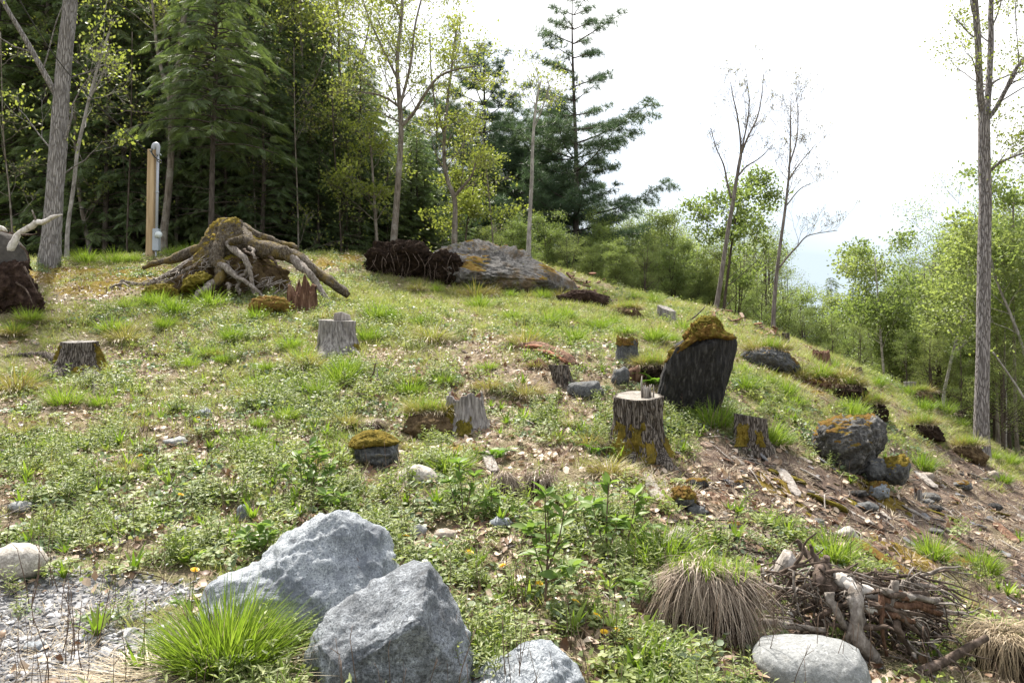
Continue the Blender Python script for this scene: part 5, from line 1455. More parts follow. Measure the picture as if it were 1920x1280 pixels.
poly_tree('maple_tree', 'small spotted maple in fresh leaf in front of the hemlocks left of centre',
          [([(707, 470, 29), (702, 380, 29), (697, 300, 29), (692, 250, 29)], 5, 2, 12)], m_mapl, m_yell, seed=34, per=4, L=1.9, size=.115, t0=.4)
poly_tree('maple_tree', 'low leafy young maple beside the crooked forked maple', [([(872, 470, 30), (876, 420, 30), (885, 370, 30), (892, 330, 30)], 3, 1, 14)], m_dark, m_yell, seed=35, per=5, L=1.7, size=.115, t0=.2)
for i, (x, y, d, lb) in enumerate([(560, 60, 31, 'yellow green leafed tree over the hemlocks at the top left of centre'), (630, 40, 33, 'tall pale green leafed tree between the hemlocks and the forked maple'), (330, 20, 30, 'budding tree crown hanging in front of the top of the forest'), (215, -20, 31, 'budding broadleaf crown above the slim pale tree')]):
    poly_tree('broadleaf_tree', lb, [([(x, 470, d), (x + 4, 330, d), (x + 8, 200, d), (x + 4, y, d), (x, y - 120, d)], 6, 2.5, 16), ([(x + 8, 200, d), (x + 50, 100, d), (x + 70, 0, d)], 3, 1, 9), ([(x + 6, 230, d), (x - 40, 120, d), (x - 60, 30, d)], 3, 1, 9)], m_mapl, m_yell, seed=36 + i, per=3 if i < 2 else 1.6, L=2.7, size=.12, spread=.25, t0=.4)
rq = np.random.default_rng(66)
for i, (x, d, r0, tp) in enumerate([(238, 27, 3, 60), (480, 29, 2.6, 120), (560, 28, 2.6, 90), (640, 29, 3, 60), (25, 24, 3, 60), (925, 30, 2.4, 250)]):
    k = rq.normal(0, 14)
    poly_tree('understorey_tree', where('thin bare understorey stem', x, 400, [(95, 400, 'thick left tree'), (280, 400, 'utility post'), (396, 400, 'feathery hemlock'), (430, 450, 'uprooted stump'), (745, 400, 'tall forked maple'), (855, 400, 'crooked maple'), (703, 400, 'small spotted maple')]), [([(x, 470, d), (x + k * .4, 360, d), (x + k, 250, d), (x + k * 1.3, tp, d)], r0, 1, 10)], m_mapl if i % 3 else m_dark, m_yell, seed=300 + i, per=.9, L=1.8, size=.1, t0=.25, minr=.006, trop=.1)
# bare trees on the crest
poly_tree('bare_tree', 'taller leaning nearly bare tree left of the pair on the right skyline',
          [([(1343, 580, 27), (1352, 520, 27), (1364, 440, 27), (1374, 380, 27), (1382, 330, 27), (1389, 290, 27)], 6.3, 4, 0),
           ([(1389, 290, 27), (1388, 260, 27), (1382, 215, 27), (1374, 180, 27), (1370, 155, 27)], 3, .8, 8),
           ([(1389, 290, 27), (1402, 258, 27), (1420, 220, 27.2), (1428, 180, 27.3), (1432, 140, 27.4)], 3, .8, 10),
           ([(1390, 285, 27), (1400, 235, 26.8), (1405, 190, 26.7), (1400, 150, 26.6)], 2.5, .7, 8),
           ([(1384, 330, 27), (1400, 312, 26.8), (1425, 296, 26.6), (1450, 270, 26.4)], 2.6, .7, 6),
           ([(1371, 372, 27), (1364, 345, 27), (1357, 310, 26.9), (1344, 280, 26.8), (1332, 240, 26.7)], 3, .9, 6)], m_red, m_bud, seed=41, per=.6, L=1.35, lev=2, size=.045, spread=.05, minr=.0035, trop=.5, ang=(.35, .8), kids=(3, 5))
poly_tree('bare_tree', 'slimmer leaning bare tree with a long side limb on the right skyline',
          [([(1449, 622, 25), (1452, 560, 25), (1460, 480, 25), (1470, 410, 25), (1477, 350, 25), (1481, 300, 25), (1482, 250, 25), (1483, 190, 25)], 5.4, 1.2, 15),
           ([(1461, 502, 25), (1478, 480, 24.9), (1495, 462, 24.8), (1510, 445, 24.7), (1530, 438, 24.6), (1570, 432, 24.5)], 2.6, .8, 9),
           ([(1478, 340, 25), (1490, 320, 25), (1505, 300, 25), (1530, 270, 25)], 2.2, .6, 8),
           ([(1480, 310, 25), (1494, 260, 25), (1496, 210, 25), (1492, 175, 25)], 2.2, .6, 9),
           ([(1475, 385, 25), (1500, 355, 24.9), (1530, 340, 24.8)], 1.8, .5, 6)], m_red, m_bud, seed=42, per=.6, L=1.35, lev=2, size=.045, spread=.05, minr=.003, t0=.5, trop=.5, ang=(.35, .9), kids=(3, 5))
poly_tree('bare_tree', 'dark slim trunk close beside the taller leaning bare tree', [([(1357, 585, 29), (1364, 520, 29), (1376, 430, 29), (1388, 370, 29)], 4.5, 2, 12)], m_dark, m_spring, seed=43, per=10, L=2.0, size=.12, t0=.3)
# the big tree at the right
poly_tree('broadleaf_tree', 'tall straight furrowed grey tree with three leaders at the right edge',
          [([(1838, 872, 17.6), (1840, 800, 17.6), (1843, 650, 17.6), (1845, 500, 17.6), (1847, 380, 17.6), (1846, 310, 17.6), (1845, 240, 17.6), (1845, 200, 17.6)], 17, 13, 0),
           ([(1843, 215, 17.6), (1837, 170, 17.5), (1834, 90, 17.4), (1828, 0, 17.3), (1820, -120, 17.2), (1815, -260, 17)], 9, 6, 9),
           ([(1850, 215, 17.6), (1854, 160, 17.7), (1858, 80, 17.8), (1858, 10, 17.9), (1866, -120, 18), (1870, -240, 18)], 8, 5, 9),
           ([(1850, 225, 17.6), (1866, 205, 17.6), (1885, 170, 17.6), (1905, 130, 17.6), (1935, 90, 17.6), (1990, 0, 17.6)], 6, 4, 8),
           ([(1858, 320, 17.6), (1868, 310, 17.5), (1890, 298, 17.4), (1925, 286, 17.3), (1970, 280, 17.2)], 4, 2, 6),
           ([(1868, 310, 17.5), (1880, 295, 17.4), (1892, 278, 17.3)], 1.8, .7, 2)], m_oak2, m_yell, seed=44, per=4, L=1.7, size=.065, spread=.14, rough=.05, leaf_trunk=8, minr=.004)
# birches and leaning stems in the right wood
for i, (pts, r0, mt, lb, nb) in enumerate([
    ([(1658, 712, 30), (1652, 640, 30), (1648, 580, 30), (1640, 480, 30)], 3.6, m_birch, 'white barked birch stem behind the right ridge', 10),
    ([(1636, 690, 32), (1632, 650, 32), (1626, 600, 32), (1618, 500, 32)], 2.4, m_birch, 'thin white birch left of the other birch stem', 8),
    ([(1768, 752, 27), (1780, 690, 27), (1792, 640, 27), (1806, 590, 27), (1820, 480, 27)], 4.6, m_birch, 'speckled grey birch leaning right behind the far ridge', 12),
    ([(1905, 872, 26), (1904, 780, 26), (1902, 660, 26), (1898, 500, 26), (1900, 380, 26)], 5, m_mapl, 'slender trunk in the dark wood right of the furrowed tree', 12),
    ([(1885, 860, 28), (1886, 760, 28), (1884, 640, 28), (1886, 500, 28)], 3.4, m_pale, 'pale thin trunk in the dark wood at the right edge', 8),
    ([(1960, 830, 23), (1925, 755, 23), (1890, 700, 23), (1862, 660, 23)], 4.2, m_pale, 'grey dead leaning trunk crossing behind the furrowed tree', 0),
    ([(1950, 800, 25), (1920, 660, 25), (1895, 590, 25), (1870, 530, 25), (1855, 470, 25)], 5, m_pale, 'bent grey limbed tree at the right edge', 12),
    ([(1870, 800, 29), (1868, 700, 29), (1872, 590, 29), (1890, 500, 29), (1900, 420, 29)], 5.5, m_mapl, 'many branched grey tree behind the furrowed tree', 18)]):
    poly_tree('birch_tree' if 'birch' in lb else 'broadleaf_tree', lb, [(pts, r0, r0 * .4, nb)], mt, m_spring, seed=50 + i, per=8, L=2.4, size=.12, spread=.22, t0=.45)

# ---- conifers: one of each kind, then copies
SPRAY = [(0, 0, 0), (.03, .5, 0), (0, 1, -.06), (-.03, .5, 0)]
SPF = [(0, 1, 2, 3)]
_sp, _sf = list(SPRAY), list(SPF)
for k in range(9):
    y0 = .06 + .095 * k
    L_ = .40 * (1 - .075 * k)
    for s_ in (-1, 1):
        b0 = len(_sp)
        dx, dy = s_ * L_ * .85, L_ * .6
        _sp += [(0, y0, 0), (dx * .5 + .018, y0 + dy * .5 - .02, -.01), (dx, y0 + dy, -.07), (dx * .5 - .018, y0 + dy * .5 + .022, -.01)]
        _sf.append((b0, b0 + 1, b0 + 2, b0 + 3))
SPRAY, SPF = np.array(_sp), np.array(_sf)

def conifer(H, R, h0, nb, seed, sp=9, size=.5, droop=.25, shape=.75, dead=14, trunk_r=.16, conem=m_hem):
    """a hemlock at the origin: returns trunk mesh and crown mesh"""
    r_ = np.random.default_rng(seed)
    tr_ = MB()
    z = np.linspace(-.4, H, 12)
    wob = np.stack([.06 * fbm(np.stack([z * .3, z * 0 + seed, z * 0], -1), 2, seed), .06 * fbm(np.stack([z * .3, z * 0 + seed + 9, z * 0], -1), 2, seed)], -1)
    tr_.tube(np.concatenate([wob, z[:, None]], 1), np.linspace(trunk_r, .015, 12), 8, rough=.06)
    pos, fr, sc, va = [], [], [], []
    for k in range(nb):
        u = (k + r_.random()) / nb
        zz = h0 + (H - h0) * u ** .9
        az = k * 2.399 + r_.normal(0, .4)
        L = R * (1 - u) ** shape * r_.uniform(.6, 1.15) + .25
        rad = np.array([math.cos(az), math.sin(az), 0])
        perp = np.array([-rad[1], rad[0], 0])
        rise = .35 * (1 - u) * 0 + .18 + .5 * u
        n = 6
        s = np.linspace(0, 1, n)
        pts = rad * (s * L)[:, None] + np.array([0, 0, 1]) * (zz + L * (rise * s - (droop + rise * .7) * s * s))[:, None]
        tr_.tube(pts, np.linspace(.03, .006, n) * (.5 + .5 * L / R), 4, cap=False)
        bv = r_.random()
        m_ = max(3, int(sp * (.35 + .65 * L / R)))
        for q in range(m_):
            t = r_.uniform(.22, 1.0) if q else 1.0
            pp = np.array([np.interp(t, s, pts[:, c]) for c in range(3)])
            side = (1 if q % 2 else -1) * r_.uniform(.35, 1.2) * (1 if t < .97 else .1)
            y = nrm(rad * math.cos(side) + perp * math.sin(side) + np.array([0, 0, -.5 + .3 * (rise - 2 * (droop + rise * .7) * t)]) + r_.normal(0, .2, 3))
            zax = nrm(np.array([0, 0, .8]) + r_.normal(0, .5, 3))
            x = nrm(np.cross(y, zax))
            pos.append(pp); fr.append(np.stack([x, y, np.cross(x, y)]))
            sc.append(size * r_.uniform(.7, 1.25) * (.55 + .45 * L / R)); va.append(np.clip(.25 + .5 * bv + .25 * r_.random() + .12 * (t - .6), 0, 1))
    for k in range(dead):
        zz = r_.uniform(.8, h0 + .5); az = r_.uniform(0, 6.28); L = r_.uniform(.5, R * .7)
        rad = np.array([math.cos(az), math.sin(az), r_.uniform(-.2, .1)])
        tr_.tube(np.stack([rad * s * L + [0, 0, zz - .1 * L * s * s] for s in (0, .5, 1)]), [.014, .009, .004], 4, cap=False)
    cr = MB().scatter(SPRAY, SPF, np.array(pos), np.array(fr), np.array(sc), np.array(va))
    return tr_.mesh('trunk', m_con), cr.mesh('crown', conem)

TUFT = []
TUF = []
rt_ = np.random.default_rng(3)
for k in range(16):
    dv = nrm(np.array([0, .55, .3]) + rt_.normal(0, .6, 3))
    pv = nrm(np.cross(dv, rt_.normal(size=3))) * .075
    b0 = len(TUFT)
    TUFT += [-pv * .4, pv * .4, dv * 1.0]
    TUF.append((b0, b0 + 1, b0 + 2))
TUFT, TUF = np.array(TUFT), np.array(TUF)

def pine(H, R, h0, whorls, seed, per=5, shape=.6, trunk_r=.2, tuft=.3, nt=26, skew=0.0, gap=.0):
    r_ = np.random.default_rng(seed)
    tr_ = MB()
    z = np.linspace(-.5, H, 14)
    tr_.tube(np.stack([.08 * np.sin(z * .4 + seed), .06 * np.cos(z * .5), z], -1), np.linspace(trunk_r, .02, 14), 9, rough=.06)
    pos, fr, sc, va = [], [], [], []
    for k in range(whorls):
        u = k / (whorls - 1)
        zz = h0 + (H - h0) * u
        nb = per if u < .9 else 3
        a0 = r_.uniform(0, 6.28)
        for b in range(nb):
            if r_.random() < gap: continue
            az = a0 + b * 2 * PI / nb + r_.normal(0, .3)
            L = (R * (1 - u) ** shape * r_.uniform(.42, 1.3) + .35) * (1 + skew * math.cos(az))
            rad = np.array([math.cos(az), math.sin(az), 0]); perp = np.array([-rad[1], rad[0], 0])
            n = 7
            s = np.linspace(0, 1, n)
            rise = r_.uniform(.0, .22) + .55 * u
            pts = rad * (s * L)[:, None] + perp * (L * .1 * r_.normal() * s * s)[:, None] + np.array([0, 0, 1]) * (zz + L * (rise * s - .3 * (1 - u) * s + .3 * (1 - u) * s ** 2.5))[:, None]
            tr_.tube(pts, np.linspace(.045, .01, n) * (.4 + .6 * L / R), 5, cap=False)
            bv = r_.random()
            ns = max(2, int(7 * L / R + 1))
            for q in range(ns):
                t = .35 + .65 * (q + r_.random()) / ns
                pp = np.array([np.interp(t, s, pts[:, c]) for c in range(3)])
                sd = (1 if q % 2 else -1)
                Ls = L * .32 * r_.uniform(.5, 1.2) * (1.25 - .6 * t)
                e = pp + (rad * .75 + perp * sd * .75) * Ls + [0, 0, .12 * Ls]
                tr_.tube(np.stack([pp, (pp + e) / 2, e]), [.014, .009, .004], 4, cap=False)
                k_ = max(4, int(nt * Ls / (R * .3)))
                tt = r_.uniform(.15, 1.05, k_)
                pos.append(pp + (e - pp) * tt[:, None] + r_.normal(0, 1, (k_, 3)) * np.array([.13, .13, .05]) * (.5 + Ls))
                y = nrm((e - pp) + r_.normal(0, .35, (k_, 3)) * Ls + [0, 0, .25 * Ls])
                zx = nrm(np.array([0, 0, 1.0]) + r_.normal(0, .3, (k_, 3)))
                x = nrm(np.cross(y, zx))
                fr.append(np.stack([x, y, np.cross(x, y)], 1)); sc.append(tuft * r_.uniform(.7, 1.2, k_)); va.append(np.clip(.15 + bv * .5 + .35 * r_.random(k_), 0, 1))
    cr = MB().scatter(TUFT, TUF, np.concatenate(pos), np.concatenate(fr), np.concatenate(sc), np.concatenate(va))
    return tr_.mesh('trunk', m_con), cr.mesh('crown', m_pine)

def plant_tree(name, meshes, label, loc, rz=0, sc=1.0, group=None, cat='tree'):
    t = thing(name, label, cat, loc, group, rz)
    t.scale = (sc, sc, sc) if np.isscalar(sc) else sc
    link('trunk', meshes[0], t)
    link('crown', meshes[1], t)
    return t

HEM = [conifer(17, 3.3, 1.6, 190, 1, sp=18, size=.62), conifer(15, 2.9, .8, 180, 2, sp=18, size=.6, droop=.32), conifer(18, 3.0, 3.0, 180, 3, sp=18, size=.6, shape=.6)]
rh = np.random.default_rng(14)
def top_left(x):
    return np.interp(x, [-300, 380, 430, 480, 540, 600, 660, 720, 790, 860, 920, 1000, 1080, 1150, 1220, 1300], [-330, -300, -260, -220, -90, 10, 90, 170, 250, 285, 300, 320, 350, 385, 420, 470])
hem_lab = 'dark hemlock among the massed hemlocks of the left forest'
HMARKS = [(95, 400, 'thick left tree'), (280, 400, 'utility post'), (310, 400, 'mottled forked trunk'), (396, 400, 'feathery hemlock'), (430, 450, 'uprooted stump'), (745, 400, 'tall forked maple'), (855, 400, 'crooked maple'), (993, 400, 'thin pale maple'), (703, 400, 'small spotted maple'), (590, 400, 'gap right of the uprooted roots')]
spots = []
for d, n, lo, hi in ((29.5, 9, 150, 690), (32, 16, -60, 800), (35.5, 18, -120, 960), (40, 20, -160, 1120), (46, 20, -200, 1180), (54, 20, -240, 1200), (64, 22, -260, 1240), (33.5, 8, 560, 1010)):
    for k in range(n):
        x = lo + (hi - lo) * (k + rh.uniform(.15, .85)) / n
        spots.append((x, d + rh.uniform(-1.3, 1.3)))
spots = [q for q in spots if q[0] < 1075]
for i, (x, d) in enumerate(spots):
    b = on_ground(x, d)
    ytop = top_left(x) + rh.uniform(-40, 130)
    if d < 31: ytop += rh.uniform(60, 260)
    H = W(x, ytop, d)[2] - b[2]
    H = np.clip(H, 4.5, 24)
    v = i % 3
    s = H / (17, 15, 18)[v]
    plant_tree('hemlock_tree', HEM[v], (where('dark hemlock standing', x, 400, HMARKS) if d < 35 else hem_lab), tuple(b - [0, 0, .1]), rh.uniform(0, 6.28), (min(max(s, .62), s * 1.35) * rh.uniform(.85, 1.1),) * 2 + (s,), 'hemlocks massed in the left forest')
b = on_ground(396, 25.5)
H = W(405, -160, 25.5)[2] - b[2]
hm = conifer(H, 2.1, H * .33, 170, 7, sp=17, size=.5, trunk_r=.11, dead=24)
plant_tree('hemlock_tree', hm, 'feathery hemlock with a bare lower trunk standing before the forest behind the uprooted stump', tuple(b))
# pines
b = on_ground(1078, 37)
H = W(1085, 2, 37)[2] - b[2]
plant_tree('pine_tree', pine(H, 3.3, H * .27, 18, 5, per=5, shape=.5, nt=26, skew=.08, gap=.26), 'tallest white pine with open layered limbs against the white sky', tuple(b), .2)
for i, (x, yt, d, lb) in enumerate([(905, 92, 42, 'white pine behind the crooked maple, second tallest against the sky'), (962, 205, 45, 'white pine between the two taller pines'), (1000, 235, 39, 'shorter white pine just left of the tallest pine'), (815, 170, 47, 'white pine mostly hidden behind the two forked maples')]):
    b = on_ground(x, d)
    H = W(x, yt, d)[2] - b[2]
    plant_tree('pine_tree', pine(H, 3.9, H * .2, 17, 60 + i, per=5, nt=36, tuft=.34), lb, tuple(b), i)
# dead limbs lying across the shade at the far left edge
for i, (x, d) in enumerate([(500, 26.5), (610, 28), (570, 27)]):
    pass

# ---- broadleaf wood on the right: one of each kind, then copies
def spring_tree(H, seed, nstem=2, per=7, size=.17, leafm=m_spring, L=.26, nb=13, spread=.3):
    r_ = np.random.default_rng(seed)
    tr_, tips = MB(), []
    for s in range(nstem):
        az, k = r_.uniform(0, 6.28), r_.uniform(.03, .16) * (s > 0)
        z = np.linspace(0, 1, 9)
        top = H * r_.uniform(.8, .98)
        ln = np.stack([np.cos(az) * k * H * z ** 1.3 + .12 * np.sin(z * 5 + s), np.sin(az) * k * H * z ** 1.3 + .12 * np.cos(z * 4 + s), z * top - .3], -1)
        rad = np.linspace(.011 * H, .0015 * H, 9)
        tr_.tube(ln, rad, 7, rough=.06)
        for b in range(nb):
            u = r_.uniform(.22, 1)
            p = np.array([np.interp(u, z, ln[:, c]) for c in range(3)])
            a = r_.uniform(0, 6.28)
            el = r_.uniform(.25, 1.0)
            grow(tr_, p, [math.cos(a), math.sin(a), el], H * L * (1.25 - .7 * u) * r_.uniform(.6, 1.1), .006 * H * (1.1 - u), 2, tips, r_, .3, .15, (3, 5), (.5, 1.0), 5, .006)
    lv = leaves_at(tips, per, spread, size, r_)
    return tr_.mesh('trunk', m_dark), lv.mesh('crown', leafm)
SPR = [spring_tree(13, 1, per=6, size=.10, spread=.3), spring_tree(13, 2, 3, per=5, size=.095, spread=.3), spring_tree(12, 3, 1, per=8, size=.095, spread=.3), spring_tree(13, 4, 2, per=2, size=.085), spring_tree(8, 6, 4, per=6, size=.11, spread=.25, leafm=m_spring)]
HS = (13, 13, 12, 13, 8)
def top_right(x):
    return np.interp(x, [1120, 1180, 1250, 1320, 1400, 1450, 1500, 1560, 1610, 1660, 1720, 1790, 1850, 1920, 2050], [400, 395, 375, 410, 395, 450, 500, 545, 555, 470, 440, 385, 370, 340, 300])
kinds = ['light green spring tree in the wood beyond the right ridge', 'many stemmed spring green tree in the wood beyond the right ridge', 'round crowned fresh green tree in the wood beyond the right ridge', 'thinly leafed grey twigged tree in the wood beyond the right ridge', 'low grey green shrub in the wood beyond the ridge']
rr = np.random.default_rng(8)
TMARKS = [(1350, 500, 'taller bare tree'), (1460, 500, 'slim bare tree'), (1655, 650, 'white birch'), (1785, 650, 'leaning speckled birch'), (1845, 600, 'furrowed right tree'), (1085, 400, 'tallest pine'), (1706, 710, 'far right skyline stump'), (1605, 695, 'brown skyline stump'), (1540, 670, 'rotten skyline stump')]
spots = []
for d, n, lo, hi in ((31, 13, 1090, 2000), (36, 17, 1080, 2050), (42, 18, 1080, 2060), (50, 18, 1080, 2080), (60, 18, 1140, 2100), (75, 20, 1150, 2150), (95, 20, 1200, 2150)):
    for k in range(n):
        spots.append((lo + (hi - lo) * (k + rr.uniform(.1, .9)) / n, d + rr.uniform(-2, 2)))
for i, (x, d) in enumerate(spots):
    b = on_ground(x, d)
    yt = top_right(x) + abs(rr.normal(0, 55)) + (rr.uniform(40, 130) if d < 40 else 0)
    v = int(rr.choice(4, p=[.28, .24, .22, .26]))
    H = W(x, yt, d)[2] - b[2]
    if H < 3: continue
    if H < 7: v = 4
    s = H / HS[v]
    plant_tree('broadleaf_tree', SPR[v], (where(('light green spring tree', 'many stemmed spring tree', 'round crowned fresh green tree', 'thinly leafed grey twigged tree', 'low grey green shrub')[v], x, 650, TMARKS) if d < 38 else kinds[v]), tuple(b), rr.uniform(0, 6.28), (s * rr.uniform(.9, 1.25),) * 2 + (s,), 'trees of the wood beyond the right ridge, ' + ('light', 'many stemmed', 'round crowned', 'thin', 'shrubs')[v])
# dark understorey: shrubs on the edge of the wood
for i, (x, d, yt) in enumerate([(930, 31, 400), (975, 30, 405), (1030, 32, 400), (1065, 31, 420), (1110, 31, 450), (1160, 30, 450), (1210, 30, 440), (1260, 31, 450), (1130, 34, 400), (1185, 35, 395), (1240, 36, 400), (1310, 30, 500), (1380, 31, 470), (1430, 30, 520), (1510, 29, 570), (1560, 29, 590), (1610, 28, 600), (1700, 28, 610), (1745, 27, 620), (1800, 26, 640), (1880, 25, 620), (1940, 25, 560), (1860, 30, 560), (1985, 27, 520)]):
    b = on_ground(x, d)
    H = max(W(x, yt, d)[2] - b[2], 2.2)
    s = H / 8
    k = (4 if i % 3 else 0) if i < 12 else (2 if i % 2 else 1)
    s = H / HS[k]
    plant_tree('shrub' if k == 4 else 'broadleaf_tree', SPR[k], where('low grey green shrub', x, 470, TMARKS) if k == 4 else where('short leafy tree', x, 640, TMARKS), tuple(b), i * 1.7, (s * 1.15,) * 2 + (s,), 'low shrubs along the ridge' if k == 4 else 'short trees at the front edge of the right wood', 'shrub' if k == 4 else 'tree')
for i, (x, d, yt) in enumerate([(1560, 60, 520), (1600, 70, 540), (1690, 55, 560), (1740, 40, 560), (1850, 38, 620), (1900, 36, 640), (1300, 55, 480)]):
    b = on_ground(x, d)
    H = W(x, yt, d)[2] - b[2]
    plant_tree('hemlock_tree', HEM[1], 'dark evergreen among the light green trees of the right wood', tuple(b), i, H / 15, 'evergreens in the right wood')
# ------------------------------------------------------------------ grass blades, tussocks
def blades(mb, base, az, L, tilt, curl, w, segs=4, var=None, twist=0.0):
    N = len(base)
    s = np.linspace(0, 1, segs + 1)
    ang = tilt[:, None] + curl[:, None] * s[None] ** 1.3
    st = (L / segs)[:, None]
    hx = np.cumsum(np.concatenate([np.zeros((N, 1)), np.sin(ang[:, :-1]) * st], 1), 1)
    hz = np.cumsum(np.concatenate([np.zeros((N, 1)), np.cos(ang[:, :-1]) * st], 1), 1)
    d = np.stack([np.cos(az), np.sin(az), 0 * az], -1)
    pts = base[:, None] + hx[..., None] * d[:, None] + hz[..., None] * np.array([0, 0, 1.0])
    a2 = az + twist * rng.normal(size=N)
    sd = np.stack([-np.sin(a2), np.cos(a2), 0 * az], -1)
    wd = w[:, None] * np.array([.7, 1.0, .85, .55, .06] if segs == 4 else np.interp(s, [0, .3, .7, 1], [.7, 1, .7, .06]))[None]
    V = np.stack([pts - sd[:, None] * wd[..., None] / 2, pts + sd[:, None] * wd[..., None] / 2], 2).reshape(N, -1, 3)
    k = 2 * (segs + 1)
    f = np.array([(2 * i, 2 * i + 1, 2 * i + 3, 2 * i + 2) for i in range(segs)])
    F_ = (f[None] + (np.arange(N) * k)[:, None, None]).reshape(-1, 4)
    if var is None: var = rng.random(N)
    mb.add(V.reshape(-1, 3), F_, np.repeat(var, k))
    return mb

def tuft(n, r, L, w, tilt=(.0, .75), curl=(.4, 1.6), seed=0, lvar=.35):
    r_ = np.random.default_rng(seed)
    rad = r * np.sqrt(r_.random(n))
    a = r_.uniform(0, 2 * PI, n)
    base = np.stack([np.cos(a) * rad, np.sin(a) * rad, -.02 + 0 * a], -1)
    az = a + r_.normal(0, .6, n)
    t = tilt[0] + (tilt[1] - tilt[0]) * (rad / r) ** .8 + r_.normal(0, .12, n)
    c = r_.uniform(*curl, n) * (.5 + .5 * rad / r)
    return blades(MB(), base, az, L * (1 - lvar + 2 * lvar * r_.random(n) ** 1.2) * (1 - .15 * rad / r), np.clip(t, 0, 1.3), c, w * r_.uniform(.7, 1.3, n), var=r_.random(n), twist=.8)

TUS = [(tuft(330, .13, .30, .008, seed=i, curl=(.3, 1.4)).mesh('green_blades', m_tuss), tuft(130, .17, .22, .007, tilt=(.5, 1.35), curl=(.6, 1.9), seed=20 + i).mesh('dry_blades', m_straw)) for i in range(4)]
TUS2 = [(tuft(330, .16, .34, .007, tilt=(.1, 1.0), curl=(.6, 2.0), seed=40 + i).mesh('green_blades', m_olive), tuft(260, .19, .3, .007, tilt=(.4, 1.3), curl=(.8, 2.2), seed=60 + i).mesh('dry_blades', m_straw)) for i in range(2)]
def tussock(q, k, s, rz, label, group=None, kinds=TUS, zs=1.0):
    t = thing('grass_tussock', label, 'grass tussock', tuple(q), group, rz)
    t.scale = (s, s, s * zs)
    tag(link('green_blades', kinds[k % len(kinds)][0], t), kind='stuff')
    tag(link('dry_blades', kinds[k % len(kinds)][1], t), kind='stuff')
    return t
r_ = np.random.default_rng(31)
TLIST = [(395, 578), (300, 578), (330, 560 + 30), (240, 580), (210, 625), (280, 575), (55, 605), (30, 560 + 65), (390, 670), (420, 680), (440, 640), (310, 615), (480, 600), (545, 655), (565, 680), (710, 600), (740, 605), (790, 610), (690, 640),
         (770, 740), (480, 725), (350, 690), (160, 495), (215, 495), (250, 492), (320, 480), (345, 478), (360, 470), (1030, 610), (1060, 600), (1080, 640), (1010, 640), (960, 600), (900, 580), (1350, 790), (1335, 800), (1390, 700), (1400, 730), (1440, 720), (1470, 740), (1490, 760), (1600, 780), (1590, 768), (1240, 1085 - 30), (1770, 770), (1700, 740), (1800, 800), (1730, 770), (1745, 800), (1860, 860), (1640, 725), (1560, 690), (1190, 560), (1225, 570), (1150, 610), (1120, 620), (1280, 620), (1260, 640), (1230, 640), (1300, 690), (1745, 1045), (1850, 1075), (1835, 1065), (1560, 1000 + 48), (1680, 890), (1730, 880), (1440, 830), (1460, 835), (1890, 870), (1880, 905), (640, 720), (600, 740), (120, 760), (60, 720), (650, 705)]
for i, (x, y) in enumerate(TLIST):
    q = P(x, y)
    tussock(q - [0, 0, .01], i, r_.uniform(.75, 1.35) * (1.15 if q[1] > 15 else .9), r_.uniform(0, 6.28), where('fresh green grass tuft', x, y), 'fresh grass tussocks on the slope')
for x, y, s, lb in [(812, 640, 1.5, 'large drooping olive tussock above the middle of the slope'), (985, 650, 1.45, 'dark drooping tussock over the red brown log'), (890, 560, 1.7, 'brownish seedy grass clump in front of the grey outcrop'), (1235, 690, 1.2, 'drooping dry grass clump between the small rotten stump and the slab'), (235, 640, 1.3, 'dry skirted grass clump right of the left stump'), (30, 735, 1.4, 'dry grass clump under the left edge below the left stump'), (570, 690, 1.2, 'grey skirted grass clump left of the splinter edged stump')]:
    tussock(P(x, y), int(s * 10), s, x, lb, None, TUS2)
for cx_, top_, wd_, dd_, sd_, tf_ in LEDGES:
    if not tf_: continue
    for k in range(3):
        x_ = cx_ + wd_ * (-.3 + .3 * k)
        p_ = W(x_, top_ + 4, dd_ - .1)
        tussock(p_, sd_ + k, .5 + wd_ / 200 * dd_ / 12, x_, where('drooping dry tussock on the bank', x_, top_), 'dry tussocks on the banks', TUS2 if k % 2 == 0 else TUS)
for i, (x, y) in enumerate([(820, 548), (850, 552), (885, 550), (920, 556), (955, 558), (990, 560), (1020, 562), (1050, 560), (1000, 545), (780, 545), (1075, 562)]):
    tussock(P(x, y), i, .9 + .1 * (i % 4), i, where('seedy grass clump', x, y), 'grass clumps along the foot of the grey outcrop', TUS2 if i % 2 else TUS)
for i in range(42):
    x, y = r_.uniform(20, 1240), r_.uniform(600, 900)
    tussock(P(x, y), i, r_.uniform(.6, 1.1), r_.uniform(0, 6.28), where('low half dry grass tuft', x, y), 'half dry grass tufts on the middle slope', TUS2 if i % 3 else TUS, r_.uniform(.6, .9))
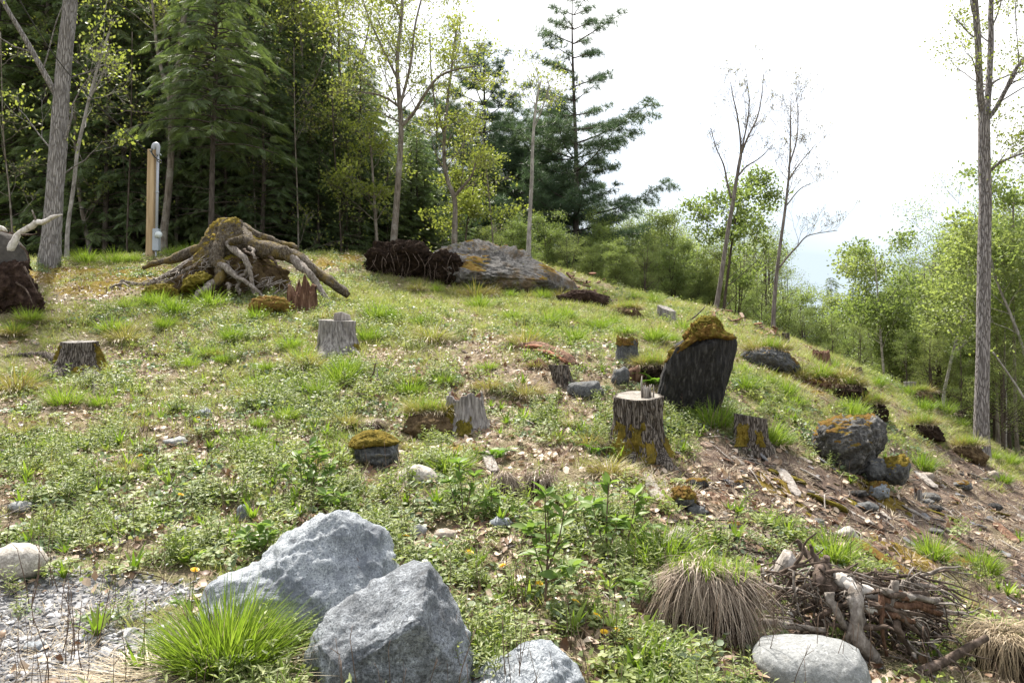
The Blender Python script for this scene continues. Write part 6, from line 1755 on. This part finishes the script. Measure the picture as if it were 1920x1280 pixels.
# the big green one at the front and its dry straw
q = P(425, 1250)
ht = thing('grass_tussock', 'large bright green sedge tussock in front of the pale boulder', 'grass tussock', tuple(q))
m = tuft(1500, .20, .40, .0085, tilt=(.0, .85), curl=(.2, 1.0), seed=91)
m.v = [v + q for v in m.v]
tag(m.build('green_blades', m_tuss, ht), kind='stuff')
m = tuft(420, .26, .42, .006, tilt=(.9, 1.5), curl=(.2, .9), seed=92)
m.v = [v * [1.15, 1, .8] + q for v in m.v]
m2_ = tuft(260, .2, .36, .006, tilt=(.1, 1.2), curl=(.3, 2.2), seed=94)
m.v.append(np.concatenate(m2_.v) + q); m.f.append(np.concatenate(m2_.f) + m.n); m.a.append(np.concatenate(m2_.a)); m.n += m2_.n
tag(m.build('dry_blades', m_straw, ht), kind='stuff')
q2 = P(290, 1285)
m = tuft(260, .22, .36, .0065, tilt=(1.0, 1.6), curl=(.1, .6), seed=93)
m.v = [v * [1.3, .8, .6] + q2 + [0, 0, .05] for v in m.v]
o = m.build('straw_clump', m_straw, None, off=tuple(q2))
tag(o, 'flattened pale straw clump left of the large green tussock', 'grass tussock', kind='thing')
# the mounds of hanging dead grass
def drape(label, px, ptop, pfoot, wpx, n, seed, mat=m_straw2, green=0, core=m_peat, front=.35):
    f = P(px, pfoot)
    d = f[1]
    s = d / F
    R, H = wpx * s / 2, (pfoot - ptop) * s
    t = thing('dead_grass_mound', label, 'grass mound', tuple(f))
    u, v, w = axes_at(px, d)
    r_ = np.random.default_rng(seed)
    C = f - w * R * .5
    V, F_ = rock_shape([(px - wpx * .42, pfoot + 10), (px - wpx * .38, ptop + (pfoot - ptop) * .62), (px - wpx * .25, ptop + (pfoot - ptop) * .28), (px, ptop + (pfoot - ptop) * .2), (px + wpx * .25, ptop + (pfoot - ptop) * .28), (px + wpx * .38, ptop + (pfoot - ptop) * .62), (px + wpx * .42, pfoot + 10)], d + R * .5, R * 1.2, level=4, p=(.8, .8), noise=((.06, 3),), seed=seed)
    MB().add(V, F_).build('earth_core', core, t)
    a = r_.uniform(0, 2 * PI, n)
    k = r_.random(n) ** .5 * .75
    cl = vnoise(np.stack([a * 2.5, k * 3, a * 0], -1), seed)
    L = H * r_.uniform(.55, 1.35, n) * (1 + .25 * cl)
    seg = 7
    sq = np.linspace(0, 1, seg + 1)
    dirv = np.cos(a)[:, None] * u + np.sin(a)[:, None] * w * .62
    st = C + dirv * (R * k)[:, None] + v * (H * (.9 - .42 * k * k + .2 * vnoise(np.stack([np.cos(a) * k * 3, np.sin(a) * k * 3, a * 0], -1), seed + 2)))[:, None]
    a2 = a + r_.normal(0, .8, n)
    out = (R * np.where(r_.random(n) < .25, r_.uniform(1, 1.7, n), 1) * (1.06 - k) * r_.uniform(.55, 1.3, n) * (1 + .3 * cl))[:, None]
    st = st + v * (H * .1 * r_.normal(size=n) * .6)[:, None]
    dirv = np.cos(a2)[:, None] * u + np.sin(a2)[:, None] * w * .62
    X = np.sin(np.clip(sq * 1.35, 0, PI / 2))
    Z = .13 * np.sin(sq * PI) - 1.0 * np.clip(sq - .12, 0, 1) ** 1.5
    pts = st[:, None] + dirv[:, None] * (out * X[None])[..., None] + v * (L[:, None] * Z[None])[..., None] + u * (r_.normal(.04, .2, n)[:, None] * H * sq[None] ** 2)[..., None]
    sd = nrm(np.cross(dirv, v))
    wd = (.0042 * r_.uniform(.5, 1.5, n))[:, None] * np.interp(sq, [0, .2, 1], [1, 1, .3])[None]
    VV = np.stack([pts - sd[:, None] * wd[..., None] / 2, pts + sd[:, None] * wd[..., None] / 2], 2).reshape(n, -1, 3)
    kk = 2 * (seg + 1)
    ff = np.array([(2 * i, 2 * i + 1, 2 * i + 3, 2 * i + 2) for i in range(seg)])
    tag(MB().add(VV.reshape(-1, 3), (ff[None] + (np.arange(n) * kk)[:, None, None]).reshape(-1, 4), np.repeat(r_.random(n), kk)).build('hanging_blades', mat, t), kind='stuff')
    if green:
        b = C + (np.cos(r_.uniform(0, 6.28, green)) * R * .75 * r_.random(green))[:, None] * u + (r_.normal(0, .25, green) * R)[:, None] * w + v * H * .9
        m = blades(MB(), b, r_.uniform(0, 6.28, green), H * r_.uniform(.15, .4, green), r_.uniform(0, .7, green), r_.uniform(.2, 1.2, green), .006 * r_.uniform(.7, 1.3, green))
        tag(m.build('green_blades', m_tuss, t), kind='stuff')
    return t
drape('big mound of grey brown hanging dead grass with green top left of the root tangle', 1325, 1078, 1208, 215, 2400, 1, green=420)
drape('small clump of grey hanging dead grass below the broken grey stump', 948, 890, 945, 62, 600, 2)
drape('brown hanging dead grass and rootlets right of the small grey clump', 1010, 888, 938, 84, 420, 3, green=20)
drape('mound of tan dead grass at the right edge under the root tangle', 1885, 1180, 1275, 190, 1200, 4, m_straw)
drape('low reddish mat of dead grass on the golden mossed ledge', 690, 786, 812, 80, 420, 5, m_straw2)
drape('dry hanging grass over the undercut bank on the right ridge', 1590, 708, 748, 56, 420, 6, m_straw2, 120)
drape('dead weeds drooping right of the leaning slab', 1425, 640, 668, 80, 500, 7, m_straw2)

# ------------------------------------------------------------------ saplings: every big leaf is a piece of its own
def sap_leaf(L=.075, w=.034):
    s = np.linspace(0, 1, 6)
    wd = w * np.array([.05, .62, 1, .92, .55, .03])
    z = -.16 * L * s ** 2
    c = np.stack([0 * s, s * L, z], -1)
    l = c + np.stack([-wd / 2, 0 * s, wd * .22], -1)
    r = c + np.stack([wd / 2, 0 * s, wd * .22], -1)
    V = np.stack([l, c, r], 1).reshape(-1, 3)
    f = []
    for i in range(5):
        for k in range(2):
            a = i * 3 + k
            f.append((a, a + 1, a + 4, a + 3))
    return MB().add(V, np.array(f), .5).mesh('leaf', m_sap)
LEAFM = sap_leaf()
def sapling(label, px, pfoot, stems, nleaf, seed, size=1.0, name='sapling', grp=None, d=None):
    f = P(px, pfoot)
    d = d or f[1]
    r_ = np.random.default_rng(seed)
    t = thing(name, label, 'sapling', tuple(f), grp)
    mb = MB()
    sites = []
    for (pts, r0) in stems:
        dz = r_.uniform(-.12, .12)
        ln = [W(x, y, d + dz * i / len(pts)) for i, (x, y) in enumerate(pts)]
        ln = smooth_line(ln, 14)
        mb.tube(ln, np.linspace(r0, r0 * .4, 14), 6, rough=.12, seed=seed)
        for k in range(nleaf):
            u = r_.uniform(.22, 1.0) if k > 4 else 1.0 - .02 * k
            p = np.array([np.interp(u * 13, np.arange(14), ln[:, c]) for c in range(3)])
            sites.append((p, nrm(ln[-1] - ln[-3])))
    stm = mb.build('stem', m_stem, t)
    for p, tg_ in sites:
        y = nrm(r_.normal(size=3) * [1, 1, .35] + tg_ * .55)
        z = nrm(np.array([0, 0, 1.0]) + r_.normal(0, .35, 3))
        x = nrm(np.cross(y, z)); z = np.cross(x, y)
        s = size * 1.5 * r_.uniform(.55, 1.25)
        o = bpy.data.objects.new('leaf', LEAFM)
        COL.objects.link(o)
        o.parent = stm
        mm = Matrix(((x[0], y[0], z[0]), (x[1], y[1], z[1]), (x[2], y[2], z[2]))).to_4x4()
        o.matrix_local = Matrix.Translation(Vector(p - f)) @ mm @ Matrix.Scale(s, 4)
    return t
sapling('leafy green sapling with several dark stems right of centre in the foreground', 1022, 1135, [([(1022, 1135), (1026, 1060), (1030, 1010), (1026, 950)], .008), ([(1024, 1090), (1010, 1050), (998, 1010), (992, 990)], .005), ([(1026, 1070), (1045, 1020), (1055, 975), (1060, 935)], .006), ([(1028, 1050), (1024, 1000), (1022, 945), (1024, 925)], .006), ([(1028, 1090), (1055, 1075), (1075, 1060)], .004)], 19, 1)
sapling('upright red stemmed sapling in front of the grey decayed plank', 1140, 1045, [([(1138, 1045), (1137, 985), (1140, 930), (1142, 905)], .008), ([(1138, 1040), (1122, 990), (1110, 945)], .005), ([(1140, 1035), (1155, 990), (1160, 975)], .004)], 17, 2)
sapling('open twiggy sapling left of the big hanging grass mound', 1175, 1030, [([(1170, 1025), (1183, 990), (1195, 960), (1200, 930)], .006), ([(1176, 1020), (1188, 960), (1190, 925)], .006), ([(1165, 1030), (1200, 1000), (1225, 985)], .004), ([(1120, 1060), (1105, 1010), (1095, 970), (1092, 945)], .005)], 13, 3)
sapling('dense leafy green shrub sapling right of the white stone', 868, 975, [([(868, 975), (866, 930), (862, 885), (860, 866)], .006), ([(868, 975), (880, 930), (890, 890)], .005), ([(868, 970), (850, 930), (842, 900)], .005), ([(870, 970), (900, 940), (920, 920)], .005), ([(872, 975), (905, 965), (925, 930)], .004)], 24, 4, .85)
sapling('dense broadleaf bush left of the golden mossed ledge', 572, 930, [([(572, 930), (565, 890), (560, 850)], .006), ([(572, 930), (590, 890), (600, 850)], .006), ([(572, 930), (545, 900), (530, 875)], .005), ([(575, 930), (610, 900), (622, 870)], .005), ([(572, 930), (578, 880), (580, 835)], .006), ([(572, 930), (600, 920), (625, 905)], .005)], 24, 5, .9)
sapling('leafy shoot sprouting at the left shoulder of the pale boulder', 482, 1045, [([(482, 1045), (485, 1015), (488, 985)], .005), ([(482, 1045), (470, 1020), (462, 1000)], .004), ([(484, 1045), (500, 1020), (508, 1000)], .004)], 16, 6, 1.0)
sapling('small leafy shoot above the leafy green shrub by the pale boulder', 622, 965, [([(622, 965), (618, 945), (612, 925)], .004), ([(622, 965), (635, 945), (640, 930)], .004)], 14, 7, .9)
sapling('low glossy leafed shoot beside the straw mound', 1205, 1150, [([(1205, 1150), (1200, 1120), (1195, 1092)], .004), ([(1205, 1150), (1215, 1120), (1222, 1100)], .004)], 15, 8, .9)
sapling('small budding twig plant rising over the big green tussock', 362, 1215, [([(362, 1240), (358, 1170), (362, 1100), (372, 1040)], .004), ([(358, 1180), (345, 1150), (335, 1130)], .002)], 6, 9, .6)

# ferns
def frond(L=.4):
    v, f = MB(), None
    n = 16
    s = np.linspace(0, 1, n)
    rach = np.stack([0 * s, s * L * .9, L * (.5 * s - .75 * s ** 2.2)], -1)
    v.tube(rach, np.linspace(.004, .001, n), 4)
    for i in range(1, n):
        w = .3 * L * math.sin(PI * min(1, .25 + .75 * s[i])) * (1 - .55 * s[i])
        for sg in (-1, 1):
            a = rach[i]
            b = a + np.array([sg * w, .25 * w, -.12 * w])
            m_ = (a + b) / 2
            v.add([a, m_ + [0, .018, .003], b, m_ - [0, .016, -.003]], np.array([(0, 1, 2, 3)]), .5)
    return v.mesh('frond', m_fern)
FR = frond()
def fern(label, px, py, n, s, seed):
    q = P(px, py)
    r_ = np.random.default_rng(seed)
    t = thing('fern', label, 'fern', tuple(q))
    for k in range(n):
        o = link('frond', FR, t)
        o.rotation_euler = (r_.uniform(.2, .8), 0, k * 2 * PI / n + r_.normal(0, .3))
        o.scale = (s * r_.uniform(.8, 1.2),) * 3
    return t
fern('yellow green fern with upright fronds left of the leaning slab', 1228, 722, 8, 1.0, 1)
fern('bright fern below the broken grey stump', 930, 860, 7, .8, 2)
fern('low fern spray under the broken grey stump on the left', 850, 885, 5, .55, 3)
fern('pale fern sprig on the red brown log slope', 1115, 852, 6, .6, 4)

# dandelions
pet = MB()
for ring, (rr_, el, n) in enumerate(((1, .15, 22), (.75, .45, 18), (.45, .85, 12))):
    for k in range(n):
        a = 2 * PI * k / n + ring * .3
        d_ = np.array([math.cos(a) * math.cos(el), math.sin(a) * math.cos(el), math.sin(el)])
        sd = np.array([-math.sin(a), math.cos(a), 0]) * .1
        b = d_ * .15
        e = d_ * rr_
        pet.add([b - sd * .5, b + sd * .5, e + sd, e - sd], np.array([(0, 1, 2, 3)]), ring * .4)
FLW = pet.mesh('flower_head', m_yellow)
pf = MB()
vv, _f = ico(3)
for p in vv[::2]:
    sd = nrm(np.cross(p, [.3, .5, .8])) * .09
    s2 = np.cross(p, sd)
    pf.add([p * .25, p * .9 - sd, p + s2, p * .9 + sd], np.array([(0, 1, 2, 3)]), .5)
PUF = pf.mesh('seed_head', m_puff)
def flower(px, py, label, puff=False, grp=None, h=.1):
    g = P(px, py + 22)
    q = W(px, py, g[1])
    hh = max(q[2] - g[2], .03)
    t = thing('dandelion', label, 'flower', tuple(g), grp)
    MB().tube(smooth_line([g, g + [.01, 0, hh * .5], g + [0, 0, hh]], 6), .003, 5).build('flower_stem', m_gstem, t)
    o = link('seed_head' if puff else 'flower_head', PUF if puff else FLW, t, (0, 0, hh))
    s = (.024 if puff else .027) * rng.uniform(.9, 1.15)
    o.scale = (s, s, s)
    o.rotation_euler = (rng.uniform(.1, .6), rng.uniform(-.3, .3), rng.uniform(0, 6))
flower(783, 1044, 'left one of two white dandelion seed heads above the dark faced boulder', True)
flower(797, 1053, 'right one of two white dandelion seed heads above the dark faced boulder', True)
flower(1133, 1184, 'left yellow dandelion of the pair in the lower middle')
flower(1159, 1181, 'right yellow dandelion of the pair in the lower middle')
flower(1119, 1155, 'yellow dandelion seen edge on above the pair')
flower(1011, 1094, 'yellow dandelion at the foot of the leafy green sapling')
flower(1252, 1246, 'yellow dandelion low in front of the big hanging grass mound')
for x, y in [(263, 854), (338, 927), (372, 783), (365, 1068), (761, 1004), (942, 1060), (1080, 1128), (1183, 1199), (1235, 1222), (880, 1035), (390, 788)]:
    flower(x, y, where('small yellow dandelion', x, y), grp='yellow dandelions among the herbs')

# ------------------------------------------------------------------ ground cover nobody could count
def proto(name, meshes):
    c = bpy.data.collections.new(name)
    for i, me in enumerate(meshes):
        o = bpy.data.objects.new(f'{name}_{i:02d}', me)
        c.objects.link(o)
    return c

def scatter(name, label, coll, nproto, x, y, size, tilt=.15, follow=1.0, lift=0.0, seed=0, zoff=None):
    r_ = np.random.default_rng(seed + 900)
    n = len(x)
    z = gz(x, y) + lift + (0 if zoff is None else zoff)
    fr = slope_frames(x, y, r_.uniform(0, 2 * PI, n), r_.normal(0, tilt, (n, 3)))
    if follow < 1:
        up_ = np.array([0, 0, 1.0]) + r_.normal(0, tilt, (n, 3))
        nz_ = nrm(fr[:, 2] * follow + up_ * (1 - follow))
        xx = nrm(fr[:, 0] - (fr[:, 0] * nz_).sum(-1, keepdims=True) * nz_)
        fr = np.stack([xx, np.cross(nz_, xx), nz_], 1)
    e = euler_of(fr)
    me = bpy.data.meshes.new(name)
    me.vertices.add(n)
    me.vertices.foreach_set('co', np.stack([x, y, z], -1).astype(np.float32).ravel())
    a = me.attributes.new('turn', 'FLOAT_VECTOR', 'POINT'); a.data.foreach_set('vector', e.astype(np.float32).ravel())
    a = me.attributes.new('size', 'FLOAT', 'POINT'); a.data.foreach_set('value', np.asarray(size, np.float32))
    a = me.attributes.new('pick', 'INT', 'POINT'); a.data.foreach_set('value', r_.integers(0, nproto, n).astype(np.int32))
    me.update()
    o = link(name, me)
    g = bpy.data.node_groups.new(name, 'GeometryNodeTree')
    g.interface.new_socket('Geometry', in_out='INPUT', socket_type='NodeSocketGeometry')
    g.interface.new_socket('Geometry', in_out='OUTPUT', socket_type='NodeSocketGeometry')
    N, L = g.nodes, g.links
    gi, go = N.new('NodeGroupInput'), N.new('NodeGroupOutput')
    jn = N.new('GeometryNodeJoinGeometry')
    for po in coll.objects:
        oi = N.new('GeometryNodeObjectInfo')
        oi.inputs['Object'].default_value = po
        oi.inputs['As Instance'].default_value = False
        gti = N.new('GeometryNodeGeometryToInstance')
        L.new(oi.outputs['Geometry'], gti.inputs[0])
        L.new(gti.outputs[0], jn.inputs[0])
    ip = N.new('GeometryNodeInstanceOnPoints')
    ip.inputs['Pick Instance'].default_value = True
    def at(nm, ty):
        q = N.new('GeometryNodeInputNamedAttribute'); q.data_type = ty
        q.inputs['Name'].default_value = nm
        return [s_ for s_ in q.outputs if s_.name == 'Attribute' and s_.enabled][0]
    L.new(gi.outputs[0], ip.inputs['Points'])
    L.new(jn.outputs[0], ip.inputs['Instance'])
    L.new(at('pick', 'INT'), ip.inputs['Instance Index'])
    L.new(at('turn', 'FLOAT_VECTOR'), ip.inputs['Rotation'])
    L.new(at('size', 'FLOAT'), ip.inputs['Scale'])
    L.new(ip.outputs[0], go.inputs[0])
    md = o.modifiers.new(name, 'NODES')
    md.node_group = g
    tag(o, label, kind='stuff')
    return o

def field(n, seed, r0=3.0, r1=31.0, power=1.0, half=40):
    """points thinning out with distance"""
    r_ = np.random.default_rng(seed)
    u = r_.random(n)
    r = (r0 ** power + (r1 ** power - r0 ** power) * u) ** (1 / power)
    a = np.radians(r_.uniform(-half, half, n))
    return np.sin(a) * r, np.cos(a) * r, r

def keep(x, y, r, prob, seed):
    k = np.random.default_rng(seed).random(len(x)) < prob
    return x[k], y[k], r[k]

def patchy(x, y, sc, s): return fbm(np.stack([x * sc, y * sc, 0 * x], -1), 3, s)

def herb(kind, seed):
    r_ = np.random.default_rng(seed)
    mb = MB()
    if kind == 0:      # strawberry like three leaflet tufts
        for k in range(16):
            a = r_.uniform(0, 6.28); rad = r_.uniform(.01, .10); h = r_.uniform(.02, .08)
            c = np.array([math.cos(a) * rad, math.sin(a) * rad, h])
            for j in range(3):
                b = a + (j - 1) * 1.25 + r_.normal(0, .2)
                y = nrm([math.cos(b), math.sin(b), r_.uniform(-.3, .3)])
                z = nrm(np.array([0, 0, 1.0]) + r_.normal(0, .3, 3))
                x = nrm(np.cross(y, z))
                mb.scatter(np.array([(0, 0, 0), (.32, .35, .06), (.3, .75, .06), (0, 1, -.05), (-.3, .75, .06), (-.32, .35, .06)]), np.array([(0, 1, 2, 3), (0, 3, 4, 5)]), [c], np.stack([x, y, np.cross(x, y)])[None], [r_.uniform(.022, .042)], np.array([r_.random()]))
    elif kind == 1:    # upright stalks with narrow leaves
        for k in range(5):
            b0 = np.array([r_.normal(0, .03), r_.normal(0, .03), 0]); H = r_.uniform(.08, .2)
            e = b0 + np.array([r_.normal(0, .03), r_.normal(0, .03), H])
            mb.tube(np.stack([b0, (b0 + e) / 2, e]), [.002, .0018, .001], 4, var=.3)
            nl = 11
            for j in range(nl):
                u = .15 + .85 * j / nl
                a = j * 2.4
                y = nrm([math.cos(a), math.sin(a), r_.uniform(.1, .8)])
                z = nrm(np.array([0, 0, 1.0]) + r_.normal(0, .2, 3)); x = nrm(np.cross(y, z))
                mb.scatter(np.array([(0, 0, 0), (.13, .45, .03), (0, 1, -.12), (-.13, .45, .03)]), np.array([(0, 1, 2), (0, 2, 3)]), [b0 + (e - b0) * u], np.stack([x, y, np.cross(x, y)])[None], [r_.uniform(.035, .065) * (1.2 - .5 * u)], np.array([r_.random()]))
    elif kind == 2:    # round leaved creeping cover
        n = 34
        p = np.stack([r_.normal(0, .07, n), r_.normal(0, .07, n), r_.uniform(.005, .05, n)], -1)
        th = np.linspace(0, 2 * PI, 8)[:-1]
        T = np.concatenate([[(0, 0, 0)], np.stack([np.cos(th) * .5, np.sin(th) * .5, .08 + 0 * th], -1)])
        mb.scatter(T, np.array([(0, i + 1, (i + 1) % 7 + 1) for i in range(7)]), p, rand_frames(n, .7, r_), r_.uniform(.02, .04, n))
    elif kind == 3:    # broad blade rosette
        n = 11
        a = np.arange(n) * 2.4
        blades(mb, np.zeros((n, 3)), a, r_.uniform(.07, .16, n), r_.uniform(.2, .9, n), r_.uniform(.2, .8, n), r_.uniform(.012, .026, n))
    elif kind == 4:    # small mixed low leaves
        n = 46
        p = np.stack([r_.normal(0, .08, n), r_.normal(0, .08, n), np.abs(r_.normal(0, .045, n)) + .005], -1)
        mb.scatter(LEAF, LEAF_F, p, rand_frames(n, .6, r_), r_.uniform(.018, .045, n))
    return mb

HERBS = proto('herb_clump', [herb(k, s + 10 * k).mesh('herb', m) for k, m in ((0, m_herb), (1, m_herb), (2, m_herb2), (3, m_tuss), (4, m_herb), (1, m_herb)) for s in (1, 2)])
FARH = proto('low_plant', [herb(k, s + 10 * k).mesh('herb', m) for k, m in ((4, m_herb), (1, m_herb), (2, m_herb2)) for s in (3, 4)])
GRS = proto('grass_clump', [tuft(26, .05, .13, .0045, tilt=(0, .9), curl=(.3, 1.6), seed=s).mesh('grass', m_grass) for s in range(4)] + [tuft(20, .06, .15, .004, tilt=(.1, 1.0), curl=(.4, 1.8), seed=9).mesh('grass', m_olive)])
DRY = proto('straw_wisp', [tuft(18, .06, .14, .004, tilt=(.7, 1.5), curl=(.2, 1.6), seed=s).mesh('straw', m_straw) for s in range(3)] + [tuft(16, .06, .13, .004, tilt=(.5, 1.5), curl=(.2, 1.9), seed=7).mesh('straw', m_straw2)])
def dead_leaf(seed):
    r_ = np.random.default_rng(seed)
    n = 5
    s = np.linspace(0, 1, n)
    wd = np.array([.1, .5, .62, .42, .05])
    bend = r_.uniform(-.5, .9)
    V = []
    for i in range(n):
        z = bend * (s[i] - .5) ** 2
        cu = r_.uniform(-.1, .45)
        V += [(-wd[i] / 2 + r_.normal(0, .04), s[i] - .5, z + cu * wd[i] * .6), (r_.normal(0, .03), s[i] - .5, z), (wd[i] / 2 + r_.normal(0, .04), s[i] - .5, z + r_.uniform(0, .45) * wd[i] * .6)]
    f = [(i * 3 + k, i * 3 + k + 1, i * 3 + k + 4, i * 3 + k + 3) for i in range(n - 1) for k in range(2)]
    return MB().add(np.array(V), np.array(f), .5).mesh('dead_leaf', m_litter)
LIT = proto('fallen_leaf', [dead_leaf(s) for s in range(6)])
def pebble(seed, mat, flat):
    V, f = ico(2)
    r_ = np.random.default_rng(seed)
    V = V.copy()
    for k in range(7):
        n_ = nrm(r_.normal(size=3)); h = r_.uniform(.5, .85)
        V -= n_ * np.maximum(V @ n_ - h, 0)[:, None]
    V = V * np.array([1, r_.uniform(.55, .9), flat]) * .5
    return MB().add(V, f).mesh('pebble', mat, smooth=False)
PEB = proto('gravel_stone', [pebble(s, m_gravel, .3 + .06 * s) for s in range(5)])
CHP = proto('wood_chip', [pebble(30 + s, mt, .12) for s, mt in enumerate((m_chip, m_slate, m_chip, m_plank))])
def twig(seed):
    r_ = np.random.default_rng(seed)
    p = smooth_line([[-.5, 0, 0], [-.15, r_.normal(0, .07), r_.uniform(0, .08)], [.2, r_.normal(0, .08), r_.uniform(0, .08)], [.5, r_.normal(0, .06), 0]], 7)
    return MB().tube(p, np.linspace(.02, .007, 7), 5).mesh('twig', [m_rootg, m_rootd, m_plank][seed % 3])
TWG = proto('fallen_twig', [twig(s) for s in range(6)])
def deadstem(seed):
    r_ = np.random.default_rng(seed)
    mb = MB()
    p = smooth_line([[0, 0, -.02], [r_.normal(0, .03), r_.normal(0, .03), .4], [r_.normal(0, .07), r_.normal(0, .07), 1]], 7)
    mb.tube(p, np.linspace(.009, .004, 7), 4)
    for k in range(r_.integers(1, 5)):
        i = r_.integers(3, 7)
        a = r_.uniform(0, 6.28)
        mb.tube(np.stack([p[i], p[i] + [math.cos(a) * .1, math.sin(a) * .1, .12]]), [.005, .002], 4)
    return mb.mesh('dead_stem', m_stem)
STM = proto('dead_stalk', [deadstem(s) for s in range(5)])

def G(x, y): return blobs(x, y, GRAVEL)
# dry leaves
x, y, r = field(70000, 1, power=1.05)
w = .42 + .6 * blobs(x, y, LITTER) + .4 * patchy(x, y, 2.4, 3) - .35 * G(x, y) - .1 * blobs(x, y, LUSH) - .3 * blobs(x, y, DIRT)
x, y, r = keep(x, y, r, w, 2)
scatter('leaf_litter', 'pale curled dead leaves lying all over the slope', LIT, 6, x, y, np.random.default_rng(3).uniform(.035, .105, len(x)), tilt=.4, lift=.03, seed=1)
# grass
x, y, r = field(80000, 4, power=1.2)
w = .2 + .55 * blobs(x, y, LUSH) + .35 * patchy(x, y, 1.6, 5) - .6 * G(x, y) - .6 * blobs(x, y, DIRT) - .25 * blobs(x, y, LITTER) - .2 * blobs(x, y, MOSS) + .12 * (r > 12) + .15 * ((r > 9) & (r < 14) & (x < -1))
x, y, r = keep(x, y, r, w, 6)
scatter('meadow_grass', 'thin fresh grass growing in patches over the slope', GRS, 5, x, y, np.random.default_rng(7).uniform(.6, 1.35, len(x)) * np.interp(r, [3, 10, 20], [.75, 1, 1.3]), tilt=.12, follow=.3, seed=2)
# straw
x, y, r = field(44000, 8, power=1.1)
w = .55 + .4 * blobs(x, y, LITTER) + .5 * patchy(x, y, 1.1, 7) - .3 * G(x, y) + .1 * blobs(x, y, LUSH)
x, y, r = keep(x, y, r, w, 9)
scatter('dry_straw_grass', 'flattened straw of last year between the herbs', DRY, 4, x, y, np.random.default_rng(10).uniform(.6, 1.4, len(x)) * np.interp(r, [3, 20], [.9, 1.4]), tilt=.2, follow=.8, seed=3)
# broad leaved herbs
x, y, r = field(30000, 11, r0=3.0, r1=13.5, power=1.15)
w = .14 + .46 * blobs(x, y, HERB) + .45 * patchy(x, y, 2.6, 11) - .45 * G(x, y) - .42 * blobs(x, y, DIRT) - .35 * blobs(x, y, LITTER)
CLEAR = [(995, 1310, .3), (1040, 1290, .25), (787, 930, .22), (1525, 1300, .4), (700, 905, .22), (740, 1300, .3), (1600, 1290, .25)]
w = w - 1.1 * blobs(x, y, CLEAR)
x, y, r = keep(x, y, r, w, 12)
scatter('low_herbs', 'low broad leaved green herbs covering the lower slope', HERBS, 12, x, y, np.random.default_rng(13).uniform(.55, 1.45, len(x)), tilt=.15, follow=.6, seed=4)
x, y, r = field(22000, 14, r0=10, r1=27, power=1.2)
w = .08 + .4 * patchy(x, y, .7, 13) - .5 * blobs(x, y, DIRT)
x, y, r = keep(x, y, r, w, 15)
scatter('upland_herbs', 'scattered small green plants on the upper slope', FARH, 6, x, y, np.random.default_rng(16).uniform(.8, 1.7, len(x)), tilt=.15, follow=.5, seed=5)
# gravel
x, y, r = field(42000, 17, r0=3.2, r1=8, power=1.1)
k = (x < -.2)
x, y, r = x[k], y[k], r[k]
x, y, r = keep(x, y, r, np.clip(G(x, y) * 1.5 - .15, 0, 1), 18)
scatter('gravel', 'broken grey slate gravel at the lower left', PEB, 5, x, y, np.clip(np.random.default_rng(19).lognormal(-3.55, .5, len(x)), .012, .11), tilt=.25, lift=.004, seed=6)
# chips and twigs, mostly on the bare right slope
x, y, r = field(30000, 20, power=1.1)
w = .04 + .34 * blobs(x, y, DIRT) + .08 * ((x > 1.2) & (r < 14))
x, y, r = keep(x, y, r, w, 21)
scatter('wood_debris', 'bits of bark, chips and slate littering the bare soil', CHP, 4, x, y, np.clip(np.random.default_rng(22).lognormal(-3.0, .55, len(x)), .015, .2), tilt=.3, lift=.006, seed=7)
x, y, r = field(16000, 23, power=1.1)
w = .07 + .35 * blobs(x, y, DIRT) + .14 * ((x > 1.2) & (r < 14))
x, y, r = keep(x, y, r, w, 24)
scatter('fallen_twigs', 'small broken twigs scattered over the slope', TWG, 6, x, y, np.random.default_rng(25).uniform(.12, .5, len(x)), tilt=.15, lift=.012, seed=8)
# tiny white strawberry flowers
wf = MB()
for k in range(5):
    a = k * 2 * PI / 5
    d_, n_ = np.array([math.cos(a), math.sin(a), .15]), np.array([-math.sin(a), math.cos(a), 0])
    wf.add([[0, 0, 0], d_ * .5 - n_ * .32, d_, d_ * .5 + n_ * .32], np.array([(0, 1, 2, 3)]), .8)
x, y, r = field(1500, 33, r0=3.3, r1=11, power=1.1)
x, y, r = keep(x, y, r, .1 + .6 * blobs(x, y, HERB) + .4 * patchy(x, y, 1.5, 19), 34)
scatter('white_flowers', 'tiny white flowers among the low herbs', proto('tiny_flower', [wf.mesh('tiny_flower', m_puff)]), 1, x, y, np.random.default_rng(35).uniform(.007, .012, len(x)), tilt=.4, lift=.07, seed=10)
# standing dead stalks
x, y, r = field(3600, 26, r0=3.3, r1=11, power=1.1)
x, y, r = keep(x, y, r, .3 + .5 * patchy(x, y, 1, 15) - .4 * blobs(x, y, DIRT), 27)
scatter('dead_stalks', 'thin brown dead weed stalks standing among the herbs', STM, 5, x, y, np.random.default_rng(28).uniform(.1, .4, len(x)), tilt=.12, follow=.2, seed=9)
